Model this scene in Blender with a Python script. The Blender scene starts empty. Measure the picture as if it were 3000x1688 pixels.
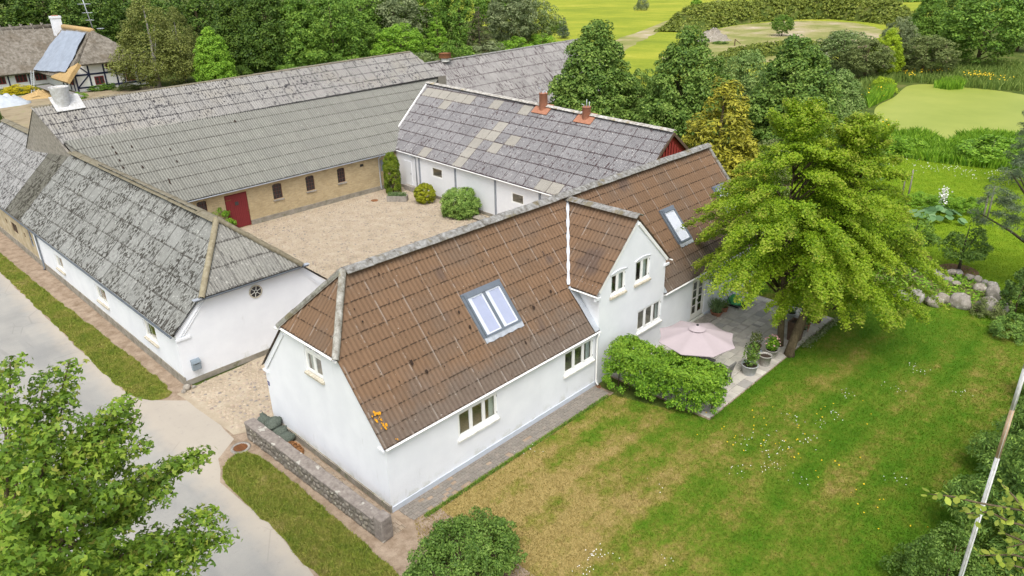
import bpy, bmesh, math, random
import numpy as np
from mathutils import Vector, Matrix
sc = bpy.context.scene
COL = sc.collection
PI = math.pi
# ---------------------------------------------------------------- camera
CAM = (-10.4621148, -16.08834115, 16.3610432)
YAW, PITCH, ROLL = math.radians(44.76592), math.radians(-24.28429), math.radians(-1.23523)
FPX = 2149.42                                  # focal length in pixels of the 3000 px wide photograph
def _basis():
    d = Vector((math.cos(PITCH)*math.cos(YAW), math.cos(PITCH)*math.sin(YAW), math.sin(PITCH)))
    r = d.cross(Vector((0, 0, 1))).normalized(); u = r.cross(d)
    c, s = math.cos(ROLL), math.sin(ROLL)
    return c*r+s*u, -s*r+c*u, d
CR, CU, CD = _basis()
cam_data = bpy.data.cameras.new('camera'); cam = bpy.data.objects.new('camera', cam_data); COL.objects.link(cam)
mw = Matrix((CR, CU, -CD)).transposed().to_4x4(); mw.translation = Vector(CAM); cam.matrix_world = mw
cam_data.sensor_width = 36; cam_data.lens = FPX/3000*36; cam_data.clip_start = 0.1; cam_data.clip_end = 3000
sc.camera = cam
# ---------------------------------------------------------------- sky and sun (bright overcast day)
SUN_AZ, SUN_EL = math.radians(-136), math.radians(60)     # azimuth of the sun seen from the yard, measured from +x
w = bpy.data.worlds.new('World'); sc.world = w; w.use_nodes = True
wn = w.node_tree.nodes; wl = w.node_tree.links; wn.clear()
sky = wn.new('ShaderNodeTexSky'); sky.sky_type = 'NISHITA'; sky.sun_disc = False
sky.sun_elevation = SUN_EL; sky.sun_rotation = math.radians(90)-SUN_AZ
sky.air_density = 1.0; sky.dust_density = 4.0; sky.ozone_density = 1.0
hs = wn.new('ShaderNodeHueSaturation'); hs.inputs['Saturation'].default_value = 0.38
bg = wn.new('ShaderNodeBackground'); bg.inputs['Strength'].default_value = 0.15
wo = wn.new('ShaderNodeOutputWorld')
wl.new(sky.outputs[0], hs.inputs['Color']); wl.new(hs.outputs[0], bg.inputs[0]); wl.new(bg.outputs[0], wo.inputs[0])
sl = bpy.data.lights.new('sun', 'SUN'); sl.energy = 1.1; sl.angle = math.radians(30); sl.color = (1.0, 0.965, 0.91)
sun = bpy.data.objects.new('sun', sl); COL.objects.link(sun)
sv_ = Vector((math.cos(SUN_EL)*math.cos(SUN_AZ), math.cos(SUN_EL)*math.sin(SUN_AZ), math.sin(SUN_EL)))
sun.rotation_euler = sv_.to_track_quat('Z', 'Y').to_euler(); sun.location = sv_*60
vs = sc.view_settings; vs.view_transform = 'Standard'; vs.look = 'None'; vs.gamma = 1.0; vs.exposure = 0.75
try: vs.use_curve_mapping = False
except Exception: pass
sc.cycles.use_denoising = True
sc.cycles.max_bounces = 6; sc.cycles.diffuse_bounces = 3; sc.cycles.transparent_max_bounces = 8
sc.cycles.transmission_bounces = 4; sc.cycles.glossy_bounces = 3
# ---------------------------------------------------------------- pixel helpers (native photograph pixels)
def ray(px, py):
    return (px-1500)/FPX*CR-(py-844)/FPX*CU+CD
def at(px, py, z=0.0):
    v = ray(px, py); t = (z-CAM[2])/v.z; return Vector(CAM)+v*t
def depth_of(p): return (Vector(p)-Vector(CAM)).dot(CD)
def pix(p):
    v = Vector(p)-Vector(CAM); z = v.dot(CD); return 1500+FPX*v.dot(CR)/z, 844-FPX*v.dot(CU)/z
def top_z(x, y, py):
    lo, hi = -2.0, 60.0
    for _ in range(40):
        m = (lo+hi)/2
        if pix((x, y, m))[1] > py: lo = m
        else: hi = m
    return lo
# ---------------------------------------------------------------- object helpers
WLOC = {}
def finish_obj(o, parent, loc):
    COL.objects.link(o)
    if parent is not None:
        o.parent = parent; o.location = Vector(loc)-WLOC.get(parent.name, Vector((0, 0, 0)))
    else: o.location = loc
    WLOC[o.name] = Vector(loc)
    return o
def tag(o, label=None, cat=None, group=None, kind=None):
    if label: o['label'] = label
    if cat: o['category'] = cat
    if group: o['group'] = group
    if kind: o['kind'] = kind
    return o
def thing(name, label, cat, loc=(0, 0, 0), group=None):
    o = bpy.data.objects.new(name, None); o.empty_display_size = 0.2
    finish_obj(o, None, loc); return tag(o, label, cat, group)
def copy_tree(o, parent=None):
    c = o.copy(); COL.objects.link(c); c.parent = parent
    for ch in list(o.children): copy_tree(ch, c)
    return c
def set_mat(me, m):
    for x in (m if isinstance(m, (list, tuple)) else [m]): me.materials.append(x)
class MB:
    """collects shapes in world coordinates; build() links them as one mesh object"""
    def __init__(s): s.v = []; s.f = []; s.sm = []; s.mi = []; s.cur = 0
    def add(s, vs_, fs, smooth=False):
        n = len(s.v); s.v += [tuple(p) for p in vs_]; s.f += [tuple(i+n for i in f) for f in fs]; s.sm += [smooth]*len(fs); s.mi += [s.cur]*len(fs)
        return s
    def box(s, c, d, rz=0, M=None):
        x, y, z = d[0]/2, d[1]/2, d[2]/2
        vs_ = [Vector((a*x, b*y, e*z)) for a in (-1, 1) for b in (-1, 1) for e in (-1, 1)]
        if M is not None: vs_ = [M @ p for p in vs_]
        if rz:
            R_ = Matrix.Rotation(rz, 3, 'Z'); vs_ = [R_ @ p for p in vs_]
        return s.add([p+Vector(c) for p in vs_], [(0, 1, 3, 2), (4, 6, 7, 5), (0, 4, 5, 1), (2, 3, 7, 6), (0, 2, 6, 4), (1, 5, 7, 3)])
    def bb(s, a, b): return s.box([(a[i]+b[i])/2 for i in range(3)], [abs(b[i]-a[i]) for i in range(3)])
    def bar(s, p, q, wdt, hgt, up=(0, 0, 1)):
        p, q = Vector(p), Vector(q); d = (q-p); L = d.length; d.normalize()
        up = Vector(up)
        if abs(d.dot(up)) > .98: up = Vector((1, 0, 0))
        sd = d.cross(up).normalized(); u = sd.cross(d)
        return s.box((p+q)/2, (L, wdt, hgt), M=Matrix((d, sd, u)).transposed())
    def prism(s, poly, ex):
        """planar polygon (list of points) extruded by vector ex"""
        n = len(poly); P = [Vector(p) for p in poly]; Q = [p+Vector(ex) for p in P]
        return s.add(P+Q, [tuple(range(n)), tuple(range(2*n-1, n-1, -1))]+[(i, i+n, (i+1) % n+n, (i+1) % n) for i in range(n)])
    def poly(s, pts): return s.add(pts, [tuple(range(len(pts)))])
    def tube(s, path, rad, seg=8, cap=True, smooth=True):
        path = [Vector(p) for p in path]; n = len(path); R_ = rad if isinstance(rad, (list, tuple)) else [rad]*n
        vs_ = []; pu = None
        for i, p in enumerate(path):
            d = (path[min(i+1, n-1)]-path[max(i-1, 0)]).normalized()
            ref = pu if pu is not None else (Vector((0, 0, 1)) if abs(d.z) < .9 else Vector((1, 0, 0)))
            a = d.cross(ref).normalized(); b = a.cross(d); pu = b
            vs_ += [p+R_[i]*(math.cos(2*PI*k/seg)*a+math.sin(2*PI*k/seg)*b) for k in range(seg)]
        fs = [(i*seg+k, i*seg+(k+1) % seg, (i+1)*seg+(k+1) % seg, (i+1)*seg+k) for i in range(n-1) for k in range(seg)]
        if cap: fs += [tuple(range(seg-1, -1, -1)), tuple(range((n-1)*seg, n*seg))]
        return s.add(vs_, fs, smooth)
    def lathe(s, prof, c, seg=20, smooth=True, sx=1, sy=1):
        """prof: list of (radius, z)"""
        vs_ = [(c[0]+r*math.cos(2*PI*k/seg)*sx, c[1]+r*math.sin(2*PI*k/seg)*sy, c[2]+z) for r, z in prof for k in range(seg)]
        fs = [(i*seg+k, i*seg+(k+1) % seg, (i+1)*seg+(k+1) % seg, (i+1)*seg+k) for i in range(len(prof)-1) for k in range(seg)]
        return s.add(vs_, fs, smooth)
    def build(s, name, mat, parent=None, origin=None, bevel=0):
        v = np.array(s.v, float)
        if origin is None: origin = Vector(((v[:, 0].min()+v[:, 0].max())/2, (v[:, 1].min()+v[:, 1].max())/2, v[:, 2].min()))
        v = v-np.array(origin)
        me = bpy.data.meshes.new(name); me.from_pydata(v.tolist(), [], s.f)
        me.polygons.foreach_set('use_smooth', s.sm); set_mat(me, mat)
        if max(s.mi) > 0: me.polygons.foreach_set('material_index', s.mi)
        me.update()
        if bevel:
            bm = bmesh.new(); bm.from_mesh(me)
            bmesh.ops.bevel(bm, geom=[e for e in bm.edges if len(e.link_faces) == 2 and e.calc_face_angle(0) > .5], offset=bevel, segments=1, affect='EDGES')
            bm.to_mesh(me); bm.free()
        return finish_obj(bpy.data.objects.new(name, me), parent, origin)
def obj_from_mesh(name, me, parent, loc, rot=None):
    o = bpy.data.objects.new(name, me); finish_obj(o, parent, loc)
    if rot is not None: o.rotation_euler = rot
    return o
def np_mesh(name, V, F, mat, smooth=False, attrs=None):
    """V (n,3), F (m,k) same-size faces"""
    me = bpy.data.meshes.new(name); m, k = F.shape
    me.vertices.add(len(V)); me.vertices.foreach_set('co', V.astype(np.float32).ravel())
    me.loops.add(m*k); me.loops.foreach_set('vertex_index', F.astype(np.int32).ravel())
    me.polygons.add(m); me.polygons.foreach_set('loop_start', np.arange(0, m*k, k, dtype=np.int32))
    try: me.polygons.foreach_set('loop_total', np.full(m, k, dtype=np.int32))
    except Exception: pass
    me.polygons.foreach_set('use_smooth', np.full(m, smooth, dtype=bool))
    for an, arr in (attrs or {}).items():
        at_ = me.attributes.new(an, 'FLOAT', 'FACE'); at_.data.foreach_set('value', arr.astype(np.float32))
    me.update(calc_edges=True); set_mat(me, mat); me.validate()
    return me
# ---------------------------------------------------------------- materials
class NT:
    def __init__(s, name):
        s.mat = bpy.data.materials.new(name); s.mat.use_nodes = True; s.t = s.mat.node_tree; s.t.nodes.clear()
        s.out = s.t.nodes.new('ShaderNodeOutputMaterial')
    def put(s, sock, v):
        if isinstance(v, bpy.types.NodeSocket): s.t.links.new(v, sock)
        elif isinstance(v, (tuple, list)) and len(v) == 3 and sock.type == 'RGBA': sock.default_value = (*v, 1)
        else: sock.default_value = v
    def nd(s, typ, ins=None, **kw):
        n = s.t.nodes.new(typ)
        for k, v in kw.items(): setattr(n, k, v)
        for k, v in (ins or {}).items(): s.put(n.inputs[k], v)
        return n
    def pos(s): return s.nd('ShaderNodeNewGeometry').outputs['Position']
    def objc(s): return s.nd('ShaderNodeTexCoord').outputs['Object']
    def uv(s): return s.nd('ShaderNodeTexCoord').outputs['UV']
    def rnd(s): return s.nd('ShaderNodeObjectInfo').outputs['Random']
    def attr(s, n): return s.nd('ShaderNodeAttribute', attribute_name=n).outputs['Fac']
    def map(s, v, scale=(1, 1, 1), rot=(0, 0, 0), loc=(0, 0, 0)):
        return s.nd('ShaderNodeMapping', {'Vector': v, 'Scale': scale, 'Rotation': rot, 'Location': loc}).outputs[0]
    def noise(s, vec, scale, detail=3, rough=.55, dist=0):
        return s.nd('ShaderNodeTexNoise', {'Vector': vec, 'Scale': scale, 'Detail': detail, 'Roughness': rough, 'Distortion': dist}).outputs['Fac']
    def voro(s, vec, scale, feature='F1', out='Distance', rand=1.0):
        return s.nd('ShaderNodeTexVoronoi', {'Vector': vec, 'Scale': scale, 'Randomness': rand}, feature=feature).outputs[out]
    def ramp(s, f, stops):
        n = s.nd('ShaderNodeValToRGB', {'Fac': f}); cr = n.color_ramp
        while len(cr.elements) < len(stops): cr.elements.new(.5)
        for e, (p, c) in zip(cr.elements, stops):
            e.position = p; e.color = (*c, 1) if isinstance(c, (tuple, list)) else (c, c, c, 1)
        return n.outputs[0]
    def step(s, f, a, b):
        return s.nd('ShaderNodeMapRange', {'Value': f, 'From Min': a, 'From Max': b}, interpolation_type='SMOOTHSTEP').outputs[0]
    def mix(s, f, a, b, blend='MIX'):
        n = s.nd('ShaderNodeMix', data_type='RGBA', blend_type=blend)
        s.put(n.inputs[0], f); s.put(n.inputs[6], a); s.put(n.inputs[7], b); return n.outputs[2]
    def m(s, op, a, b=0.0, c=None):
        n = s.nd('ShaderNodeMath', operation=op); s.put(n.inputs[0], a); s.put(n.inputs[1], b)
        if c is not None: s.put(n.inputs[2], c)
        return n.outputs[0]
    def xyz(s, v): 
        n = s.nd('ShaderNodeSeparateXYZ', {0: v}); return n.outputs
    def bump(s, h, strength=.5, dist=.02): return s.nd('ShaderNodeBump', {'Height': h, 'Strength': strength, 'Distance': dist}).outputs[0]
    def pbr(s, col, rough=.8, nrm=None, spec=.3, metal=0.0):
        n = s.nd('ShaderNodeBsdfPrincipled', {'Base Color': col, 'Roughness': rough, 'Specular IOR Level': spec, 'Metallic': metal})
        if nrm is not None: s.put(n.inputs['Normal'], nrm)
        return n.outputs[0]
    def done(s, sh): s.t.links.new(sh, s.out.inputs[0]); return s.mat
def plain(name, col, rough=.7, var=.18, scale=6, bump=.0, spec=.3, metal=0.0, dark=None, stretch=(1, 1, 1)):
    t = NT(name); P = t.map(t.objc(), stretch)
    n1 = t.noise(P, scale, 4); n2 = t.noise(P, scale*6, 2)
    f = t.m('ADD', t.m('MULTIPLY', n1, .6), t.m('MULTIPLY', n2, .4))
    lo = dark or tuple(c*(1-var) for c in col); hi = tuple(min(1, c*(1+var)) for c in col)
    c = t.ramp(f, [(.32, lo), (.68, hi)])
    return t.done(t.pbr(c, rough, t.bump(n2, bump, .01) if bump else None, spec, metal))
MAT = {}
def build_materials():
    # white painted brick / render
    t = NT('white_wall'); P = t.pos()
    n = t.noise(P, 1.1, 5); n2 = t.noise(P, 14, 3); st = t.noise(t.map(P, (1, 1, .25)), 2.6, 6, .65)
    c = t.mix(t.step(n, .3, .75), (.73, .75, .785), (.79, .81, .84))
    c = t.mix(t.m('MULTIPLY', t.step(st, .62, .76), .40), c, (.52, .53, .52))
    spk = t.m('MULTIPLY', t.step(t.noise(P, 22, 2), .70, .76), t.step(t.noise(P, .9, 2), .5, .62))
    c = t.mix(t.m('MULTIPLY', spk, .45), c, (.42, .42, .40))
    hz = t.xyz(P)[2]
    low = t.m('MULTIPLY', t.step(t.m('ADD', hz, t.m('MULTIPLY', n2, .5)), .85, .35), t.step(t.noise(P, 2.2, 5), .46, .62))
    c = t.mix(t.m('MULTIPLY', low, .7), c, (.46, .47, .41))
    br = t.nd('ShaderNodeTexBrick', {'Vector': t.nd('ShaderNodeCombineXYZ', {0: t.m('ADD', t.xyz(P)[0], t.xyz(P)[1]), 1: hz, 2: 0.0}).outputs[0], 'Scale': 1.0, 'Mortar Size': .008, 'Brick Width': .24, 'Row Height': .066, 'Mortar Smooth': .6}).outputs['Fac']
    h = t.m('ADD', t.m('MULTIPLY', br, -.5), t.m('MULTIPLY', n2, 1.0))
    MAT['white'] = t.done(t.pbr(c, .75, t.bump(h, .28, .012), .25))
    # yellow brick
    def brick(name, c1, c2, mort):
        t = NT(name); P = t.pos(); X = t.xyz(P)
        vec = t.nd('ShaderNodeCombineXYZ', {0: t.m('ADD', X[0], X[1]), 1: X[2], 2: 0.0}).outputs[0]
        b = t.nd('ShaderNodeTexBrick', {'Vector': vec, 'Color1': c1, 'Color2': c2, 'Mortar': mort, 'Scale': 1.0, 'Mortar Size': .009, 'Brick Width': .24, 'Row Height': .072, 'Bias': .0})
        c = t.mix(t.m('MULTIPLY', t.step(t.noise(P, 1.3, 5), .42, .72), .45), b.outputs['Color'], tuple(x*.62 for x in c1))
        c = t.mix(t.m('MULTIPLY', t.step(t.noise(P, 9, 3), .55, .75), .35), c, tuple(min(1, x*1.35) for x in c1))
        return t.done(t.pbr(c, .85, t.bump(t.m('ADD', t.m('MULTIPLY', b.outputs['Fac'], -1), t.noise(P, 30, 2)), .5, .012), .2))
    MAT['ybrick'] = brick('yellow_brick', (.53, .415, .23), (.42, .315, .165), (.40, .35, .27))
    t = NT('ochre_render'); P = t.pos()
    c = t.ramp(t.noise(P, 1.6, 6, .6), [(.3, (.30, .25, .16)), (.55, (.46, .38, .25)), (.75, (.52, .47, .36))])
    MAT['ochre'] = t.done(t.pbr(c, .9, t.bump(t.noise(P, 12, 4), .4, .02), .2))
    # plinths
    t = NT('plinth'); P = t.pos()
    c = t.ramp(t.noise(P, 2.4, 6, .65), [(.3, (.17, .155, .12)), (.52, (.28, .255, .21)), (.75, (.36, .34, .30))])
    c = t.mix(t.m('MULTIPLY', t.step(t.noise(P, 4, 4), .58, .66), .6), c, (.12, .13, .05))
    MAT['plinth'] = t.done(t.pbr(c, .9, t.bump(t.noise(P, 16, 4), .5, .02), .2))
    MAT['plinth_blue'] = plain('plinth_paint', (.50, .54, .60), .6, .08, 3)
    # corrugated fibre cement roofs
    def roof(name, c1, c2, weather, lich, lich_t, pit, pit_t, pit_scale, moss, moss_t, joint, wave=6, big=None, bigt=.6, dots=.0, white=.0, jstr=.8, trough=.24, low=None):
        t = NT(name); P = t.pos(); U = t.xyz(t.uv()); r = t.rnd()
        c = t.mix(r, c1, c2)
        c = t.mix(t.m('MULTIPLY', t.step(t.noise(P, .55, 4), .42, .68), .6), c, weather)
        c = t.mix(t.m('MULTIPLY', t.step(t.noise(P, 3.2, 4), .45, .7), .35), c, tuple(x*.72 for x in c1))
        if low:
            lw = t.step(t.m('ADD', t.xyz(P)[2], t.m('MULTIPLY', t.m('SUBTRACT', t.noise(P, .8, 4, .6), .5), 2.6)), low+.7, low-.5)
            c = t.mix(t.m('MULTIPLY', lw, .85), c, t.mix(t.noise(P, 5, 4, .7), (.095, .072, .058), (.180, .148, .120)))
        if big is not None:
            c = t.mix(t.m('MULTIPLY', t.step(t.noise(P, .42, 3), bigt, bigt+.1), .85), c, big)
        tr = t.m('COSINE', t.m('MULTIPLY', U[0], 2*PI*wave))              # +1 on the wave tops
        c = t.mix(t.m('MULTIPLY', t.step(tr, .2, -1.0), trough), c, tuple(x*.40 for x in c1))  # trough dirt, also painting in shade between the waves for stronger corrugation contrast
        # lichen specks
        l1 = t.step(t.noise(P, 7.5, 5, .7), lich_t, lich_t+.07)
        c = t.mix(t.m('MULTIPLY', l1, .8), c, lich)
        if white: c = t.mix(t.m('MULTIPLY', t.step(t.noise(P, 16, 3, .6), .70, .74), white), c, (.72, .70, .64))
        # dark pits, long down the slope (sheet space, shifted per sheet)
        sh = t.nd('ShaderNodeCombineXYZ', {0: t.m('MULTIPLY', U[0], pit_scale[0]), 1: t.m('MULTIPLY', U[1], pit_scale[1]), 2: t.m('MULTIPLY', r, 97.0)}).outputs[0]
        p1 = t.step(t.noise(sh, 1.0, 2, .5), pit_t, pit_t+.05)
        p1 = t.m('MULTIPLY', p1, t.step(t.noise(P, .7, 2), .33, .55))
        c = t.mix(t.m('MULTIPLY', p1, .92), c, pit)
        # moss along the lower lap and in the side joint
        nn = t.noise(P, 6, 3); lap = t.m('MULTIPLY', t.step(U[1], .11, .05), t.step(t.m('ADD', nn, t.m('MULTIPLY', tr, -.10)), moss_t, moss_t+.10))
        c = t.mix(t.m('MULTIPLY', lap, .8), c, moss)
        c = t.mix(t.m('MULTIPLY', t.step(U[1], .035, .015), .45), c, moss)
        ed = t.m('ABSOLUTE', t.m('SUBTRACT', U[0], .5))
        jn = t.m('MULTIPLY', t.step(ed, .464, .486), t.step(t.noise(P, 2.1, 4, .65), .44, .56) if jstr < .6 else t.step(t.noise(P, 2.5, 3), .34, .50))
        c = t.mix(t.m('MULTIPLY', jn, jstr), c, joint)
        if dots:
            vd = t.voro(P, 4.2); c = t.mix(t.m('MULTIPLY', t.step(vd, dots+.03, dots), .9), c, moss)
        return t.done(t.pbr(c, .88, t.bump(t.noise(P, 38, 3), .35, .008), .2))
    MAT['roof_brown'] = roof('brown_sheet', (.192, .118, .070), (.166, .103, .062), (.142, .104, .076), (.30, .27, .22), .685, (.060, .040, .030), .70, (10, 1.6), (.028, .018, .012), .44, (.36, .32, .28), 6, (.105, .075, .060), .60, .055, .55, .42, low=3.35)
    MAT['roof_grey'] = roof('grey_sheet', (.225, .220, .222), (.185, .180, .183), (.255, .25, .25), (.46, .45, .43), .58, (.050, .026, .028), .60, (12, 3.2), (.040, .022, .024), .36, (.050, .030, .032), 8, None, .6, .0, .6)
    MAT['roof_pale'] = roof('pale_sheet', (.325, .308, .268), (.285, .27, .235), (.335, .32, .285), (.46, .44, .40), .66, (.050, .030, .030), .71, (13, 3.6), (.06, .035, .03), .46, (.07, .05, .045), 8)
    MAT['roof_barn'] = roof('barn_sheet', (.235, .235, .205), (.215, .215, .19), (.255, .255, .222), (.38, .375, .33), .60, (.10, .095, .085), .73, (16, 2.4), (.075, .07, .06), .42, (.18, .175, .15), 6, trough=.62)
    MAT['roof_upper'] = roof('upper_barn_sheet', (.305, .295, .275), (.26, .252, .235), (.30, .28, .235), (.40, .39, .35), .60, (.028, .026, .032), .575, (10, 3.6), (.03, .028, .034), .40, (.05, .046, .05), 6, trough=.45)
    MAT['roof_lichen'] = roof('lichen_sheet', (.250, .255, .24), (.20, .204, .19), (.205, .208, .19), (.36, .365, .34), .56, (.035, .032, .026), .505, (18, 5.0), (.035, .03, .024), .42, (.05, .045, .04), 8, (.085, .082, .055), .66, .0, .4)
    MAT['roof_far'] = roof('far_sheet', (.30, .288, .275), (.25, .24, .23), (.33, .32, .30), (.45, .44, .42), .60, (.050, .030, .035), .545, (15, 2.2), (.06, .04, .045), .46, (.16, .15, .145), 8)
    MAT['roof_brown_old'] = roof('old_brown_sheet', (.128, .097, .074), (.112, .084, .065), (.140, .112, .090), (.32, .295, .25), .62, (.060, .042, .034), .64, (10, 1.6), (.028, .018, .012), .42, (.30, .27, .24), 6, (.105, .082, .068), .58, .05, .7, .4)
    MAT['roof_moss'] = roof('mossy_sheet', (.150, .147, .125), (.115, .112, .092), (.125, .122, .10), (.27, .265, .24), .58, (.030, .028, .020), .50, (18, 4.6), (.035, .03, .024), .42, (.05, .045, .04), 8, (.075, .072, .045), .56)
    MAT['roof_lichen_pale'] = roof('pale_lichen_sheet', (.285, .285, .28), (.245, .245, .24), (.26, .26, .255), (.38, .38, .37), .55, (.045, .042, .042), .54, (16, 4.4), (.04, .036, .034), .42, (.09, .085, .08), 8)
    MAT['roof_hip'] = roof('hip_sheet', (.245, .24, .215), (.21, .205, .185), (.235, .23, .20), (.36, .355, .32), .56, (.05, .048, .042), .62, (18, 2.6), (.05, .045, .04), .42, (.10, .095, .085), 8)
    t = NT('ridge_cap'); P = t.pos(); n = t.noise(P, 5, 6, .7)
    c = t.ramp(n, [(.28, (.13, .115, .10)), (.42, (.30, .28, .245)), (.54, (.45, .435, .40)), (.70, (.66, .65, .62))])
    c = t.mix(t.m('MULTIPLY', t.step(t.noise(P, 1.4, 3), .58, .66), .6), c, (.26, .20, .07))
    MAT['cap'] = t.done(t.pbr(c, .9, t.bump(t.noise(P, 25, 4), .5, .015), .2))
    t = NT('cap_beige'); P = t.pos()
    c = t.ramp(t.noise(P, 6, 5, .65), [(.3, (.25, .215, .14)), (.6, (.38, .335, .235)), (.8, (.44, .40, .31))])
    MAT['cap_beige'] = t.done(t.pbr(c, .9, t.bump(t.noise(P, 25, 4), .4, .012), .2))
    MAT['zinc'] = plain('zinc', (.46, .49, .53), .45, .14, 3, .0, .5, .35)
    MAT['zinc_dark'] = plain('dark_zinc', (.13, .15, .17), .45, .2, 3, .0, .5, .3)
    MAT['sky_frame'] = plain('skylight_frame', (.14, .165, .195), .4, .12, 3, .0, .5, .2)
    MAT['paint_white'] = plain('white_paint', (.82, .82, .80), .5, .06, 3, .05)
    MAT['paint_cream'] = plain('cream_paint', (.70, .69, .63), .55, .1, 4, .05)
    MAT['sill_worn'] = plain('worn_sill', (.55, .51, .42), .8, .3, 9, .4, .2, 0, (.26, .23, .17))
    MAT['sill_white'] = plain('white_sill', (.72, .715, .69), .7, .22, 7, .2, .2, 0, (.50, .49, .44))
    MAT['blind'] = plain('blind_cloth', (.72, .72, .72), .8, .05, 3)
    MAT['red_door'] = plain('red_painted_wood', (.185, .024, .026), .6, .25, 5, .2, .3, 0, None, (6, 6, .6))
    MAT['red_board'] = plain('red_cladding', (.26, .03, .025), .7, .2, 5, .2)
    MAT['iron_red'] = plain('rusty_iron_frame', (.115, .05, .042), .7, .25, 8)
    MAT['iron'] = plain('iron', (.05, .05, .05), .6, .25, 8)
    MAT['rust'] = plain('rusty_iron', (.20, .085, .035), .85, .4, 14, .3)
    MAT['post_grey'] = plain('grey_steel_post', (.25, .27, .30), .6, .2, 5)
    MAT['panel_white'] = plain('white_panel', (.74, .75, .77), .6, .04, 1.2, .05)
    MAT['terracotta'] = plain('terracotta', (.36, .165, .10), .85, .22, 7, .3)
    MAT['mailbox'] = plain('blue_grey_metal', (.23, .28, .32), .5, .1, 4, 0, .4, .2)
    MAT['enamel_blue'] = plain('blue_enamel', (.02, .03, .16), .3, .05)
    MAT['enamel_white'] = plain('white_enamel', (.8, .8, .8), .4, .03)
    MAT['dark_room'] = plain('dim_interior', (.34, .30, .24), .9, .3, 2)
    MAT['curtain'] = plain('curtain_cloth', (.62, .68, .66), .9, .12, 5, 0, .2, 0, None, (8, 8, .5))
    MAT['tarp_grey'] = plain('tarpaulin', (.27, .31, .37), .55, .18, 1.1, .3)
    MAT['tarp_white'] = plain('white_plastic', (.45, .49, .53), .4, .15, 2, .3)
    MAT['sandbag'] = plain('green_sack', (.105, .125, .10), .8, .3, 6, .5, .2, 0, (.05, .06, .05))
    MAT['timber_blue'] = plain('dark_blue_timber', (.022, .028, .065), .7, .2, 4)
    MAT['wood_grey'] = plain('weathered_teak', (.235, .225, .21), .8, .25, 5, .4, .2, 0, (.12, .115, .11), (3, 3, 3))
    MAT['wood_post'] = plain('weathered_post', (.22, .20, .165), .9, .25, 6, .4)
    MAT['wood_box'] = plain('dark_planter_wood', (.105, .068, .045), .8, .3, 5, .4)
    MAT['wicker'] = plain('wicker', (.44, .42, .38), .85, .35, 22, .8, .2, 0, (.2, .19, .17))
    MAT['galvanised'] = plain('galvanised_tub', (.42, .44, .44), .5, .12, 4, 0, .4, .3)
    MAT['soil'] = plain('potting_soil', (.05, .035, .025), .95, .35, 14, .6)
    MAT['bark'] = plain('bark', (.125, .098, .058), .95, .35, 5, .9, .1, 0, (.055, .044, .026), (1, 1, .35))
    MAT['bark_dark'] = plain('dark_bark', (.085, .07, .05), .95, .35, 5, .9, .1, 0, None, (1, 1, .35))
    MAT['bark_birch'] = plain('birch_bark', (.42, .40, .36), .9, .4, 4, .3, .2, 0, (.12, .11, .1), (1, 1, .5))
    MAT['pole_white'] = plain('flagpole_paint', (.62, .64, .65), .6, .22, 4, .2, .3, 0, (.36, .34, .31), (1, 1, .3))
    MAT['pole_bare'] = plain('bare_pole_wood', (.47, .36, .25), .8, .3, 6, .3, .2, 0, (.30, .2, .12), (2, 2, .4))
    MAT['green_plastic'] = plain('green_plastic', (.05, .33, .11), .35, .06, 3, 0, .5)
    MAT['black_plastic'] = plain('black_plastic', (.018, .018, .02), .45, .1, 3, 0, .4)
    MAT['canopy'] = plain('pale_pink_canvas', (.395, .335, .345), .85, .035, 1.5, .1)
    MAT['petal_pink'] = plain('pink_petal', (.72, .42, .40), .8, .15, 4)
    MAT['petal_white'] = plain('white_petal', (.78, .77, .74), .8, .06, 4)
    MAT['petal_yellow'] = plain('yellow_petal', (.72, .50, .02), .8, .1, 4)
    MAT['concrete'] = plain('concrete', (.31, .285, .25), .9, .25, 5, .4, .2, 0, (.17, .155, .135))
    MAT['leaflitter'] = plain('dead_leaf', (.36, .185, .075), .9, .45, 6, .3, .2, 0, (.13, .06, .03))
    MAT['straw'] = plain('straw', (.42, .29, .13), .95, .35, 8, .6)
    # boulders and field stones
    def stone(name, cols, moss=.0):
        t = NT(name); P = t.pos(); r = t.rnd()
        c = t.ramp(t.noise(P, 7, 6, .7), [(.28, tuple(x*.55 for x in cols[0])), (.5, cols[0]), (.72, tuple(min(1, x*1.35) for x in cols[0]))])
        c = t.mix(r, c, t.ramp(t.noise(P, 6, 5, .7), [(.3, tuple(x*.6 for x in cols[1])), (.7, tuple(min(1, x*1.25) for x in cols[1]))]))
        c = t.mix(t.m('MULTIPLY', t.step(t.noise(P, 5, 4, .65), .60, .66), .75), c, (.52, .51, .44))
        if moss: c = t.mix(t.m('MULTIPLY', t.step(t.noise(P, 2.6, 4), .52, .62), moss), c, (.10, .095, .03))
        return t.done(t.pbr(c, .9, t.bump(t.noise(P, 14, 5), .6, .02), .25))
    MAT['boulder'] = stone('boulder_granite', ((.275, .26, .235), (.295, .262, .215)), .3)
    MAT['wall_stone'] = stone('wall_fieldstone', ((.225, .20, .165), (.155, .14, .118)), .25)
    t = NT('coping'); P = t.pos()
    c = t.ramp(t.noise(P, 6, 6, .65), [(.3, (.15, .128, .112)), (.55, (.245, .215, .19)), (.75, (.31, .28, .25))])
    c = t.mix(t.m('MULTIPLY', t.step(t.noise(P, 2.6, 4, .55), .60, .64), .75), c, (.47, .455, .40))
    MAT['coping'] = t.done(t.pbr(c, .9, t.bump(t.noise(P, 20, 5), .6, .02), .2))
    t = NT('mortar'); P = t.pos()
    c = t.ramp(t.noise(P, 9, 5, .7), [(.3, (.085, .075, .06)), (.55, (.20, .18, .15)), (.75, (.36, .34, .30))])
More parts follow.
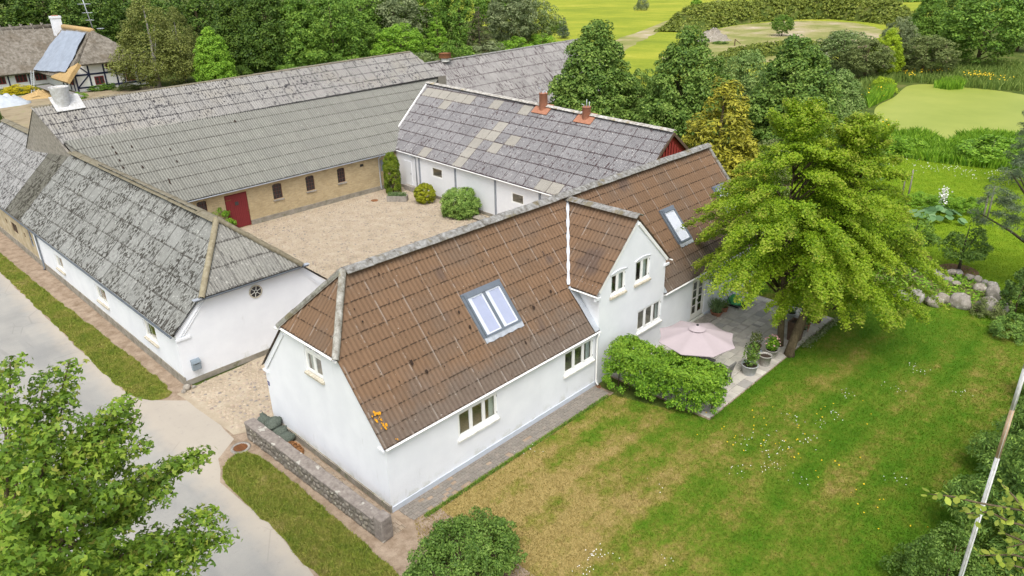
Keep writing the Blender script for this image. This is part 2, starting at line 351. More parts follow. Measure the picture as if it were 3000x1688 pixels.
    MAT['mortar'] = t.done(t.pbr(c, .95, t.bump(t.noise(P, 20, 5), .7, .03), .1))
    # cobbles: part stones (object random) and the joined rest (face attribute)
    stops = [(0, (.36, .285, .205)), (.25, (.46, .385, .295)), (.5, (.34, .28, .21)), (.72, (.43, .345, .265)), (.86, (.26, .225, .195)), (.95, (.15, .148, .155)), (1.0, (.31, .215, .17))]
    for nm, src in (('cobble', 'o'), ('cobbles', 'f')):
        t = NT(nm); P = t.pos(); f = t.rnd() if src == 'o' else t.attr('rnd')
        c = t.mix(t.m('MULTIPLY', t.noise(P, 12, 3), .5), t.ramp(f, stops), (.42, .335, .24))
        MAT[nm] = t.done(t.pbr(c, .85, t.bump(t.noise(P, 30, 3), .3, .01), .25))
    t = NT('yard_sand'); P = t.pos()
    c = t.ramp(t.noise(P, 1.2, 6, .65), [(.3, (.29, .24, .17)), (.5, (.385, .322, .235)), (.7, (.45, .39, .295))])
    c = t.mix(t.m('MULTIPLY', t.step(t.noise(P, 18, 3), .5, .7), .35), c, (.26, .20, .13))
    MAT['sand'] = t.done(t.pbr(c, .95, t.bump(t.noise(P, 24, 4), .5, .02), .1))
    t = NT('asphalt_road'); P = t.pos(); X = t.xyz(P)
    c = t.ramp(t.noise(P, .35, 5, .6), [(.3, (.235, .232, .218)), (.52, (.295, .288, .264)), (.72, (.345, .33, .295))])
    c = t.mix(t.m('MULTIPLY', t.step(t.noise(t.map(P, (1, .18, 1)), .9, 3), .52, .68), .5), c, (.22, .222, .215))
    edge = t.step(t.m('ADD', X[0], t.m('MULTIPLY', t.noise(P, 1.6, 5), .9)), -3.7, -2.7)
    c = t.mix(t.m('MULTIPLY', edge, .6), c, (.45, .385, .30))
    c = t.mix(t.m('MULTIPLY', t.step(t.noise(P, 4.5, 5, .7), .55, .72), .30), c, (.21, .20, .185))
    c = t.mix(t.m('MULTIPLY', t.step(t.noise(P, 60, 2), .5, .75), .35), c, (.44, .42, .38))
    crk = t.voro(t.map(P, (1, .55, 1)), .55, 'DISTANCE_TO_EDGE'); c = t.mix(t.m('MULTIPLY', t.m('MULTIPLY', t.step(crk, .012, .004), t.step(t.noise(P, .4, 2), .5, .6)), .22), c, (.13, .125, .115))
    MAT['road'] = t.done(t.pbr(c, .9, t.bump(t.noise(P, 90, 2), .3, .006), .25))
    t = NT('gravel_strip'); P = t.pos()
    c = t.ramp(t.noise(P, 2.2, 6, .7), [(.3, (.19, .135, .09)), (.5, (.30, .23, .165)), (.7, (.40, .32, .24))])
    c = t.mix(t.m('MULTIPLY', t.step(t.noise(P, 40, 2), .5, .72), .45), c, (.15, .11, .08))
    MAT['gravel'] = t.done(t.pbr(c, .95, t.bump(t.noise(P, 45, 3), .6, .015), .1))
    def slab(name, stops, sc_=3):
        t = NT(name); P = t.pos(); c = t.ramp(t.rnd(), stops)
        c = t.mix(t.m('MULTIPLY', t.step(t.noise(P, sc_, 5, .65), .42, .72), .35), c, (.22, .20, .175))
        c = t.mix(t.m('MULTIPLY', t.step(t.noise(P, 30, 3), .5, .7), .3), c, (.42, .39, .35))
        return t.done(t.pbr(c, .9, t.bump(t.noise(P, 40, 3), .35, .01), .2))
    MAT['slab'] = slab('patio_slab', [(0, (.46, .43, .375)), (.3, (.52, .49, .43)), (.55, (.40, .375, .335)), (.75, (.49, .45, .40)), (.84, (.64, .61, .53)), (.93, (.27, .265, .25)), (1, (.55, .49, .43))])
    MAT['paver'] = slab('path_paver', [(0, (.19, .17, .145)), (.4, (.225, .20, .17)), (.7, (.175, .158, .135)), (1, (.245, .215, .18))])
    MAT['paver_tan'] = slab('tan_paver', [(0, (.30, .235, .165)), (.5, (.345, .27, .195)), (1, (.26, .205, .145))])
    # thatch
    t = NT('thatch'); P = t.pos()
    c = t.ramp(t.noise(t.map(P, (1, 1, .6)), 2.2, 6, .7), [(.28, (.085, .072, .055)), (.5, (.185, .165, .135)), (.72, (.30, .275, .235))])
    c = t.mix(t.m('MULTIPLY', t.step(t.noise(P, .35, 4), .5, .64), .5), c, (.125, .10, .07))
    MAT['thatch'] = t.done(t.pbr(c, .95, t.bump(t.noise(t.map(P, (1, 1, .4)), 9, 4), .9, .06), .1))
    # glass: looks into the room behind, mirrors what stands in front
    t = NT('window_glass'); fr = t.m('POWER', t.nd('ShaderNodeLayerWeight', {'Blend': .5}).outputs['Facing'], 4.0)
    gl = t.nd('ShaderNodeBsdfGlossy', {'Color': (1, 1, 1), 'Roughness': .02}).outputs[0]; tr = t.nd('ShaderNodeBsdfTransparent', {'Color': (.94, .96, .95)}).outputs[0]
    mx = t.nd('ShaderNodeMixShader'); t.put(mx.inputs[0], t.m('ADD', t.m('MULTIPLY', fr, .8), .10)); t.put(mx.inputs[1], tr); t.put(mx.inputs[2], gl)
    MAT['glass'] = t.done(mx.outputs[0])
    MAT['glass_dusty'] = plain('dusty_glass', (.040, .036, .036), .25, .5, 5, 0, .5)
    # water with duckweed
    t = NT('duckweed_pond'); P = t.pos()
    c = t.ramp(t.noise(P, .12, 5, .6), [(.35, (.235, .285, .040)), (.65, (.30, .335, .058))])
    c = t.mix(t.m('MULTIPLY', t.step(t.noise(t.map(P, (1, 1, 1), (0, 0, .6)), .9, 5, .65), .55, .7), .25), c, (.20, .25, .04))
    MAT['pond'] = t.done(t.pbr(c, .55, t.bump(t.noise(P, 8, 3), .15, .02), .3))
    # grassland -------------------------------------------------------
    def lawn_col(t, P):
        X = t.xyz(P)
        st = t.noise(t.map(P, (.10, 1.0, 1)), .75, 4, .55, .25)            # long mowing streaks parallel to the house
        bg_ = t.noise(P, .14, 4, .6); md = t.noise(P, 1.15, 5, .7); fn = t.noise(P, 4.2, 4, .7)
        near = t.m('MULTIPLY', t.step(X[0], 13.5, 3.0), t.step(X[1], -10.5, -3.5))   # worn, sunburnt turf before the house
        south = t.m('MULTIPLY', t.step(X[0], 9.0, 1.0), t.step(X[1], -14.0, -8.0))
        dry = t.m('ADD', t.m('ADD', t.m('MULTIPLY', st, .46), t.m('MULTIPLY', bg_, .30)), t.m('ADD', t.m('MULTIPLY', md, .44), t.m('MULTIPLY', fn, .26)))
        dry = t.m('ADD', dry, t.m('ADD', t.m('MULTIPLY', near, .135), t.m('MULTIPLY', south, .075)))
        mow = t.m('SINE', t.m('ADD', t.m('MULTIPLY', X[1], 4.6), t.m('MULTIPLY', t.noise(P, .25, 2), 5.0)))
        dry = t.m('ADD', dry, t.m('MULTIPLY', mow, .022))
        far = t.step(X[0], 24.0, 38.0)
        dry = t.m('SUBTRACT', dry, t.m('MULTIPLY', far, .16))
        c = t.ramp(dry, [(.54, (.046, .145, .005)), (.67, (.080, .185, .009)), (.76, (.135, .205, .018)), (.84, (.245, .225, .048)), (.93, (.375, .280, .105))])
        return t.mix(far, c, t.mix(t.step(md, .3, .7), (.150, .265, .008), (.225, .33, .016)))
    t = NT('lawn'); P = t.pos(); c = lawn_col(t, P)
    c = t.mix(t.m('MULTIPLY', t.step(t.noise(P, 26, 3), .35, .6), .35), c, (.05, .07, .012))
    MAT['lawn'] = t.done(t.pbr(c, .95, t.bump(t.noise(P, 30, 4), .8, .03), .1))
    t = NT('grass_blades'); P = t.pos(); c = lawn_col(t, P)
    c = t.mix(t.m('MULTIPLY', t.attr('rnd'), .45), c, t.mix(.5, c, (.34, .36, .09)))
    c = t.mix(t.m('MULTIPLY', t.step(t.attr('rnd'), .35, .0), .28), c, (.045, .10, .010))
    d = t.nd('ShaderNodeBsdfDiffuse', {'Color': c}).outputs[0]; tl = t.nd('ShaderNodeBsdfTranslucent', {'Color': c}).outputs[0]
    mx = t.nd('ShaderNodeMixShader', {0: .3, 1: d, 2: tl}); MAT['blade'] = t.done(mx.outputs[0])
    t = NT('verge_grass'); P = t.pos()
    f = t.m('ADD', t.m('MULTIPLY', t.noise(P, .8, 5, .65), .6), t.m('MULTIPLY', t.noise(P, 4, 4, .7), .4))
    vg = [(.34, (.090, .155, .014)), (.46, (.165, .215, .024)), (.57, (.25, .25, .05)), (.68, (.35, .29, .12))]
    MAT['verge'] = t.done(t.pbr(t.ramp(f, vg), .95, t.bump(t.noise(P, 26, 4), .8, .03), .1))
    t = NT('verge_blades'); P = t.pos()
    f = t.m('ADD', t.m('MULTIPLY', t.noise(P, .8, 5, .65), .6), t.m('MULTIPLY', t.noise(P, 4, 4, .7), .4))
    c = t.mix(t.m('MULTIPLY', t.attr('rnd'), .4), t.ramp(f, vg), (.27, .27, .09))
    MAT['vblade'] = t.done(t.pbr(c, .9, None, .1))
    t = NT('meadow'); P = t.pos(); X = t.xyz(P)
    f = t.m('ADD', t.m('MULTIPLY', t.noise(P, .045, 5, .6), .5), t.m('ADD', t.m('MULTIPLY', t.noise(t.map(P, (1, .22, 1), (0, 0, .75)), .35, 4), .25), t.m('MULTIPLY', t.noise(P, 1.3, 5, .7), .25)))
    c = t.ramp(f, [(.36, (.145, .20, .020)), (.48, (.24, .285, .026)), (.58, (.33, .34, .038)), (.70, (.42, .385, .085))])
    MAT['meadow'] = t.done(t.pbr(c, .95, t.bump(t.noise(P, 3, 5), .8, .15), .1))
    t = NT('rough_ground'); P = t.pos()
    c = t.ramp(t.noise(P, .35, 6, .65), [(.32, (.045, .075, .014)), (.52, (.085, .115, .022)), (.72, (.17, .16, .055))])
    MAT['ground'] = t.done(t.pbr(c, .95, t.bump(t.noise(P, 6, 5), .8, .08), .1))
    t = NT('bare_soil'); P = t.pos()
    f = t.noise(P, .11, 6, .65)
    c = t.ramp(f, [(.38, (.19, .21, .055)), (.50, (.29, .27, .11)), (.60, (.38, .32, .20)), (.72, (.50, .43, .34))])
    MAT['soil_field'] = t.done(t.pbr(c, .95, t.bump(t.noise(P, 2, 5), .6, .1), .1))
    t = NT('trodden_earth'); P = t.pos()
    c = t.ramp(t.noise(P, .5, 6, .65), [(.32, (.21, .17, .10)), (.55, (.31, .255, .17)), (.75, (.22, .22, .09))])
    MAT['earth'] = t.done(t.pbr(c, .95, t.bump(t.noise(P, 5, 5), .6, .06), .1))
    t = NT('bark_mulch'); P = t.pos()
    c = t.ramp(t.noise(P, 9, 5, .7), [(.3, (.10, .05, .03)), (.6, (.22, .125, .085)), (.8, (.31, .19, .13))])
    MAT['mulch'] = t.done(t.pbr(c, .95, t.bump(t.noise(P, 20, 4), .8, .04), .1))
    t = NT('bed_soil'); P = t.pos()
    c = t.ramp(t.noise(P, 2.2, 6, .7), [(.36, (.085, .12, .022)), (.5, (.155, .145, .06)), (.62, (.12, .20, .025)), (.8, (.20, .17, .09))])
    MAT['bed'] = t.done(t.pbr(c, .95, t.bump(t.noise(P, 12, 4), .8, .05), .1))
LEAF = {}
LEAF_GAIN = 2.25
def leaf_mat(name, dark, mid, light, tip=None, noise_scale=.5, trans=.28, other=None, other_t=.62, rough=.55):
    """leaf colours: per-leaf 'rnd', young-growth 'tip', plus slow variation through the crown"""
    K = LEAF_GAIN; dark, mid, light = [(c[0]*K*1.05, c[1]*K*1.02, c[2]*K*.9) for c in (dark, mid, light)]
    t = NT('leaf_'+name); P = t.pos()
    r = t.attr('rnd'); n = t.noise(P, noise_scale, 3)
    f = t.m('ADD', t.m('MULTIPLY', r, .6), t.m('MULTIPLY', n, .4))
    c = t.ramp(f, [(.22, dark), (.5, mid), (.78, light)])
    if tip: c = t.mix(t.m('MULTIPLY', t.attr('tip'), .9), c, tip)
    if other: c = t.mix(t.step(t.noise(P, noise_scale*2.2, 3, .6), other_t, other_t+.08), c, other)
    b = t.nd('ShaderNodeBsdfPrincipled', {'Base Color': c, 'Roughness': rough, 'Specular IOR Level': .25}).outputs[0]
    tl = t.nd('ShaderNodeBsdfTranslucent', {'Color': t.mix(.5, c, t.mix(1.0, c, (1.0, 1.0, .45), 'MULTIPLY'))}).outputs[0]
    mx = t.nd('ShaderNodeMixShader', {0: trans, 1: b, 2: tl})
    LEAF[name] = t.done(mx.outputs[0]); return LEAF[name]
build_materials()
leaf_mat('maple_fg', (.032, .066, .009), (.072, .126, .014), (.135, .182, .025), (.38, .36, .08), .45, .34)
leaf_mat('katsura', (.040, .088, .005), (.108, .176, .009), (.180, .240, .018), (.48, .48, .09), .35, .48)
leaf_mat('lime', (.028, .060, .012), (.062, .108, .020), (.120, .172, .040), None, .35)
leaf_mat('lime_pale', (.045, .080, .022), (.085, .135, .038), (.150, .20, .070), None, .35)
leaf_mat('dark', (.014, .032, .006), (.034, .066, .010), (.072, .112, .018), None, .25)
leaf_mat('mid', (.028, .065, .010), (.060, .115, .016), (.115, .180, .030), None, .25)
leaf_mat('bright', (.042, .095, .010), (.085, .165, .015), (.145, .235, .028), None, .35)
leaf_mat('yellow_lime', (.080, .130, .006), (.140, .200, .010), (.205, .265, .018), None, .4)
leaf_mat('birch', (.045, .058, .014), (.082, .098, .026), (.130, .145, .045), None, .25)
leaf_mat('greygreen', (.045, .065, .030), (.085, .108, .055), (.140, .165, .092), None, .35)
leaf_mat('blossom', (.040, .065, .020), (.075, .108, .038), (.125, .155, .068), None, .4, .25, (.45, .45, .36), .60)
leaf_mat('bronze', (.036, .054, .016), (.068, .090, .030), (.115, .135, .052), None, .35, .25, (.26, .19, .14), .60)
leaf_mat('golden', (.060, .066, .008), (.130, .130, .014), (.205, .195, .024), None, .6, .2, (.17, .12, .02), .66)
leaf_mat('spruce', (.016, .024, .010), (.034, .040, .016), (.062, .064, .026), None, .4, .08, (.085, .058, .032), .58)
leaf_mat('pine', (.022, .038, .022), (.045, .068, .038), (.085, .105, .062), None, .5, .08)
leaf_mat('yew', (.022, .040, .004), (.052, .082, .006), (.115, .140, .012), None, 1.2, .1)
leaf_mat('ball', (.060, .078, .003), (.115, .130, .006), (.180, .185, .012), None, 1.5, .12)
leaf_mat('weeping', (.045, .090, .018), (.090, .150, .032), (.165, .225, .065), None, 1.2)
leaf_mat('hedge', (.024, .068, .006), (.062, .135, .010), (.130, .215, .020), (.24, .36, .035), .9)
leaf_mat('laurel', (.024, .052, .010), (.052, .096, .017), (.096, .150, .034), None, .9)
leaf_mat('lavender', (.045, .080, .03), (.070, .11, .048), (.10, .14, .07), None, 2)
leaf_mat('conifer_green', (.030, .065, .014), (.062, .115, .022), (.115, .175, .036), (.15, .26, .06), .8, .15)
leaf_mat('thuja', (.014, .034, .008), (.032, .062, .012), (.065, .105, .020), None, .9, .08)
leaf_mat('beech_fg', (.055, .095, .012), (.105, .150, .020), (.165, .210, .032), (.31, .31, .06), .6, .35)
leaf_mat('herb', (.040, .095, .008), (.080, .160, .012), (.140, .225, .024), None, .5)
leaf_mat('reed', (.040, .072, .015), (.075, .115, .025), (.125, .165, .045), None, .3)
leaf_mat('hedge_far', (.050, .068, .012), (.085, .110, .020), (.135, .155, .032), None, .15)
leaf_mat('yellow_shrub', (.15, .14, .004), (.23, .20, .006), (.30, .26, .012), None, 1)
leaf_mat('rhubarb', (.035, .075, .03), (.060, .12, .052), (.095, .16, .08), None, 1)
# ================================================================ the setting
RNG = random.Random(7)
def rough_poly(pts, step=.5, amp=.08, closed=True, seed=1):
    r = random.Random(seed); out = []
    n = len(pts)
    for i in range(n):
        a, b = Vector((*pts[i], 0)), Vector((*pts[(i+1) % n], 0)); L = (b-a).length; k = max(1, int(L/step))
        nrm = Vector((-(b-a).y, (b-a).x, 0)).normalized()
        for j in range(k):
            out.append(a.lerp(b, j/k)+nrm*r.uniform(-amp, amp)*(1 if j else .5))
    return [(p.x, p.y) for p in out]
def smooth_poly(pts, it=2):
    for _ in range(it):
        q = []
        for i in range(len(pts)):
            a, b = pts[i], pts[(i+1) % len(pts)]
            q += [(a[0]*.75+b[0]*.25, a[1]*.75+b[1]*.25), (a[0]*.25+b[0]*.75, a[1]*.25+b[1]*.75)]
        pts = q
    return pts
def inside(p, poly):
    x, y = p; c = False; n = len(poly); j = n-1
    for i in range(n):
        xi, yi = poly[i]; xj, yj = poly[j]
        if (yi > y) != (yj > y) and x < (xj-xi)*(y-yi)/(yj-yi)+xi: c = not c
        j = i
    return c
def np_inside(X, Y, poly):
    c = np.zeros(X.shape, bool); n = len(poly); j = n-1
    for i in range(n):
        xi, yi = poly[i]; xj, yj = poly[j]
        if yi != yj:
            m = ((yi > Y) != (yj > Y)) & (X < (xj-xi)*(Y-yi)/(yj-yi)+xi); c ^= m
        j = i
    return c
def sheet(name, poly, z, mat, kind='structure'):
    m = MB(); m.add([(x, y, z) for x, y in poly], [tuple(range(len(poly)))])
    o = m.build(name, mat, None, (0, 0, 0)); o['kind'] = kind
    # ngon facing up
    me = o.data
    if me.polygons[0].normal.z < 0: me.flip_normals()
    return o
sheet('ground', [(-400, -300), (1200, -300), (1200, 1200), (-400, 1200)], -.03, MAT['ground'])
meadow_poly = smooth_poly([(62, 60), (105, 88), (140, 150), (300, 420), (900, 700), (900, -60), (500, 20), (300, 40), (190, 40), (130, 34), (95, 33), (72, 40)])
sheet('meadow', meadow_poly, -.024, MAT['meadow'])
soil_poly = smooth_poly([(98, 58), (120, 60), (150, 78), (172, 77), (188, 70), (182, 50), (150, 38), (118, 36), (98, 44)])
sheet('bare_ground', rough_poly(soil_poly, 4, .8), -.020, MAT['soil_field'])
track_poly = rough_poly([(92, 60), (112, 72), (150, 88), (210, 112), (214, 118), (150, 93), (110, 78), (90, 66)], 4, .5, seed=3)
sheet('farm_track', track_poly, -.016, MAT['soil_field'])
earth_poly = smooth_poly([(-10, 62), (8, 60), (24, 68), (36, 86), (33, 100), (22, 106), (6, 108), (-8, 96)])
sheet('farmyard_earth', rough_poly(earth_poly, 2, .5), -.020, MAT['earth'])
lawn_poly = [(-.9, -60), (60, -60), (75, -20), (63.5, -6), (60.5, -3), (59, 3), (58.5, 8), (46, 12), (30, 9), (24.6, 4), (24.5, -.02), (23.2, -.02), (23.2, -4.8), (11.6, -4.8), (10.4, -.9), (.2, -.86), (-.3, -1.8), (-.9, -3)]
sheet('lawn', lawn_poly, -.010, MAT['lawn'])
road_poly = rough_poly([(-3.2, 60), (-3.25, 24), (-3.2, 14.4), (-2.5, 12.5), (-1.7, 11.6), (-1.45, 9.5), (-1.6, 7.6), (-2.6, 6.9), (-3.15, 5.6), (-3.0, 3), (-3.2, -.5), (-3.1, -30), (-8.2, -30), (-8.0, 0), (-8.1, 60)], .7, .06)
sheet('road', road_poly, -.004, MAT['road'])
sheet('gravel_strip', [(-3.6, 60), (-3.6, -30), (1.2, -30), (1.2, -1.0), (0, -.05), (0, 7.6), (-1.0, 12.2), (-1.0, 60)], -.008, MAT['gravel'])
vl = smooth_poly([(-3.2, 60), (-3.22, 20), (-3.25, 14.4), (-2.85, 12.75), (-2.2, 12.35), (-1.75, 12.75), (-1.85, 18), (-2.25, 29), (-2.35, 38), (-2.4, 60)], 1)
verge_left = rough_poly(vl, .35, .06, seed=5); sheet('grass_verge', verge_left, .002, MAT['verge'])
vr = smooth_poly([(-3.1, 5.4), (-2.6, 6.5), (-1.75, 6.75), (-1.45, 5.8), (-1.4, 3.3), (-1.45, -1), (-1.5, -2.4), (-1.7, -7), (-1.8, -30), (-3.1, -30), (-3.2, -.4), (-3.0, 3)], 1)
verge_right = rough_poly(vr, .35, .06, seed=6); sheet('grass_verge', verge_right, .002, MAT['verge'])
far_side = [(-8.1, 60), (-8.0, 0), (-8.2, -30), (-60, -30), (-60, 60)]
sheet('grass_verge', rough_poly(far_side, 1, .1), .002, MAT['verge'])
yard_poly = [(-1.55, 12.6), (-1.2, 7.6), (0, 7.45), (23.2, 7.45), (23.6, 30.1), (5.8, 30.1), (5.8, 12.75)]
courtyard = sheet('courtyard', rough_poly([(-1.75, 12.4), (-1.6, 9.6), (-1.5, 7.9), (-.1, 7.3), (23.2, 7.3), (24.2, 30.3), (5.6, 30.3), (5.6, 12.9)], .5, .03), .000, MAT['sand'])
pond_poly = smooth_poly([(79.3, 13.8), (85.7, 13.9), (92, 15.2), (96.8, 15.8), (99.3, 13.6), (98.8, 9.7), (98.5, 5.2), (95, 0), (88, -6), (80, -9), (74, -6.5), (72.3, -2.6), (69, 1.9), (65.5, 2.4), (64.6, 3.2), (66.3, 6.2), (68.3, 9.1), (73, 11.6)], 2)
sheet('pond', pond_poly, .000, MAT['pond'])
# ---- cobbles: the 300 nearest stones one by one, the rest joined
def dome(seed, seg=7):
    r = random.Random(seed); vs_ = []; ax = r.uniform(.75, 1.2)
    for fr, z in ((1.0, 0.0), (.86, .55), (.5, .92)):
        for k in range(seg):
            a = 2*PI*k/seg+r.uniform(-.12, .12); q = fr*r.uniform(.88, 1.1); vs_.append((q*math.cos(a)*ax, q*math.sin(a)/ax, z))
    fs = [(i*seg+k, i*seg+(k+1) % seg, (i+1)*seg+(k+1) % seg, (i+1)*seg+k) for i in range(2) for k in range(seg)]+[tuple(range(2*seg, 3*seg))]
    return vs_, fs
def lay_cobbles():
    rg = np.random.default_rng(3); sp = .168
    xs, ys = np.meshgrid(np.arange(-1.8, 23.6, sp), np.arange(7.4, 30.2, sp)); xs = xs+((np.arange(xs.shape[0]) % 2)*sp/2)[:, None]
    X = (xs+rg.uniform(-.045, .045, xs.shape)).ravel(); Y = (ys+rg.uniform(-.045, .045, ys.shape)).ravel()
    k = np_inside(X, Y, [(-1.5, 12.45), (-1.3, 9.6), (-1.35, 8.1), (.0, 7.62), (22.9, 7.62), (23.2, 29.9), (6.0, 29.9), (6.0, 12.6)])
    X, Y = X[k], Y[k]; keep = rg.random(len(X)) > .12; X, Y = X[keep], Y[keep]
    d = (X-CAM[0])**2+(Y-CAM[1])**2+CAM[2]**2; vis = ~((Y < 10.2+0.0*X) & (X > 1.0))       # strip behind the farmhouse is out of sight
    order = np.argsort(np.where(vis, d, 1e9)); near, rest = order[:300], order[300:]
    variants = []
    for s in range(8):
        vs_, fs = dome(s, 6); me = bpy.data.meshes.new('cobble'); me.from_pydata(vs_, [], fs); me.polygons.foreach_set('use_smooth', [True]*len(fs)); set_mat(me, MAT['cobble']); variants.append(me)
    for i in near:
        o = obj_from_mesh('cobble', variants[int(rg.integers(8))], courtyard, (X[i], Y[i], -.012)); r_ = rg.uniform(.06, .088)
        o.scale = (r_, r_, rg.uniform(.028, .05)); o.rotation_euler = (rg.uniform(-.12, .12), rg.uniform(-.12, .12), rg.uniform(0, 6.28))
    seg = 5
    base = np.array([[q*math.cos(2*PI*k/seg), q*math.sin(2*PI*k/seg), z] for q, z in ((1, 0), (.72, .8)) for k in range(seg)])
    n = len(rest); a = rg.uniform(0, 6.28, n); r_ = rg.uniform(.058, .088, n); hz = rg.uniform(.02, .05, n)
    J = base[None]*np.stack([r_*rg.uniform(.8, 1.2, n), r_*rg.uniform(.8, 1.2, n), hz], 1)[:, None, :]
    ca, sa = np.cos(a)[:, None], np.sin(a)[:, None]
    V = np.stack([J[..., 0]*ca-J[..., 1]*sa+X[rest][:, None], J[..., 0]*sa+J[..., 1]*ca+Y[rest][:, None], J[..., 2]-.012], -1)
    quads = np.array([(k, (k+1) % seg, seg+(k+1) % seg, seg+k) for k in range(seg)]+[(seg, seg+1, seg+2, seg+3), (seg, seg+3, seg+4, seg+4)])[:6]
    F = (quads[None]+(np.arange(n)*2*seg)[:, None, None]).reshape(-1, 4)
    rn = np.repeat(rg.random(n), 6)
    # the fifth top corner closes as a triangle
    me = np_mesh('cobbles', V.reshape(-1, 3), F, MAT['cobbles'], True, {'rnd': rn})
    T = np.array([[seg, seg+3, seg+4]])
    o = obj_from_mesh('cobbles', me, courtyard, (0, 0, 0)); o['kind'] = 'stuff'
lay_cobbles()
# ---- paving laid piece by piece
def lay_slabs(name, parent, x0, x1, y0, y1, depth, lens, h, mat, gap=.012, seed=2, skip=None, tilt=.006):
    r = random.Random(seed); cache = {}
    y = y0; row = 0
    while y < y1-.05:
        d = min(depth, y1-y); x = x0+(-r.uniform(0, max(lens)))
        while x < x1-.02:
            L = r.choice(lens); a, b = max(x, x0), min(x+L, x1); x += L
            if b-a < .06 or (skip and skip((a+b)/2, y+d/2)): continue
            key = (round(b-a, 2), round(d, 2))
            if key not in cache:
                m = MB(); w_, q_ = (b-a-gap)/2, (d-gap)/2; e = .008
                m.add([(-w_, -q_, 0), (w_, -q_, 0), (w_, q_, 0), (-w_, q_, 0), (-w_, -q_, h-e), (w_, -q_, h-e), (w_, q_, h-e), (-w_, q_, h-e), (-w_+e, -q_+e, h), (w_-e, -q_+e, h), (w_-e, q_-e, h), (-w_+e, q_-e, h)],
                      [(8, 9, 10, 11)]+[(i, (i+1) % 4, 4+(i+1) % 4, 4+i) for i in range(4)]+[(4+i, 4+(i+1) % 4, 8+(i+1) % 4, 8+i) for i in range(4)])
                me = bpy.data.meshes.new(name); me.from_pydata([tuple(v) for v in m.v], [], m.f); set_mat(me, mat); cache[key] = me
            o = obj_from_mesh(name, cache[key], parent, ((a+b)/2, y+d/2, r.uniform(-.006, .006)), (r.uniform(-tilt, tilt), r.uniform(-tilt, tilt), 0))
        y += d; row += 1
patio = sheet('terrace', [(11.5, -4.82), (23.2, -4.82), (23.2, .0), (11.5, .0)], .000, MAT['gravel'])
lay_slabs('paving_slab', patio, 11.6, 23.1, -4.78, -.02, .433, [.4, .4, .6, .4, .6, .2], .04, MAT['slab'], seed=4)
path = sheet('garden_path', rough_poly([(.0, -1.0), (10.6, -.95), (10.6, .0), (.0, .0)], .4, .04, seed=9), .001, MAT['gravel'])
lay_slabs('paver', path, .2, 10.45, -.82, -.06, .127, [.21], .022, MAT['paver'], gap=.007, seed=6, skip=lambda x, y: RNG.random() < .10 and x < 6)
walk = sheet('side_walk', [(-.8, -.95), (-.04, -.95), (-.04, 5.9), (-.8, 5.9)], .002, MAT['gravel'])
lay_slabs('paver', walk, -.72, -.10, -.9, 5.7, .21, [.155, .155, .31], .02, MAT['paver_tan'], gap=.01, seed=8)
# ================================================================ roof and wall helpers
def roof_mesh(bm_or_none, su, sv, waves, amp, lift, over=.10, per=4, name='roof_sheet', mat=None):
    n = waves*per; vs_ = []; uvs = []
    for j, (v, off) in enumerate(((0, lift), (sv*(1+over), -.004))):
        for k in range(n+1):
            u = su*k/n; vs_.append((u, v, amp*math.cos(2*PI*k/per)+off)); uvs.append((k/n, v/sv))
    for dz, dv in ((-.014, .003), (0, 0)):                        # lower lip gives the sheet its thickness
        for k in range(n+1):
            u = su*k/n; vs_.append((u, dv, amp*math.cos(2*PI*k/per)+lift+dz)); uvs.append((k/n, 0))
    fs = [(k, k+1, n+2+k, n+1+k) for k in range(n)]+[(2*(n+1)+k, 2*(n+1)+k+1, 3*(n+1)+k+1, 3*(n+1)+k) for k in range(n)]
    me = bpy.data.meshes.new(name); me.from_pydata(vs_, [], fs)
    uvl = me.uv_layers.new(name='UVMap')
    for p in me.polygons:
        p.use_smooth = True
        for li in p.loop_indices: uvl.data[li].uv = uvs[me.loops[li].vertex_index]
    # keep the lip edge crisp
    for p in list(me.polygons)[n:]: p.use_smooth = False
    set_mat(me, mat); return me
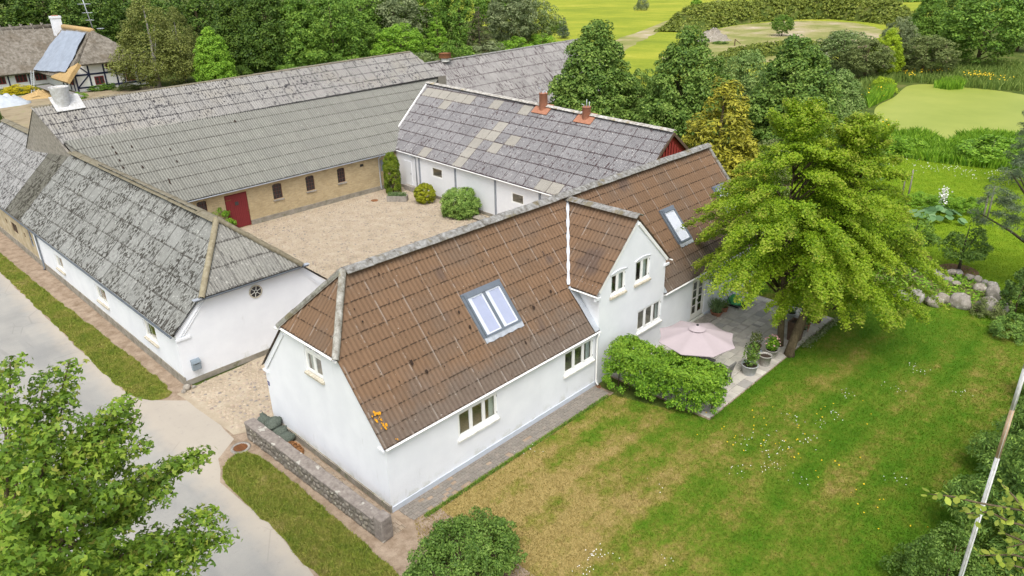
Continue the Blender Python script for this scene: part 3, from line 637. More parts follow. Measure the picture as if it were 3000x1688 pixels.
def lay_roof(parent, P0, U, V, poly, su, sv, mat, waves=6, amp=.024, lift=.028, u0=0.0, mat_fn=None, name='roof_sheet', skip=None, jit=.004, seed=1):
    """corrugated sheets over a convex polygon given in (u,v) slope metres; cut sheets get their own mesh"""
    r = random.Random(seed); P0, U, V = Vector(P0), Vector(U).normalized(), Vector(V).normalized(); N = U.cross(V)
    R3 = Matrix((U, V, N)).transposed(); eul = R3.to_euler()
    us = [p[0] for p in poly]; vs_ = [p[1] for p in poly]
    area = sum(poly[i][0]*poly[(i+1) % len(poly)][1]-poly[(i+1) % len(poly)][0]*poly[i][1] for i in range(len(poly)))
    if area < 0: poly = poly[::-1]
    edges = [(poly[i], poly[(i+1) % len(poly)]) for i in range(len(poly))]
    def dist(p, e):
        (ax, ay), (bx, by) = e; L = math.hypot(bx-ax, by-ay); return ((bx-ax)*(p[1]-ay)-(by-ay)*(p[0]-ax))/L
    shared = {}; made = 0
    i0 = math.floor((min(us)-u0)/su); i1 = math.ceil((max(us)-u0)/su); j1 = math.ceil(max(vs_)/sv)
    for j in range(math.floor(min(vs_)/sv+1e-6), j1):
        for i in range(i0, i1):
            a, b = u0+i*su, j*sv
            if skip and skip(i, j): continue
            cs = [(a, b), (a+su, b), (a+su, b+sv), (a, b+sv)]
            ins = [min(dist(c, e) for e in edges) for c in cs]
            if min(ins) < -1e-4:
                if any(max(dist(c, e) for c in cs) < .02 for e in edges): continue
                key = None
            else: key = 'full'
            mt = mat_fn(i, j) if mat_fn else mat
            if key:
                if mt.name not in shared: shared[mt.name] = roof_mesh(None, su, sv, waves, amp, lift, mat=mt)
                me = shared[mt.name]
            else:
                me = roof_mesh(None, su, sv, waves, amp, lift, mat=mt); bm = bmesh.new(); bm.from_mesh(me)
                for (e0, e1) in edges:
                    d = Vector((e1[0]-e0[0], e1[1]-e0[1], 0)).normalized(); nr = Vector((d.y, -d.x, 0))
                    if all(dist(c, (e0, e1)) >= -1e-4 for c in cs) and dist((a, b+sv*1.1), (e0, e1)) >= 0 and dist((a+su, b+sv*1.1), (e0, e1)) >= 0: continue
                    bmesh.ops.bisect_plane(bm, geom=bm.verts[:]+bm.edges[:]+bm.faces[:], plane_co=Vector((e0[0]-a, e0[1]-b, 0)), plane_no=nr, clear_outer=True)
                if len(bm.faces) == 0: bm.free(); continue
                bm.to_mesh(me); bm.free()
            p = P0+U*a+V*b+N*(r.uniform(-jit, jit))
            o = obj_from_mesh(name, me, parent, p); o.rotation_euler = eul; made += 1
    return made
def wall_mesh(mb, P, U, W_, H, openings, N, depth=.13, clip=None):
    """front face of a wall in the plane P + U*u + Z*v with rectangular openings and their reveals"""
    P, U, N = Vector(P), Vector(U), Vector(N); Z = Vector((0, 0, 1))
    us = sorted({0.0, W_}|{o[0] for o in openings}|{o[1] for o in openings}); vs_ = sorted({0.0, H}|{o[2] for o in openings}|{o[3] for o in openings})
    pt = lambda u, v, d=0: P+U*u+Z*v-N*d
    flip = U.cross(Z).dot(N) < 0
    def q(a, b, c, d): mb.add([a, b, c, d], [(3, 2, 1, 0) if flip else (0, 1, 2, 3)])
    for i in range(len(us)-1):
        for j in range(len(vs_)-1):
            cu, cv = (us[i]+us[i+1])/2, (vs_[j]+vs_[j+1])/2
            if any(o[0] < cu < o[1] and o[2] < cv < o[3] for o in openings): continue
            q(pt(us[i], vs_[j]), pt(us[i+1], vs_[j]), pt(us[i+1], vs_[j+1]), pt(us[i], vs_[j+1]))
    for (a, b, c, d) in openings:
        q(pt(a, c), pt(a, d), pt(a, d, depth), pt(a, c, depth)); q(pt(b, d), pt(b, c), pt(b, c, depth), pt(b, d, depth))
        q(pt(b, c), pt(a, c), pt(a, c, depth), pt(b, c, depth)); q(pt(a, d), pt(b, d), pt(b, d, depth), pt(a, d, depth))
def clip_obj(o, planes):
    """cut a world-space mesh object with planes (point, outward normal)"""
    bm = bmesh.new(); bm.from_mesh(o.data); org = WLOC[o.name]
    for co, no in planes:
        bmesh.ops.bisect_plane(bm, geom=bm.verts[:]+bm.edges[:]+bm.faces[:], plane_co=Vector(co)-org, plane_no=Vector(no), clear_outer=True)
    bm.to_mesh(o.data); bm.free(); o.data.update()
def window(parent, P, U, N, w_, h_, lights=2, rows=1, fw=.06, mw_=.045, depth=.10, frame=None, glass=None, sill=None, room=True, curtain=.0, sash=True, sill_out=.09, extra=None, hinge=False):
    """P: lower left corner on the wall face. window (outer frame) > pane, sill, casement, curtain, interior"""
    P, U, N = Vector(P), Vector(U).normalized(), Vector(N).normalized(); Z = Vector((0, 0, 1)); frame = frame or MAT['paint_white']; glass = glass or MAT['glass']
    M3 = Matrix((U, Z, N)).transposed()
    def bx(mb, u0, u1, v0, v1, d0, d1):
        c = P+U*(u0+u1)/2+Z*(v0+v1)/2-N*(d0+d1)/2; mb.box(c, (abs(u1-u0), abs(v1-v0), abs(d1-d0)), M=M3)
    f = MB(); d0, d1 = depth-.055, depth
    bx(f, 0, fw, 0, h_, d0, d1); bx(f, w_-fw, w_, 0, h_, d0, d1); bx(f, fw, w_-fw, 0, fw, d0, d1); bx(f, fw, w_-fw, h_-fw, h_, d0, d1)
    lw = (w_-2*fw-(lights-1)*mw_)/lights
    for i in range(1, lights):
        u = fw+i*lw+(i-1)*mw_; bx(f, u, u+mw_, fw, h_-fw, d0, d1)
    o = f.build('window', frame, parent)
    sw = .038 if sash else 0
    for i in range(lights):
        u = fw+i*(lw+mw_)
        if sash:
            s = MB(); e0, e1 = d0+.008, d1-.01
            bx(s, u+.002, u+sw, fw+.002, h_-fw-.002, e0, e1); bx(s, u+lw-sw, u+lw-.002, fw+.002, h_-fw-.002, e0, e1)
            bx(s, u+sw, u+lw-sw, fw+.002, fw+sw, e0, e1); bx(s, u+sw, u+lw-sw, h_-fw-sw, h_-fw-.002, e0, e1); s.build('casement', frame, o)
        pr = (h_-2*fw-2*sw)/rows
        for k in range(rows):
            g = MB(); bx(g, u+sw, u+lw-sw, fw+sw+k*pr, fw+sw+(k+1)*pr, d1-.022, d1-.018); g.build('pane', glass, o)
            if k:
                b = MB(); bx(b, u+sw, u+lw-sw, fw+sw+k*pr-.013, fw+sw+k*pr+.013, d0+.012, d1-.006); b.build('glazing_bar', frame, o)
    if hinge:
        m = MB()
        for v in (.16, .84): bx(m, w_-.012, w_+.012, h_*v-.04, h_*v+.04, d0-.012, d0+.004)
        m.build('hinge', MAT['iron'], o)
    if sill is not None:
        m = MB(); a = P-U*.05-Z*.01; th = .07
        m.prism([a+N*.0-N*(depth-.06), a+N*sill_out-Z*.035, a+N*sill_out-Z*(.035+th), a-Z*(.05+th)-N*.0, a-Z*(.05+th)-N*(depth-.06)], U*(w_+.10)); m.build('sill', sill, o)
    if room:
        m = MB(); D = 1.1
        c = [P+U*a+Z*b-N*(depth+.02) for a, b in ((-.02, -.02), (w_+.02, -.02), (w_+.02, h_+.02), (-.02, h_+.02))]; k = [p-N*D for p in c]
        m.add(c+k, [(4, 5, 6, 7), (0, 1, 5, 4), (1, 2, 6, 5), (2, 3, 7, 6), (3, 0, 4, 7)]); m.build('interior', MAT['dark_room'], o)
        if curtain:
            m = MB(); bx(m, .02, w_*curtain, 0, h_, depth+.10, depth+.14); bx(m, w_*(1-curtain), w_-.02, 0, h_, depth+.10, depth+.14); m.build('curtain', MAT['curtain'], o)
    return o
def caps(parent, A, B, n, w_=.30, h_=.12, mat=None, name='ridge_cap', drop=.0, round_=False, seed=0):
    """ridge or hip pieces, each its own part, from A to B; w_: half width, h_: height of the crown above the wings"""
    A, B = Vector(A), Vector(B); d = (B-A)/n; dn = d.normalized(); s = dn.cross(Vector((0, 0, 1))).normalized(); u = s.cross(dn)
    r = random.Random(seed)
    for i in range(n):
        m = MB(); p, q = A+d*i-dn*.03, A+d*(i+1)+dn*.03; k = 7; ring = []
        for j in range(k+1):
            a = PI*j/k
            if round_: off = (-math.cos(a)*w_, math.sin(a)*h_)
            else:
                x = -1+2*j/k; off = (x*w_, h_*(1-abs(x)**1.6))
            ring.append(off)
        t0, t1 = 1.0, 1.05
        outer = [p+s*x*t1+u*(y*t1+.012) for x, y in ring]+[q+s*x*t0+u*y*t0 for x, y in ring]
        inner = [p+s*x*t1*.9+u*(y*t1+.012-.03) for x, y in ring]+[q+s*x*t0*.9+u*(y*t0-.03) for x, y in ring]
        n1 = k+1
        m.add(outer+inner, [(j, j+1, n1+j+1, n1+j) for j in range(k)]+[(2*n1+j+1, 2*n1+j, j, j+1) for j in range(k)]+[(n1+j, n1+j+1, 3*n1+j+1, 3*n1+j) for j in range(k)], True)
        m.add([outer[0], outer[n1], inner[n1], inner[0], outer[k], outer[n1+k], inner[n1+k], inner[k]], [(0, 1, 2, 3), (7, 6, 5, 4)])
        o = m.build(name, mat or MAT['cap'], parent)
        o.location += Vector((0, 0, r.uniform(-.008, .008)))
def gutter(parent, A, B, r_=.06, mat=None, name='gutter'):
    A, B = Vector(A), Vector(B); d = (B-A).normalized(); s = d.cross(Vector((0, 0, 1))).normalized(); m = MB(); k = 6; vs_ = []
    for rr in (r_, r_*.86):
        for p in (A, B):
            for j in range(k+1):
                a = PI+PI*j/k; vs_.append(p+s*math.cos(a)*rr+Vector((0, 0, math.sin(a)*rr)))
    n1 = k+1; f = []
    for j in range(k): f += [(j, j+1, n1+j+1, n1+j), (2*n1+j+1, 2*n1+j, 3*n1+j, 3*n1+j+1)]
    f += [(0, n1, 3*n1, 2*n1), (k, 2*n1+k, 3*n1+k, n1+k)]
    f += [tuple(range(0, n1)), tuple(range(2*n1-1, n1-1, -1))]
    m.add(vs_, f, False); return m.build(name, mat or MAT['zinc'], parent)
# ================================================================ farmhouse (brown roof)
X0, X1, WD = 0.0, 24.6, 7.48
HW, RZ = 2.58, 6.91; EY, EZ = -.10, 2.55; YM = WD/2
SLP = (RZ-EZ)/(YM-EY); SLEN = math.hypot(RZ-EZ, YM-EY); CS, SN = (YM-EY)/SLEN, (RZ-EZ)/SLEN
def vz(z): return (z-EZ)/SN
def yz(z): return EY+(z-EZ)/SLP
house = thing('farmhouse', 'white farmhouse with a brown corrugated roof and a gabled dormer beside the lawn', 'house', (12.3, 3.74, 0))
OPEN_F = [(3.0, 4.88, 1.28, 2.30), (8.56, 10.36, 1.34, 2.32), (13.32, 15.12, 1.38, 2.40), (17.82, 19.02, .22, 2.34), (21.75, 22.85, 1.10, 2.10)]
m = MB(); wall_mesh(m, (0, 0, 0), (1, 0, 0), X1, HW, OPEN_F, (0, -1, 0)); m.build('wall', MAT['white'], house)
m = MB(); wall_mesh(m, (0, WD, 0), (0, -1, 0), WD, 6.0, [(WD-4.22, WD-3.18, 3.62, 4.90)], (-1, 0, 0)); wl_ = m.build('wall', MAT['white'], house)
clip_obj(wl_, [((0, EY, EZ-.05), (0, -SN, CS)), ((0, WD-EY, EZ-.05), (0, SN, CS)), ((0, 0, 4.98), (0, 0, 1))])
m = MB(); m.poly([(X1, 0, 0), (X1, WD, 0), (X1, WD, HW), (X1, YM, RZ-.06), (X1, 0, HW)]); m.build('wall', MAT['white'], house)
m = MB(); m.poly([(X1, WD, 0), (0, WD, 0), (0, WD, HW), (X1, WD, HW)]); m.build('wall', MAT['white'], house)
m = MB(); m.bb((.0, -.045, 0), (X1, .02, .20)); m.build('plinth', MAT['plinth_blue'], house)
m = MB(); m.bb((-.06, -.03, 0), (.02, WD, .27)); m.build('plinth', MAT['plinth'], house)
# little moulded shoulders where the gable meets the eaves
for y in (-.02, WD-.30):
    m = MB(); m.bb((-.075, y, 2.36), (.0, y+.34, 2.44)); m.build('corbel', MAT['white'], house)
for y0, z0, y1, z1 in ((WD-.10, 2.44, WD-1.95, 4.58), ):
    m = MB(); m.bar((-.02, y0, z0), (-.02, y1, z1), .05, .10); m.build('verge_moulding', MAT['white'], house)
# roof decks, then the sheets on them
m = MB()
N2 = Vector((0, -SN, CS))*.05
m.add([Vector(p)-N2 for p in ((-.08, EY, EZ), (10.58, EY, EZ), (10.58, YM, RZ), (1.56, YM, RZ), (-.08, yz(4.95), 4.95))], [(0, 1, 2, 3, 4)])
m.add([Vector(p)-N2 for p in ((15.28, EY, EZ), (X1+.06, EY, EZ), (X1+.06, YM, RZ), (15.28, YM, RZ))], [(0, 1, 2, 3)])
m.add([Vector(p)-N2 for p in ((10.58, .30, EZ+.40*SLP), (15.28, .30, EZ+.40*SLP), (15.28, YM, RZ), (10.58, YM, RZ))], [(0, 1, 2, 3)])
m.add([(-.10, yz(4.95), 4.90), (1.56, YM, RZ-.05), (-.10, WD-yz(4.95), 4.90)], [(0, 1, 2)])
m.add([(X1+.06, WD-EY, EZ), (-.08, WD-EY, EZ), (-.08, WD-yz(4.95), 4.95), (1.56, YM, RZ), (X1+.06, YM, RZ)], [(0, 1, 2, 3, 4)])
roof_h = m.build('roof', MAT['roof_brown'], house)
SU, SV = 1.062, SLEN/11
P0f, Uf, Vf = (0, EY, EZ), (1, 0, 0), (0, CS, SN)
DX0, DX1, DXM, DZR, DZE, FY = 10.60, 15.26, 12.93, 6.74, 4.20, -.05       # dormer (frontispiece)
vE, vR = vz(DZE), vz(DZR)
for poly in ([(-.08, 0), (10.62, 0), (10.62, SLEN), (1.56, SLEN), (-.08, vz(4.95))],
             [(10.62, vE+.02), (DXM, vR), (DXM, SLEN), (10.62, SLEN)],
             [(DXM, vR), (DX1, vE), (DX1, SLEN), (DXM, SLEN)],
             [(DX1, 0), (X1+.08, 0), (X1+.08, SLEN), (DX1, SLEN)]):
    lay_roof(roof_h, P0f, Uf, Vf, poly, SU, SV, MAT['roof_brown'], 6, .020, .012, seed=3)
# half-hip on the near gable
HB = (yz(4.95), WD-yz(4.95)); hs_ = math.hypot(1.56+.12, RZ-4.95); hv = Vector((1.68, 0, RZ-4.95)).normalized()
wdt = HB[1]-HB[0]+.08
lay_roof(roof_h, (-.12, HB[1]+.04, 4.95), (0, -1, 0), hv, [(0, 0), (wdt, 0), (wdt/2, hs_)], SU, SV*1.02, MAT['roof_brown'], 6, .020, .012, u0=-.35, seed=4)
caps(roof_h, (1.62, YM, RZ+.02), (X1+.05, YM, RZ+.02), 22, .27, .15, MAT['cap'], seed=1)
for s in (0, 1):
    a = Vector((1.56, YM, RZ+.05)); b = Vector((-.14, HB[s], 4.97)); caps(roof_h, a, b, 4, .12, .12, MAT['cap'], 'hip_cap', round_=True, seed=2)
# far verge cap
caps(roof_h, (X1+.06, YM, RZ+.04), (X1+.06, EY, EZ+.05), 6, .10, .07, MAT['cap'], 'verge_cap', seed=3)
m = MB(); m.bb((.0, -.075, HW-.12), (DX0-.02, -.005, HW-.03)); m.build('fascia', MAT['paint_white'], house)
m = MB(); m.bb((DX1+.02, -.075, HW-.12), (X1, -.005, HW-.03)); m.build('fascia', MAT['paint_white'], house)
gutter(house, (-.05, EY-.05, EZ-.005), (DX0+.02, EY-.05, EZ-.005), .045, MAT['paint_white'])
gutter(house, (DX1+.05, EY-.05, EZ-.005), (X1+.05, EY-.05, EZ-.005), .045, MAT['paint_white'])
gutter(house, (-.17, HB[1]+.05, 4.92), (-.17, HB[0]-.05, 4.92), .045, MAT['paint_white'])
# orange lichen patch near the lower corner of the roof
# --- dormer front
m = MB(); wf = DX1-DX0
wall_mesh(m, (DX0, FY, 0), (1, 0, 0), wf, 6.8, [(13.32-DX0, 15.12-DX0, 1.38, 2.40), (11.32-DX0, 12.30-DX0, 3.80, 4.72), (12.98-DX0, 14.02-DX0, 3.80, 4.80)], (0, -1, 0))
dw = m.build('wall', MAT['white'], house)
dsl = (DZR-DZE)/(DXM-10.33); dl = math.hypot(DXM-10.33, DZR-DZE); dc, dsn = (DXM-10.33)/dl, (DZR-DZE)/dl
clip_obj(dw, [((10.33, 0, DZE-.04), (-dsn, 0, dc)), ((2*DXM-10.33, 0, DZE-.04), (dsn, 0, dc))])
yv = yz(DZE)
m = MB(); m.add([(DX0, FY, 2.4), (DX0, FY, DZE+.25), (DX0, yv+.25, DZE+.25), (DX0, yv+.1, DZE)], [(0, 1, 2, 3)]); m.build('wall', MAT['white'], house)
m = MB(); m.add([(DX1, FY, 2.4), (DX1, yv+.1, DZE), (DX1, yv+.25, DZE+.25), (DX1, FY, DZE+.25)], [(0, 1, 2, 3)]); m.build('wall', MAT['white'], house)
m = MB(); yr = yz(DZR)
m.add([(10.36, FY-.02, DZE-.04), (DXM, FY-.02, DZR-.05), (DXM, yr+.1, DZR-.05), (10.36, yv, DZE-.04)], [(0, 1, 2, 3)])
m.add([(2*DXM-10.36, FY-.02, DZE-.04), (2*DXM-10.36, yv, DZE-.04), (DXM, yr+.1, DZR-.05), (DXM, FY-.02, DZR-.05)], [(0, 1, 2, 3)])
roof_d = m.build('dormer_roof', MAT['roof_brown'], house)
dV = Vector((dc, 0, dsn)); ub = 4.0
lay_roof(roof_d, (10.33, ub, DZE), (0, -1, 0), dV, [(ub-yv-.03, 0), (ub-FY+.09, 0), (ub-FY+.09, dl), (ub-yr-.03, dl)], SU, dl/7, MAT['roof_brown'], 6, .020, .012, u0=ub-FY+.09-4*SU, seed=7)
lay_roof(roof_d, (2*DXM-10.33, FY-.09, DZE), (0, 1, 0), Vector((-dc, 0, dsn)), [(0, 0), (yv-FY+.12, 0), (yr-FY+.12, dl), (0, dl)], SU, dl/7, MAT['roof_brown'], 6, .020, .012, seed=8)
caps(roof_d, (DXM, FY-.10, DZR+.05), (DXM, yr+.06, DZR+.05), 4, .25, .13, MAT['cap'], seed=5)
# zinc valley with its wavy sheet edge, and the flashing beside the dormer wall
def strip(parent, A, B, w0, w1, nrm, n, wav, mat, name):
    A, B = Vector(A), Vector(B); d = (B-A); dn = d.normalized(); s = dn.cross(Vector(nrm)).normalized(); up = Vector(nrm).normalized()*.05; m = MB(); vs_ = []
    for i in range(n+1):
        p = A+d*i/n+up; q = wav*math.sin(i*1.7); vs_ += [p-s*(w0+q), p+s*(w1+q)]
    vs_ += [v-up*.3 for v in vs_]; k = 2*(n+1)
    m.add(vs_, [(2*i, 2*i+1, 2*i+3, 2*i+2) for i in range(n)]+[(2*i, 2*i+2, k+2*i+2, k+2*i) for i in range(n)]+[(2*i+3, 2*i+1, k+2*i+1, k+2*i+3) for i in range(n)])
    return m.build(name, mat, parent)
strip(house, (10.36, yv, DZE+.03), (DXM-.03, yr, DZR+.03), .055, .055, (-.45, -.55, .7), 22, .018, MAT['zinc'], 'valley_gutter')
strip(house, (10.50, EY+.02, EZ+.03), (10.40, yv-.08, DZE+.0), .17, .13, (0, -SN, CS), 5, .012, MAT['zinc'], 'flashing')
strip(house, (DX1+.10, EY+.02, EZ+.03), (DX1+.10, yv-.08, DZE+.0), .10, .10, (0, -SN, CS), 5, .012, MAT['zinc'], 'flashing')
gutter(house, (10.28, yv-.02, DZE-.04), (10.28, FY-.13, DZE-.04), .045, MAT['paint_white'])
gutter(house, (2*DXM-10.28, FY-.13, DZE-.04), (2*DXM-10.28, yv-.02, DZE-.04), .045, MAT['paint_white'])
for sg in (-1, 1):   # cornice following the dormer gable, with its turned foot
    pts = [(DXM+sg*(DXM-10.33)*k, DZE+(DZR-DZE)*(1-k)-.16) for k in (.04, .25, .5, .75, .92)]
    m = MB()
    for (a, b) in zip(pts[:-1], pts[1:]): m.bar((a[0], FY-.025, a[1]), (b[0], FY-.025, b[1]), .06, .13)
    m.build('verge_moulding', MAT['paint_white'], house)
    m = MB(); m.bb((DXM+sg*2.42-.26, FY-.07, DZE-.24), (DXM+sg*2.42+.10, FY, DZE-.14)); m.build('corbel', MAT['white'], house)
# --- windows
UX, NF = (1, 0, 0), (0, -1, 0)
for (a, b, c, d) in OPEN_F[:2]:
    window(house, (a, 0, c), UX, NF, b-a, d-c, 3, 1, .06, .07, .085, sill=MAT['sill_white'], curtain=.13, hinge=True)
window(house, (13.32, FY, 1.38), UX, NF, 1.8, 1.02, 3, 1, .06, .07, .085, sill=MAT['sill_white'], curtain=.08, hinge=True)
window(house, (21.75, 0, 1.10), UX, NF, 1.1, 1.0, 2, 1, .06, .07, .085, sill=MAT['sill_white'])
window(house, (11.32, FY, 3.80), UX, NF, .98, .92, 2, 1, .055, .07, .085, sill=MAT['sill_worn'], curtain=.34, hinge=True)
window(house, (12.98, FY, 3.80), UX, NF, 1.04, 1.0, 2, 1, .055, .07, .085, sill=MAT['sill_worn'], curtain=.32, hinge=True)
for x in (11.32, 12.98):     # shallow relieving arches over the dormer windows
    m = MB(); pts = [(x-.06+1.14*k/8, FY-.012, (4.74 if x < 12 else 4.82)+.09*math.sin(PI*k/8)) for k in range(9)]
    m.tube(pts, .022, 5); m.build('arch_moulding', MAT['white'], house)
# gable window: two casements with a transom light
window(house, (0, 4.22, 3.66), (0, -1, 0), (-1, 0, 0), 1.04, .80, 2, 1, .055, .06, .09, sill=MAT['sill_worn'], curtain=.2)
window(house, (0, 4.22, 4.462), (0, -1, 0), (-1, 0, 0), 1.04, .43, 2, 1, .055, .06, .09)
# french door
gd = MB(); gd.bb((17.82, .03, .22), (17.90, .09, 2.34)); gd.bb((18.94, .03, .22), (19.02, .09, 2.34)); gd.bb((17.90, .03, 2.26), (18.94, .09, 2.34)); gd.bb((17.82, -.06, .12), (19.02, .09, .22))
door = gd.build('french_door', MAT['paint_cream'], house)
for k in range(2):
    x = 17.905+k*.515; L = MB()
    L.bb((x, .035, .23), (x+.08, .075, 2.255)); L.bb((x+.43, .035, .23), (x+.51, .075, 2.255)); L.bb((x+.08, .035, .23), (x+.43, .075, .50)); L.bb((x+.08, .035, 2.17), (x+.43, .075, 2.255))
    for j in range(1, 4): L.bb((x+.08, .038, .50+1.67*j/4-.018), (x+.43, .072, .50+1.67*j/4+.018))
    L.build('door_leaf', MAT['paint_cream'], door)
    for j in range(4):
        g = MB(); g.bb((x+.08, .054, .518+1.67*j/4), (x+.43, .058, .482+1.67*(j+1)/4)); g.build('pane', MAT['glass'], door)
m = MB(); m.bb((18.40, .005, 1.1), (18.43, .035, 1.2)); m.build('handle', MAT['iron'], door)
m = MB(); m.bb((17.83, 1.0, .22), (19.01, 1.05, 2.34)); m.build('interior', MAT['dark_room'], door)
m = MB(); m.bb((17.95, -.62, .04), (19.35, -.05, .12)); m.build('door_step', MAT['concrete'], house, bevel=.01)
# --- skylights
def skylight(parent, x0, x1, y0, y1, sashes):
    """roof window on the main slope; y0,y1 in plan"""
    b = Vector((0, CS, SN)); n = Vector((0, -SN, CS)); A = Vector((0, EY, EZ)); v0, v1 = (y0-EY)/CS, (y1-EY)/CS
    M3 = Matrix((Vector((1, 0, 0)), b, n)).transposed()
    def bx(mb, u0, u1, a, c, h0, h1): mb.box(A+Vector(((u0+u1)/2, 0, 0))+b*(a+c)/2+n*(h0+h1)/2, (u1-u0, c-a, h1-h0), M=M3)
    f = MB(); fw = .075
    bx(f, x0, x0+fw, v0, v1, -.02, .13); bx(f, x1-fw, x1, v0, v1, -.02, .13); bx(f, x0+fw, x1-fw, v0, v0+fw, -.02, .12); bx(f, x0+fw, x1-fw, v1-.16, v1, -.02, .15)
    sw = (x1-x0-2*fw)/sashes
    for k in range(1, sashes): bx(f, x0+fw+k*sw-.06, x0+fw+k*sw+.06, v0+fw, v1-.16, -.02, .125)
    o = f.build('skylight', MAT['sky_frame'], parent)
    for k in range(sashes):
        a = x0+fw+k*sw+(.06 if k else .0); c = x0+fw+(k+1)*sw-(.06 if k < sashes-1 else .0)
        i = MB(); q = .05
        bx(i, a, a+q, v0+fw, v1-.16, .056, .085); bx(i, c-q, c, v0+fw, v1-.16, .056, .085); bx(i, a+q, c-q, v0+fw, v0+fw+q, .056, .085); bx(i, a+q, c-q, v1-.16-q, v1-.16, .056, .085); i.build('inner_frame', MAT['paint_white'], o)
        g = MB(); bx(g, a, c, v0+fw, v1-.16, .088, .094); g.build('pane', MAT['sky_glass'], o)
        r_ = MB(); bx(r_, a+q, (c-q) if sashes == 1 else a+q+.15, v0+fw+q, v1-.16-q, .058, .064); r_.build('blind', MAT['blind'], o)
        d = MB(); bx(d, a, c, v0+fw, v1-.16, .040, .052); d.build('interior', MAT['sky_room'], o)
    # lead apron lying on the sheets below, and the strip above
    m = MB(); n_ = 12; vs_ = []
    for k in range(n_+1):
        u = x0-.09+(x1-x0+.18)*k/n_; vs_ += [A+Vector((u, 0, 0))+b*(v0+.01)+n*.06, A+Vector((u, 0, 0))+b*(v0-.20+.02*math.sin(k*2.1))+n*(.045+.016*math.cos(k*3.0))]
    vs_ += [v-n*.012 for v in vs_]; kk = 2*(n_+1)
    m.add(vs_, [(2*k, 2*k+1, 2*k+3, 2*k+2) for k in range(n_)]+[(2*k+1, kk+2*k+1, kk+2*k+3, 2*k+3) for k in range(n_)]); m.build('apron', MAT['zinc'], o)
    m = MB(); bx(m, x0-.10, x1+.10, v1, v1+.07, -.02, .10); bx(m, x0-.10, x0, v0, v1, -.02, .07); bx(m, x1, x1+.10, v0, v1, -.02, .07); m.build('flashing', MAT['sky_frame'], o)
    return o
t = NT('skylight_glass'); fr = t.m('POWER', t.nd('ShaderNodeLayerWeight', {'Blend': .5}).outputs['Facing'], 4.0)
gl = t.nd('ShaderNodeBsdfGlossy', {'Color': (.95, .97, 1), 'Roughness': .03}).outputs[0]; tr = t.nd('ShaderNodeBsdfTransparent', {'Color': (.97, .98, 1.0)}).outputs[0]
mx = t.nd('ShaderNodeMixShader'); t.put(mx.inputs[0], t.m('ADD', t.m('MULTIPLY', fr, .8), .08)); t.put(mx.inputs[1], tr); t.put(mx.inputs[2], gl); MAT['sky_glass'] = t.done(mx.outputs[0])
MAT['sky_room'] = plain('skylight_well', (.42, .44, .54), .8, .06, 1.5)
skylight(house, 5.40, 7.18, 1.05, 2.20, 2)
skylight(house, 18.10, 19.05, 1.05, 2.22, 1)
skylight(house, 22.92, 23.88, 1.40, 2.26, 1)
# --- rainwater pipes
m = MB(); m.tube([(10.52, EY-.05, 2.50), (10.52, -.14, 2.36), (10.50, -.09, 2.25), (10.50, -.09, .30), (10.50, -.12, .18), (10.50, -.20, .10)], .042, 8); m.build('downpipe', MAT['paint_white'], house)
m = MB(); m.tube([(-.17, HB[1]+.02, 4.88), (-.16, HB[1]+.22, 4.80), (-.13, HB[1]+.36, 4.78), (-.02, HB[1]+.42, 4.72), (.10, HB[1]+.44, 4.72)], .045, 8); m.build('downpipe', MAT['paint_white'], house)
m = MB(); m.lathe([(.09, 0), (.09, .05), (.06, .05), (.06, .01)], (10.50, -.24, .02), 10); m.build('drain_cup', MAT['rust'], house)
# orange lichen crust on the lowest sheets
def crust(parent, spots, mat, seed=5):
    r = random.Random(seed); m = MB(); b = Vector((0, CS, SN)); n = Vector((0, -SN, CS))
    for (u, v, rad) in spots:
        k = 9; pts = []
        for i in range(k):
            a = 2*PI*i/k; q = rad*r.uniform(.6, 1.25); pts.append(Vector((u+q*math.cos(a)*.8, EY, EZ))+b*(v+q*math.sin(a)*1.3)+n*.068)
        c = Vector((u, EY, EZ))+b*v+n*.085; m.add(pts+[c], [(i, (i+1) % k, k) for i in range(k)], True)
    return m.build('lichen_patch', mat, parent)
MAT['lichen_orange'] = plain('orange_lichen', (.58, .27, .015), .95, .25, 9, .5)
rq = random.Random(77); crust(house, [(.20+rq.gauss(0, .06)+(1.0-v_)*.12, v_, rq.uniform(.02, .055)) for v_ in [rq.uniform(.58, 1.22) for _ in range(22)]]+[(.45, .10, .03), (.40, .14, .02)], MAT['lichen_orange'])
MAT['moss'] = plain('dark_moss', (.030, .018, .012), .95, .4, 9, .6)
r = random.Random(12); spots = [(2.2, 2.1, .09), (2.55, 1.6, .08), (5.0, 2.35, .075), (4.9, 3.0, .06), (8.1, 2.0, .075), (9.3, 2.3, .06), (6.9, .95, .06)]+[(r.uniform(.6, 24), r.uniform(.3, 5.4), r.uniform(.02, .04)) for _ in range(26)]
crust(house, [s for s in spots if not (10.4 < s[0] < 15.4)], MAT['moss'], 8)
tag(MB().bb((-.012, 7.32, 1.72), (-.001, 7.46, 1.90)).build('house_number_plate', MAT['enamel_blue']), 'small dark blue enamel house number plate on the white gable', 'sign')
pl_ = bpy.data.objects['house_number_plate']
m = MB(); m.bb((-.015, 7.405, 1.76), (-.0125, 7.425, 1.86)); m.build('numeral', MAT['enamel_white'], pl_)
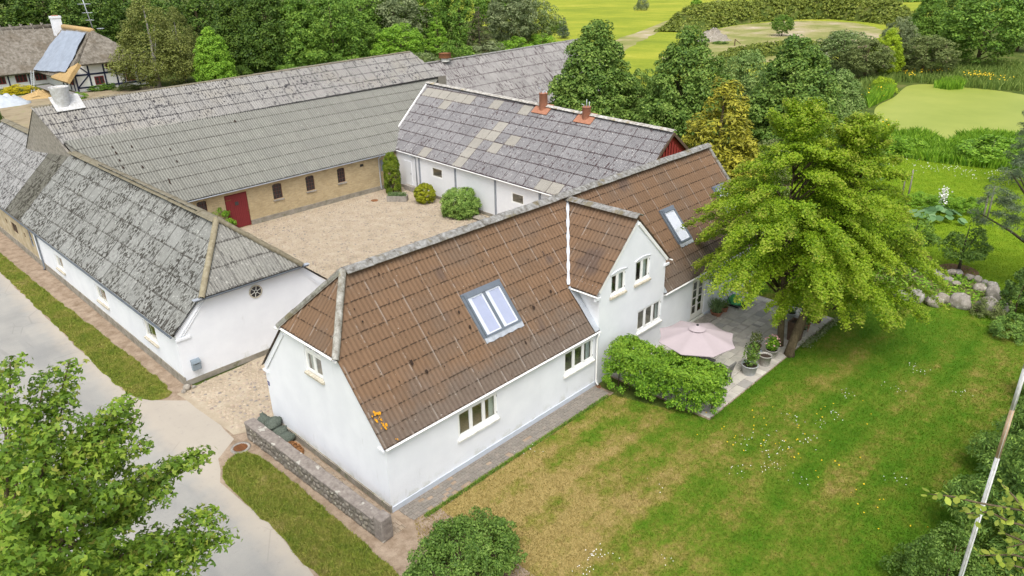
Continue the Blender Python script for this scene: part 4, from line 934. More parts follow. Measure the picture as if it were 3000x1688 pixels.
# ================================================================ roadside wing (grey lichen roof)
wing = thing('outbuilding', 'long white roadside wing with a grey lichen covered roof and round gable window', 'building', (2.4, 26, 0))
LX0, LX1, LY0, LY1 = -1.2, 6.1, 12.7, 53.2; LE, LR, LXM = 2.42, 5.92, 2.45
YB = 32.9                                                     # white paint ends here, bare render beyond
lo = [(15.05, 16.40, 1.12, 1.98), (21.15, 22.60, 1.0, 1.86), (27.80, 29.10, .96, 1.78)]
m = MB(); wall_mesh(m, (LX0, YB, 0), (0, -1, 0), YB-LY0, LE, [(YB-b, YB-a, c, d) for a, b, c, d in lo], (-1, 0, 0)); m.build('wall', MAT['white'], wing)
lo2 = [(33.4, 34.1, .95, 2.0), (36.7, 38.0, 1.0, 1.66), (34.9, 35.25, 1.2, 1.55), (39.0, 39.4, 1.2, 1.55)]
m = MB(); wall_mesh(m, (LX0, LY1, 0), (0, -1, 0), LY1-YB, LE, [(LY1-b, LY1-a, c, d) for a, b, c, d in lo2], (-1, 0, 0)); m.build('wall', MAT['ochre'], wing)
m = MB(); wall_mesh(m, (LX0, LY0, 0), (1, 0, 0), LX1-LX0, 3.80, [], (0, -1, 0)); gw = m.build('wall', MAT['white'], wing)
LSL = (LR-LE)/(LXM-(LX0-.12)); LL = math.hypot(LR-LE, LXM-(LX0-.12)); lc, ls = (LXM-LX0+.12)/LL, (LR-LE)/LL
clip_obj(gw, [((LX0-.12, 0, LE-.05), (-ls, 0, lc)), ((2*LXM-LX0+.12, 0, LE-.05), (ls, 0, lc))])
m = MB(); m.poly([(LX1, LY0, 0), (LX1, LY1, 0), (LX1, LY1, LE), (LX1, LY0, LE)]); m.poly([(LX1, LY1, 0), (LX0, LY1, 0), (LX0, LY1, LE), (LX1, LY1, LE)]); m.poly([(LX1+.1, LY1+.1, LE), (LX0-.1, LY1+.1, LE), (LXM, 50.0, LR-.06)]); m.build('wall', MAT['ochre'], wing)
m = MB(); m.bb((LX0-.04, LY0-.04, 0), (LX0+.02, LY1, .42)); m.build('plinth', MAT['plinth'], wing)
m = MB(); m.bb((LX0+.02, LY0-.04, 0), (LX1, LY0+.02, .24)); m.build('plinth', MAT['plinth'], wing)
for a, b, c, d in lo:
    window(wing, (LX0, b, c), (0, -1, 0), (-1, 0, 0), b-a, d-c, 1, 1, .06, .05, .12, frame=MAT['paint_cream'], sill=MAT['sill_worn'], sill_out=.10, curtain=.10)
window(wing, (LX0, 34.1, .95), (0, -1, 0), (-1, 0, 0), .7, 1.05, 1, 2, .05, .05, .10, frame=MAT['post_grey'], room=False, glass=MAT['glass_dusty'])
window(wing, (LX0, 38.0, 1.0), (0, -1, 0), (-1, 0, 0), 1.3, .66, 2, 1, .05, .05, .10, frame=MAT['wood_box'], room=False, glass=MAT['glass_dusty'])
for a in (34.9, 39.0): window(wing, (LX0, a+(.35 if a < 36 else .4), 1.2), (0, -1, 0), (-1, 0, 0), .35 if a < 36 else .4, .35, 1, 1, .04, .04, .10, frame=MAT['wood_box'], room=False, glass=MAT['glass_dusty'])
# wagon-wheel window
cw = (2.52, LY0-.01, 3.16)
m = MB(); k = 24; vs_ = []
for rr, yy in ((.31, -.03), (.31, .03), (.255, .03), (.255, -.03)):
    vs_ += [(cw[0]+rr*math.cos(2*PI*i/k), cw[1]+yy, cw[2]+rr*math.sin(2*PI*i/k)) for i in range(k)]
m.add(vs_, [(a*k+i, a*k+(i+1) % k, ((a+1) % 4)*k+(i+1) % k, ((a+1) % 4)*k+i) for a in range(4) for i in range(k)]); rw = m.build('round_window', MAT['sill_worn'], wing)
m = MB(); m.add([(cw[0]+.26*math.cos(2*PI*i/k), cw[1]-.006, cw[2]+.26*math.sin(2*PI*i/k)) for i in range(k)], [tuple(range(k))]); m.build('pane', MAT['glass_dusty'], rw)
for i in range(6):
    a = PI*i/3+.3; m = MB(); m.bar((cw[0]+.06*math.cos(a), cw[1]-.02, cw[2]+.06*math.sin(a)), (cw[0]+.26*math.cos(a), cw[1]-.02, cw[2]+.26*math.sin(a)), .02, .022); m.build('spoke', MAT['paint_cream'], rw)
m = MB(); m.tube([(cw[0]+.07*math.cos(2*PI*i/12), cw[1]-.02, cw[2]+.07*math.sin(2*PI*i/12)) for i in range(13)], .014, 5, False); m.build('hub', MAT['paint_cream'], rw)
hz_ = 3.74; hx = (hz_-LE)/LSL; HX0, HX1 = LX0-.12+hx, 2*LXM-(LX0-.12+hx); HY = 15.15; hyb = LY0-.22
m = MB()
LNo = Vector((-ls, 0, lc))*.05
m.add([Vector(p)-LNo for p in ((LX0-.12, LY1, LE), (LX0-.12, LY0-.05, LE), (HX0, LY0-.05, hz_), (LXM, HY, LR), (LXM, 50.0, LR))], [(0, 1, 2, 3, 4)])
m.add([(HX0, hyb, hz_-.05), (HX1, hyb, hz_-.05), (LXM, HY, LR-.05)], [(0, 1, 2)])
m.add([(2*LXM-LX0+.12, LY0-.05, LE), (2*LXM-LX0+.12, LY1, LE), (LXM, 50.0, LR), (LXM, HY, LR), (HX1, LY0-.05, hz_)], [(0, 1, 2, 3, 4)])
roof_w = m.build('roof', MAT['roof_lichen'], wing)
Vw = Vector((lc, 0, ls)); ub = LY1
nW = LL/5
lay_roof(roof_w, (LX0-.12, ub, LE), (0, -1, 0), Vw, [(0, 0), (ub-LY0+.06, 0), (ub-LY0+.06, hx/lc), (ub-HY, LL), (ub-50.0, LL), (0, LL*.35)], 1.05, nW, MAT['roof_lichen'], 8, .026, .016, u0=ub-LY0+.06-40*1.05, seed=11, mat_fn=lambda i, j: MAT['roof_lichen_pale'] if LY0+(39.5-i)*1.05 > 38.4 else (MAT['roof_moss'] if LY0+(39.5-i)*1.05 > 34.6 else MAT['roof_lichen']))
hh = math.hypot(HY-hyb, LR-hz_); hV = Vector((0, HY-hyb, LR-hz_)).normalized()
lay_roof(roof_w, (HX0-.02, hyb, hz_), (1, 0, 0), hV, [(0, 0), (HX1-HX0+.04, 0), ((HX1-HX0)/2+.02, hh)], 1.05, hh/3, MAT['roof_hip'], 8, .020, .014, u0=-.4, seed=12)
lay_roof(roof_w, (2*LXM-LX0+.12, LY0-.06, LE), (0, 1, 0), Vector((-lc, 0, ls)), [(0, 0), (17.2, 0), (17.2, LL), (HY-LY0+.06, LL), (0, hx/lc)], 2.1, LL/2, MAT['roof_lichen'], 12, .024, .03, seed=13)
caps(roof_w, (LXM, HY-.05, LR+.02), (LXM, 50.0, LR+.02), 22, .27, .10, MAT['cap_beige'], seed=14)
for xx in (HX0, HX1): caps(roof_w, (LXM, HY, LR+.05), (xx, hyb, hz_+.03), 6, .13, .13, MAT['cap_beige'], 'hip_cap', round_=True, seed=15)
gutter(wing, (HX0-.28, hyb-.05, hz_-.03), (HX1+.28, hyb-.05, hz_-.03), .055, MAT['zinc_dark'])
gutter(wing, (LX0-.18, LY1, LE-.02), (LX0-.18, LY0-.02, LE-.02), .05, MAT['zinc_dark'])
for xx in (HX0-.2, HX1+.2): 
    m = MB(); m.box((xx, hyb+.05, hz_-.02), (.34, .22, .035)); m.build('gutter_end', MAT['zinc'], wing)
for sg in (-1, 1):
    m = MB()
    for o_ in (.22, .34): m.bar((LXM+sg*(LXM-LX0+.05-o_), LY0-.015, LE-.14), (LXM+sg*(LXM-HX0-o_+.08), LY0-.015, hz_-.14), .03, .05)
    m.build('verge_moulding', MAT['white'], wing)
    m = MB(); xx = LX0+.30 if sg < 0 else LX1-.30; m.bb((xx-.34, LY0-.06, LE-.30), (xx+.28, LY0, LE-.20)); m.build('corbel', MAT['white'], wing)
m = MB(); m.tube([(LX0-.18, 32.0, LE-.05), (LX0-.07, 32.0, LE-.22), (LX0-.07, 32.0, .12), (LX0-.15, 31.9, .05)], .045, 8); m.build('downpipe', MAT['zinc_dark'], wing)
# letterbox
lb = thing('letterbox', 'blue grey metal letterbox fixed to the white wing gable', 'mailbox', (-.66, LY0-.09, .62))
m = MB(); m.prism([(-.84, LY0-.18, .62), (-.84, LY0-.002, .62), (-.84, LY0-.002, 1.06), (-.84, LY0-.14, 1.06), (-.84, LY0-.18, 1.0)], (.36, 0, 0)); m.build('body', MAT['mailbox'], lb, bevel=.012)
m = MB(); m.prism([(-.85, LY0-.205, .95), (-.85, LY0-.20, .99), (-.85, LY0-.15, 1.08), (-.85, LY0-.002, 1.10), (-.85, LY0-.002, 1.075), (-.85, LY0-.15, 1.06)], (.38, 0, 0)); m.build('lid', MAT['mailbox'], lb)
m = MB(); m.bb((-.76, LY0-.187, .90), (-.56, LY0-.181, .925)); m.build('slot', MAT['iron'], lb)
# ================================================================ barn (yellow brick, stepped grey roof)
barn = thing('barn', 'long yellow brick barn with a stepped grey corrugated roof and red door', 'barn', (17, 37.5, 0))
BY, BXL, BXR = 30.05, 6.1, 22.9; BE = (29.72, 2.74)
ap = [(12.82, 13.53, 1.34, 2.42), (15.42, 16.12, 1.34, 2.42), (18.06, 18.72, 1.36, 2.44), (7.50, 8.15, 1.34, 2.42)]
op = ap+[(9.36, 10.94, .02, 2.40), (20.10, 20.44, 2.14, 2.36), (21.95, 22.45, 1.40, 2.34)]
m = MB(); wall_mesh(m, (BXL, BY, 0), (1, 0, 0), BXR+.9-BXL, 2.9, [(a-BXL, b-BXL, c, d) for a, b, c, d in op], (0, -1, 0), .16); m.build('wall', MAT['ybrick'], barn)
m = MB(); m.poly([(31.3, 45.2, 0), (1.7, 45.2, 0), (1.7, 45.2, 3.0), (31.3, 45.2, 3.0)]); m.build('wall', MAT['ybrick'], barn)
m = MB(); m.bb((BXL, BY-.05, 0), (9.36, BY+.02, .30)); m.bb((10.94, BY-.05, 0), (BXR, BY+.02, .34)); m.build('plinth', MAT['plinth'], barn)
for (a, b, c, d) in ap:
    window(barn, (a, BY, c), (1, 0, 0), (0, -1, 0), b-a, d-c, 3, 4, .035, .022, .12, frame=MAT['iron_red'], glass=MAT['glass_dusty'], sash=False, room=False, sill=MAT['concrete'], sill_out=.08)
    m = MB(); pts = [(a-.05+(b-a+.10)*k/8, BY-.006, d-.10+.13*math.sin(PI*k/8)) for k in range(9)]
    pl2 = [(x, y, z+.09) for x, y, z in pts]; fz = [(i, i+1, 9+i+1, 9+i) for i in range(8)]; m.add(pts+pl2, fz); m.add([(p[0], BY+.005, p[2]) for p in pts]+pts, [(i+1, i, 9+i, 9+i+1) for i in range(8)]); 
    m.add([(a-.05, BY-.006, d-.01)]+[(p[0], BY-.006, d+.02) for p in pts]+[(b+.05, BY-.006, d-.01)], [tuple(range(11))]) if False else None
    m.build('brick_arch', MAT['ybrick'], barn)
bd = MB(); bd.bb((9.36, BY+.06, .02), (9.42, BY+.14, 2.40)); bd.bb((10.88, BY+.06, .02), (10.94, BY+.14, 2.40)); bd.bb((9.42, BY+.06, 2.34), (10.88, BY+.14, 2.40)); dr = bd.build('barn_door', MAT['red_door'], barn)
n = 11
for i in range(n):
    a = 9.42+1.46*i/n; m = MB(); m.bb((a+.004, BY+.02+.004*(i % 2), .05), (a+1.46/n-.004, BY+.06, 2.335)); m.build('plank', MAT['red_door'], dr)
m = MB(); m.bb((10.02, BY+.008, 1.60), (10.28, BY+.018, 1.84)); m.build('hatch', MAT['iron'], dr)
m = MB(); m.bb((10.80, BY-.02, 1.05), (10.96, BY+.018, 1.10)); m.build('latch', MAT['rust'], dr)
for z in (.45, 2.05):
    m = MB(); m.bb((9.38, BY+.004, z-.03), (9.80, BY+.018, z+.03)); m.build('hinge', MAT['rust'], dr)
m = MB(); m.bb((20.10, BY+.10, 2.14), (20.44, BY+.14, 2.36)); m.build('vent', MAT['iron'], barn)
m = MB(); m.bb((21.95, BY+.09, 1.40), (22.45, BY+.14, 2.34)); m.build('hatch', MAT['post_grey'], barn)
for x in (11.6, 14.5, 17.1, 19.4):
    m = MB(); m.bb((x-.05, BY-.004, 2.56), (x+.05, BY+.01, 2.64)); m.build('vent', MAT['iron'], barn)
# roof: lower slope, and the upper slope that laps over it
def seg3(a, b): return (Vector(b)-Vector(a))
KL, KR = Vector((2.2, 34.95, 6.50)), Vector((32.55, 34.95, 6.98))        # knee line
RL, RR = Vector((1.65, 37.5, 8.40)), Vector((31.4, 37.5, 8.93))           # ridge
e0, e1 = Vector((3.0, BE[0], 2.72)), Vector((23.4, BE[0]+.05, 2.82))
Ub = (e1-e0).normalized(); mid = (KL+KR)/2
Vb = (mid-e0-Ub*((mid-e0).dot(Ub))).normalized(); Nb = Ub.cross(Vb); Pb = e0
def uvof(p, P, U, V): d = Vector(p)-P; return d.dot(U), d.dot(V)
kl, kr = uvof(KL, Pb, Ub, Vb), uvof(KR, Pb, Ub, Vb)
# where the lower slope meets the roadside wing's far slope (valley) and the grey wing's verge
val0 = uvof((6.25, BE[0], 2.72), Pb, Ub, Vb); val1 = uvof((2.75, 33.9, 5.85), Pb, Ub, Vb)
gz = uvof((23.42, 29.75, 2.8), Pb, Ub, Vb)
uvp = lambda P, U, V, N, q, o: P+U*q[0]+V*q[1]-N*o
m = MB(); m.add([uvp(Pb, Ub, Vb, Nb, q, .10) for q in ((0, .02), (gz[0]+.1, .02), (kr[0], kr[1]), (kl[0], kl[1]))], [(0, 1, 2, 3)])
m.add([KL-Vector((0, 0, .10)), KR-Vector((0, 0, .10)), RR-Vector((0, 0, .14)), RL-Vector((0, 0, .14))], [(0, 1, 2, 3)])
m.add([(RR.x, 45.4, 2.9), (RL.x, 45.4, 2.9), RL, RR], [(0, 1, 2, 3)])
roof_b = m.build('roof', MAT['roof_barn'], barn)
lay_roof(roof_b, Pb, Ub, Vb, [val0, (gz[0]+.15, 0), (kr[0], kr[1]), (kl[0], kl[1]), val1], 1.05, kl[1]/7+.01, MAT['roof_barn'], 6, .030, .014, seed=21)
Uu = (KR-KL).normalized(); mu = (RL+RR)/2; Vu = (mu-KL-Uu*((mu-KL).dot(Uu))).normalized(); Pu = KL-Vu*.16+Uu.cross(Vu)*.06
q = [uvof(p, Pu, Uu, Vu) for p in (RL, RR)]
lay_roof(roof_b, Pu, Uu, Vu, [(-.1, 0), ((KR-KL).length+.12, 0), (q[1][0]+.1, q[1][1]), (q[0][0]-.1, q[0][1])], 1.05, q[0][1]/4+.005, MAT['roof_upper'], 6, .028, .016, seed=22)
caps(roof_b, RL+Vector((0, 0, .02)), RR+Vector((0, 0, .02)), 28, .14, .06, MAT['cap_beige'], seed=23)
# gable triangle above the roadside wing's ridge and the clad step at the far end
m = MB(); m.prism([(KL.x+.1, 33.6, 5.2), (KL.x-.02, 35.0, 6.35), (RL.x-.02, 37.45, 8.26), (RL.x-.02, 45.2, 2.8), (RL.x-.02, 45.2, 0), (KL.x+.1, 33.6, 0)], (.06, 0, 0)); m.build('gable_wall', MAT['concrete'], barn)
m = MB(); m.prism([(32.2, 34.75, 6.1), (32.2, 34.75, 6.95), (33.1, 34.75, 6.95), (33.1, 34.75, 6.1)], (0, .05, 0)); m.build('cladding', MAT['wood_post'], barn)
m = MB(); m.prism([(32.45, 34.9, 3.0), (32.45, 34.9, 6.90), (31.35, 37.5, 8.8), (31.35, 45, 2.9), (31.35, 45, 0), (32.45, 34.9, 0)], (-.05, 0, 0)); m.build('gable_wall', MAT['concrete'], barn)
gutter(barn, (6.3, BE[0]-.07, 2.70), (22.9, BE[0]-.05, 2.79), .06, MAT['zinc'])
m = MB(); m.tube([(21.75, BE[0]-.07, 2.70), (21.76, BY-.10, 2.5), (21.78, BY-.08, .25), (21.78, BY-.20, .10)], .05, 8); m.build('downpipe', MAT['zinc'], barn)
# loose dark holes in the lower slope
m = MB(); r = random.Random(4)
for px_, py_ in ((330, 432), (386, 430), (340, 448), (350, 470), (361, 491), (418, 489), (499, 438), (518, 473), (495, 527), (497, 535), (688, 355)):
    v = ray(px_, py_); tt = (Pb+Nb*.05-Vector(CAM)).dot(Nb)/v.dot(Nb); c = Vector(CAM)+v*tt; k = 7
    m.add([c+Ub*math.cos(2*PI*i/k)*.06*r.uniform(.7, 1.2)+Vb*math.sin(2*PI*i/k)*.14*r.uniform(.7, 1.2)+Nb*.012 for i in range(k)], [tuple(range(k))])
m.build('moss_clump', MAT['moss'], barn)
# white ventilator on the ridge
MAT['vent_grey'] = plain('weathered_vent', (.52, .53, .54), .8, .2, 6, .2, .2, 0, (.36, .35, .32)); vp = at(184, 305, 8.42)
m = MB(); m.lathe([(.40, -.25), (.42, .0), (.50, .55), (.58, 1.05), (.585, 1.08), (.52, 1.08), (.48, .6)], vp, 20); vt = m.build('ventilator', MAT['vent_grey'], barn)
m = MB(); m.lathe([(.545, 0), (.545, .03), (.0, .03)], vp+Vector((0, 0, .95)), 20); m.build('ventilator_lid', MAT['sill_worn'], vt)
m = MB(); c0 = Vector((vp.x, vp.y, 0)); Nu = Uu.cross(Vu); c0.z = (Pu.dot(Nu)-vp.x*Nu.x-vp.y*Nu.y)/Nu.z; c0 = c0+Nu*.07+Vu*-.15+Uu*.25
for a, b in ((-.85, -.55), ): m.prism([c0-Uu*.85-Vu*.55, c0+Uu*.85-Vu*.55, c0+Uu*.85+Vu*.75, c0-Uu*.85+Vu*.75], Uu.cross(Vu)*.05)
m.build('ventilator_base', MAT['vent_grey'], vt)
# ================================================================ grey wing with white panels
gwing = thing('outbuilding', 'white panelled courtyard wing with grey roof, pale replacement sheets and terracotta vents', 'building', (28, 19, 0))
g0, g1 = Vector((23.52, 30.4, 0)), Vector((22.35, 7.6, 0))                     # courtyard wall line
gd_ = (g1-g0).normalized(); gn = Vector((gd_.y, -gd_.x, 0));  gn = gn if gn.x < 0 else -gn
GL = (g1-g0).length
def gp(s, z, out=0): p = g0+gd_*s+gn*out; return Vector((p.x, p.y, z))
def s_of_y(y): return (y-g0.y)/gd_.y
gw_o = [(s_of_y(25.48), s_of_y(24.20), 1.60, 2.36), (s_of_y(16.80), s_of_y(15.60), 1.50, 2.24)]
m = MB(); wall_mesh(m, g0, gd_, GL, 2.95, gw_o, gn, .07); m.build('wall', MAT['panel_white'], gwing)
m = MB(); m.box(gp(GL/2, .11, .0), (GL, .12, .22), rz=math.atan2(gd_.y, gd_.x)); m.build('plinth', MAT['plinth'], gwing)
for a, b, c, d in gw_o: window(gwing, gp(a, c), gd_, gn, b-a, d-c, 1, 1, .055, .05, .06, frame=MAT['paint_white'], curtain=.0)
for y in (26.98, 22.66, 18.36, 14.1):
    s_ = s_of_y(y); m = MB(); m.box(gp(s_, 1.45, .035), (.14, .08, 2.9), rz=math.atan2(gd_.y, gd_.x)); m.build('post', MAT['post_grey'], gwing)
s_ = s_of_y(28.5); m = MB(); m.box(gp(s_, 1.2, .02), (.95, .05, 2.1), rz=math.atan2(gd_.y, gd_.x)); pd = m.build('door', MAT['panel_white'], gwing)
m = MB(); m.box(gp(s_+.38, 1.3, .05), (.03, .03, .14), rz=0); m.build('handle', MAT['iron'], pd)
m = MB(); m.box(gp(s_of_y(28.1), .20, .20), (1.3, .36, .40), rz=math.atan2(gd_.y, gd_.x)); m.build('step', MAT['concrete'], gwing)
GE = [Vector((23.50, 31.25, 2.92)), Vector((22.02, 7.3, 2.92))]; GR = [Vector((29.13, 32.45, 7.02)), Vector((26.36, 6.95, 7.02))]
Ug = (GE[1]-GE[0]).normalized(); Vg = (GR[0]-GE[0]); Vg = (Vg-Ug*Vg.dot(Ug)).normalized(); Ng = Ug.cross(Vg)
v = ray(1975, 386); GR[1] = Vector(CAM)+v*((GE[0]-Vector(CAM)).dot(Ng)/v.dot(Ng))
pg = [uvof(p, GE[0], Ug, Vg) for p in (GE[0], GE[1], GR[1], GR[0])]; gl_ = pg[2][1]
m = MB(); m.add([uvp(GE[0], Ug, Vg, Ng, q, .10) for q in pg], [(0, 1, 2, 3)])
gb = [Vector((2*GR[0].x-GE[0].x, GR[0].y, 2.92)), Vector((2*GR[1].x-GE[1].x, GR[1].y, 2.92))]; m.add([gb[1], gb[0], GR[0]-Vector((0, 0, .05)), GR[1]-Vector((0, 0, .05))], [(0, 1, 2, 3)])
roof_g = m.build('roof', MAT['roof_grey'], gwing)
# the pale replacement sheets: picked from the photograph by the point they cover
svg = gl_/7; sug = 1.05; pale = set()
for px_, py_ in ((1285, 275), (1310, 282), (1335, 288), (1358, 296), (1310, 305), (1460, 308), (1540, 325), (1475, 375), (1430, 392), (1460, 400), (1492, 408), (1400, 422), (1460, 437), (1375, 450), (1345, 478), (1255, 445), (1600, 545), (1272, 262), (1330, 275), (1615, 550)):
    v = ray(px_, py_); tt = (GE[0]-Vector(CAM)).dot(Ng)/v.dot(Ng); u_, v_ = uvof(Vector(CAM)+v*tt, GE[0], Ug, Vg); pale.add((math.floor(u_/sug), math.floor(v_/svg)))
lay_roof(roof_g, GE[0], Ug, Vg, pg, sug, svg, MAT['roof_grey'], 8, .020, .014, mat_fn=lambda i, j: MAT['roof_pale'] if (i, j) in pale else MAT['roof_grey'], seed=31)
caps(roof_g, GR[0]+Vector((0, 0, .02)), GR[1]+Vector((0, 0, .02)), 20, .24, .10, MAT['cap'], seed=32)
m = MB(); a, b = GE[0]+Ng*.05, GR[0]+Ng*.05; m.bar(a, b, .10, .10, Ng); m.build('verge_flashing', MAT['paint_white'], gwing)
gutter(gwing, GE[0]-Ng*.02+Vector((-.06, 0, -.03)), GE[1]+Vector((-.06, 0, -.03)), .06, MAT['paint_white'])
m = MB(); m.tube([gp(s_of_y(28.0), 2.80, .32), gp(s_of_y(27.9), 2.72, .20), gp(s_of_y(27.45), 2.70, .06), gp(s_of_y(27.4), 2.5, .06), gp(s_of_y(27.4), .35, .06)], .035, 8); m.build('downpipe', MAT['post_grey'], gwing)
# red boarded gable at the far end
m = MB(); A = GE[1]+gd_*(-.25); Bm = GR[1]-gd_*.25; Cx = gb[1]-gd_*.25
m.poly([(A.x, A.y, 0), (Cx.x, Cx.y, 0), (Cx.x, Cx.y, 2.85), (Bm.x, Bm.y, Bm.z-.12), (A.x, A.y, 2.85)]); rgw = m.build('gable_wall', MAT['red_board'], gwing)
n = 34
for i in range(n):
    f = (i+.5)/n; x, y = A.x+(Cx.x-A.x)*f, A.y+(Cx.y-A.y)*f; h_ = 2.55+(Bm.z-3.05)*(1-abs(2*f-1)); m = MB(); m.box((x, y, h_/2-.03)+gd_*.02 if False else Vector((x, y, h_/2-.03))+gd_*.025, ((Cx-A).length/n*.62, .03, h_-.08), rz=math.atan2((Cx-A).y, (Cx-A).x)); m.build('board', MAT['red_board'], rgw)
for P_, Q_ in ((GE[1], GR[1]), (gb[1], GR[1])):
    m = MB(); m.bar(P_-Vector((0, 0, .12)), Q_-Vector((0, 0, .12)), .05, .17); m.build('bargeboard', MAT['wood_box'], gwing)
def roof_vent(px_, py_, h_, label_pipes, r_=.29):
    v = ray(px_, py_); tt = (GE[0]-Vector(CAM)).dot(Ng)/v.dot(Ng); c = Vector(CAM)+v*tt
    m = MB(); m.lathe([(r_, -.5), (r_, h_), (r_+.02, h_+.01), (r_+.02, h_+.04), (r_-.07, h_+.04), (r_-.07, h_-.3)], c, 18); o = m.build('roof_vent', MAT['terracotta'], gwing)
    m = MB(); m.prism([c-Ug*.75-Vg*.55+Ng*.04, c+Ug*.75-Vg*.55+Ng*.04, c+Ug*.75+Vg*.40+Ng*.04, c-Ug*.75+Vg*.40+Ng*.04], Ng*.04); m.build('base_plate', MAT['terracotta'], o)
    for k, (dx, dy, hh_) in enumerate(label_pipes):
        m = MB(); b = c+Vector((dx, dy, h_-.2)); m.tube([b, b+Vector((0, 0, .25+hh_)), b+Vector((-.10, .10, .30+hh_))] if k == 0 else [b, b+Vector((0, 0, .25+hh_))], .025, 6); m.build('pipe', MAT['zinc'], o)
roof_vent(1592, 318, 1.02, [(-.15, .12, .3), (-.05, 0, .12), (.12, .05, .15), (.15, -.15, .1)])
roof_vent(1718, 345, .68, [(-.18, .1, .12), (0, 0, .45), (.16, -.1, .3)], .28)
# ================================================================ rear barn
rear = thing('barn', 'far rear barn with a weathered grey corrugated roof partly behind the trees', 'barn', (48, 42.5, 0))
F0, F1 = Vector((33.2, 35.9, 2.0)), Vector((63.5, 37.9, 2.0)); G0, G1 = Vector((36.6, 42.1, 7.0)), Vector((62.6, 44.0, 7.0))
Uf2 = (F1-F0).normalized(); Vf2 = (G0-F0); Vf2 = (Vf2-Uf2*Vf2.dot(Uf2)).normalized(); pf = [uvof(p, F0, Uf2, Vf2) for p in (F0, F1, G1, G0)]; Nf2 = Uf2.cross(Vf2)
m = MB(); m.add([uvp(F0, Uf2, Vf2, Nf2, q, .10) for q in pf], [(0, 1, 2, 3)]); m.add([G0, G1, G1+Vector((.3, 5, -3.9)), G0+Vector((.3, 5, -3.9))], [(0, 1, 2, 3)]); roof_f = m.build('roof', MAT['roof_far'], rear)
pf[0] = (pf[0][0]-.4, 0); pf[3] = (pf[0][0], pf[3][1])
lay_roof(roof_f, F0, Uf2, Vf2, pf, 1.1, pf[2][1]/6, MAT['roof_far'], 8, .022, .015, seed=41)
caps(roof_f, G0+Vector((-3.5, -.2, .03)), G1+Vector((0, 0, .03)), 22, .20, .08, MAT['cap'], seed=42)
m = MB(); m.poly([(33.2, 36.2, 0), (63.4, 38.2, 0), (63.4, 38.2, 1.95), (33.2, 36.2, 1.95)]); m.poly([(63.4, 38.2, 0), (63.0, 49, 0), (63.0, 49, 3.0), (62.6, 44, 6.8), (63.4, 38.2, 1.9)]); m.poly([(33.2, 36.2, 0), (33.2, 36.2, 1.9), (33.2, 42.1, 6.7), (33.2, 47, 3.1), (33.2, 47, 0)]); m.build('wall', MAT['ybrick'], rear)
c = Vector((39.4, 42.1, 6.95)); m = MB(); m.lathe([(.45, 0), (.42, .35)], c, 14); rv = m.build('roof_vent', MAT['paint_cream'], rear)
m = MB(); m.lathe([(.62, .35), (.64, .42), (.60, .75), (.66, .80), (.0, .86)], c, 16); m.build('vent_cap', MAT['rust'], rv)
# ================================================================ thatched half-timbered house
th = thing('thatched_house', 'half timbered white cottage with thatched roof under repair and dark blue beams', 'house', (25, 110, 0))
TX0, TX1, TY0, TY1 = 22.6, 32.6, 102.7, 121.5; TXM = 27.4
# gable wall towards the farm, panels of white between beams
m = MB(); m.poly([(TX0, TY0, 0), (TX1, TY0, 0), (TX1, TY0, 2.6), (TX1-1.4, TY0, 4.1), (TX0+1.4, TY0, 4.1), (TX0, TY0, 2.6)])
m.poly([(TX0, TY1, 0), (TX0, TY0, 0), (TX0, TY0, 2.4), (TX0, TY1, 2.4)]); m.poly([(TX1, TY0, 0), (TX1, TY1, 0), (TX1, TY1, 2.6), (TX1, TY0, 2.6)]); m.build('wall', MAT['paint_white'], th)
m = MB(); m.poly([(-6, 116.4, 0), (TX0, 116.4, 0), (TX0, 116.4, 2.4), (-6, 116.4, 2.4)]); m.poly([(-6, 128.4, 0), (-6, 116.4, 0), (-6, 116.4, 2.4), (-6, 122.3, 7), (-6, 128.4, 2.4)]); m.build('wall', MAT['paint_white'], th)
def beam(a, b, w_=.20):
    mm = MB(); mm.bar(a, b, .10, w_, (0, -1, 0)) if False else mm.bar(a, b, w_, .08, (0, -1, 0)); mm.build('beam', MAT['timber_blue'], th)
gy = TY0-.03
for x in (22.7, 24.55, 26.6, 28.2, 29.2, 31.2, 32.5): beam((x, gy, .1), (x, gy, 2.55 if x in (22.7, 32.5) else 4.0 if x < 31.5 else 3.8))
beam((TX0, gy-.005, 2.28), (TX1, gy-.005, 2.28), .24); beam((TX0, gy-.005, .55), (TX1, gy-.005, .55), .2)
for a, b in (((22.8, gy-.01, .65), (24.5, gy-.01, 2.2)), ((24.5, gy-.01, 2.35), (23.4, gy-.01, 3.5)), ((31.3, gy-.01, 2.4), (32.2, gy-.01, 3.3)), ((32.4, gy-.01, .65), (31.3, gy-.01, 2.2))): beam(a, b, .16)
for x, z, w_, h_ in ((25.1, .75, 1.25, 1.15), (29.4, .75, 1.3, 1.25), (26.95, 2.75, 1.15, 1.05)):
    window(th, (x, TY0, z), (1, 0, 0), (0, -1, 0), w_, h_, 2, 2, .09, .08, -.02, frame=MAT['red_door'], glass=MAT['glass_dusty'], room=False)
for y in (103.6, 105.2, 106.8, 108.4):
    mm = MB(); mm.bar((TX0-.03, y, .1), (TX0-.03, y, 2.4), .08, .18); mm.build('beam', MAT['timber_blue'], th)
for y in (105.0, 107.3, 109.0): window(th, (TX0, y, .9), (0, -1, 0), (-1, 0, 0), 1.0, 1.1, 2, 2, .09, .08, -.02, frame=MAT['red_door'], glass=MAT['glass_dusty'], room=False)
for x in (13.0, 15.6, 18.4, 21.0):
    window(th, (x, 116.4, .6), (1, 0, 0), (0, -1, 0), 1.5, 1.4, 3, 2, .09, .08, -.02, frame=MAT['red_door'], glass=MAT['glass_dusty'], room=False)
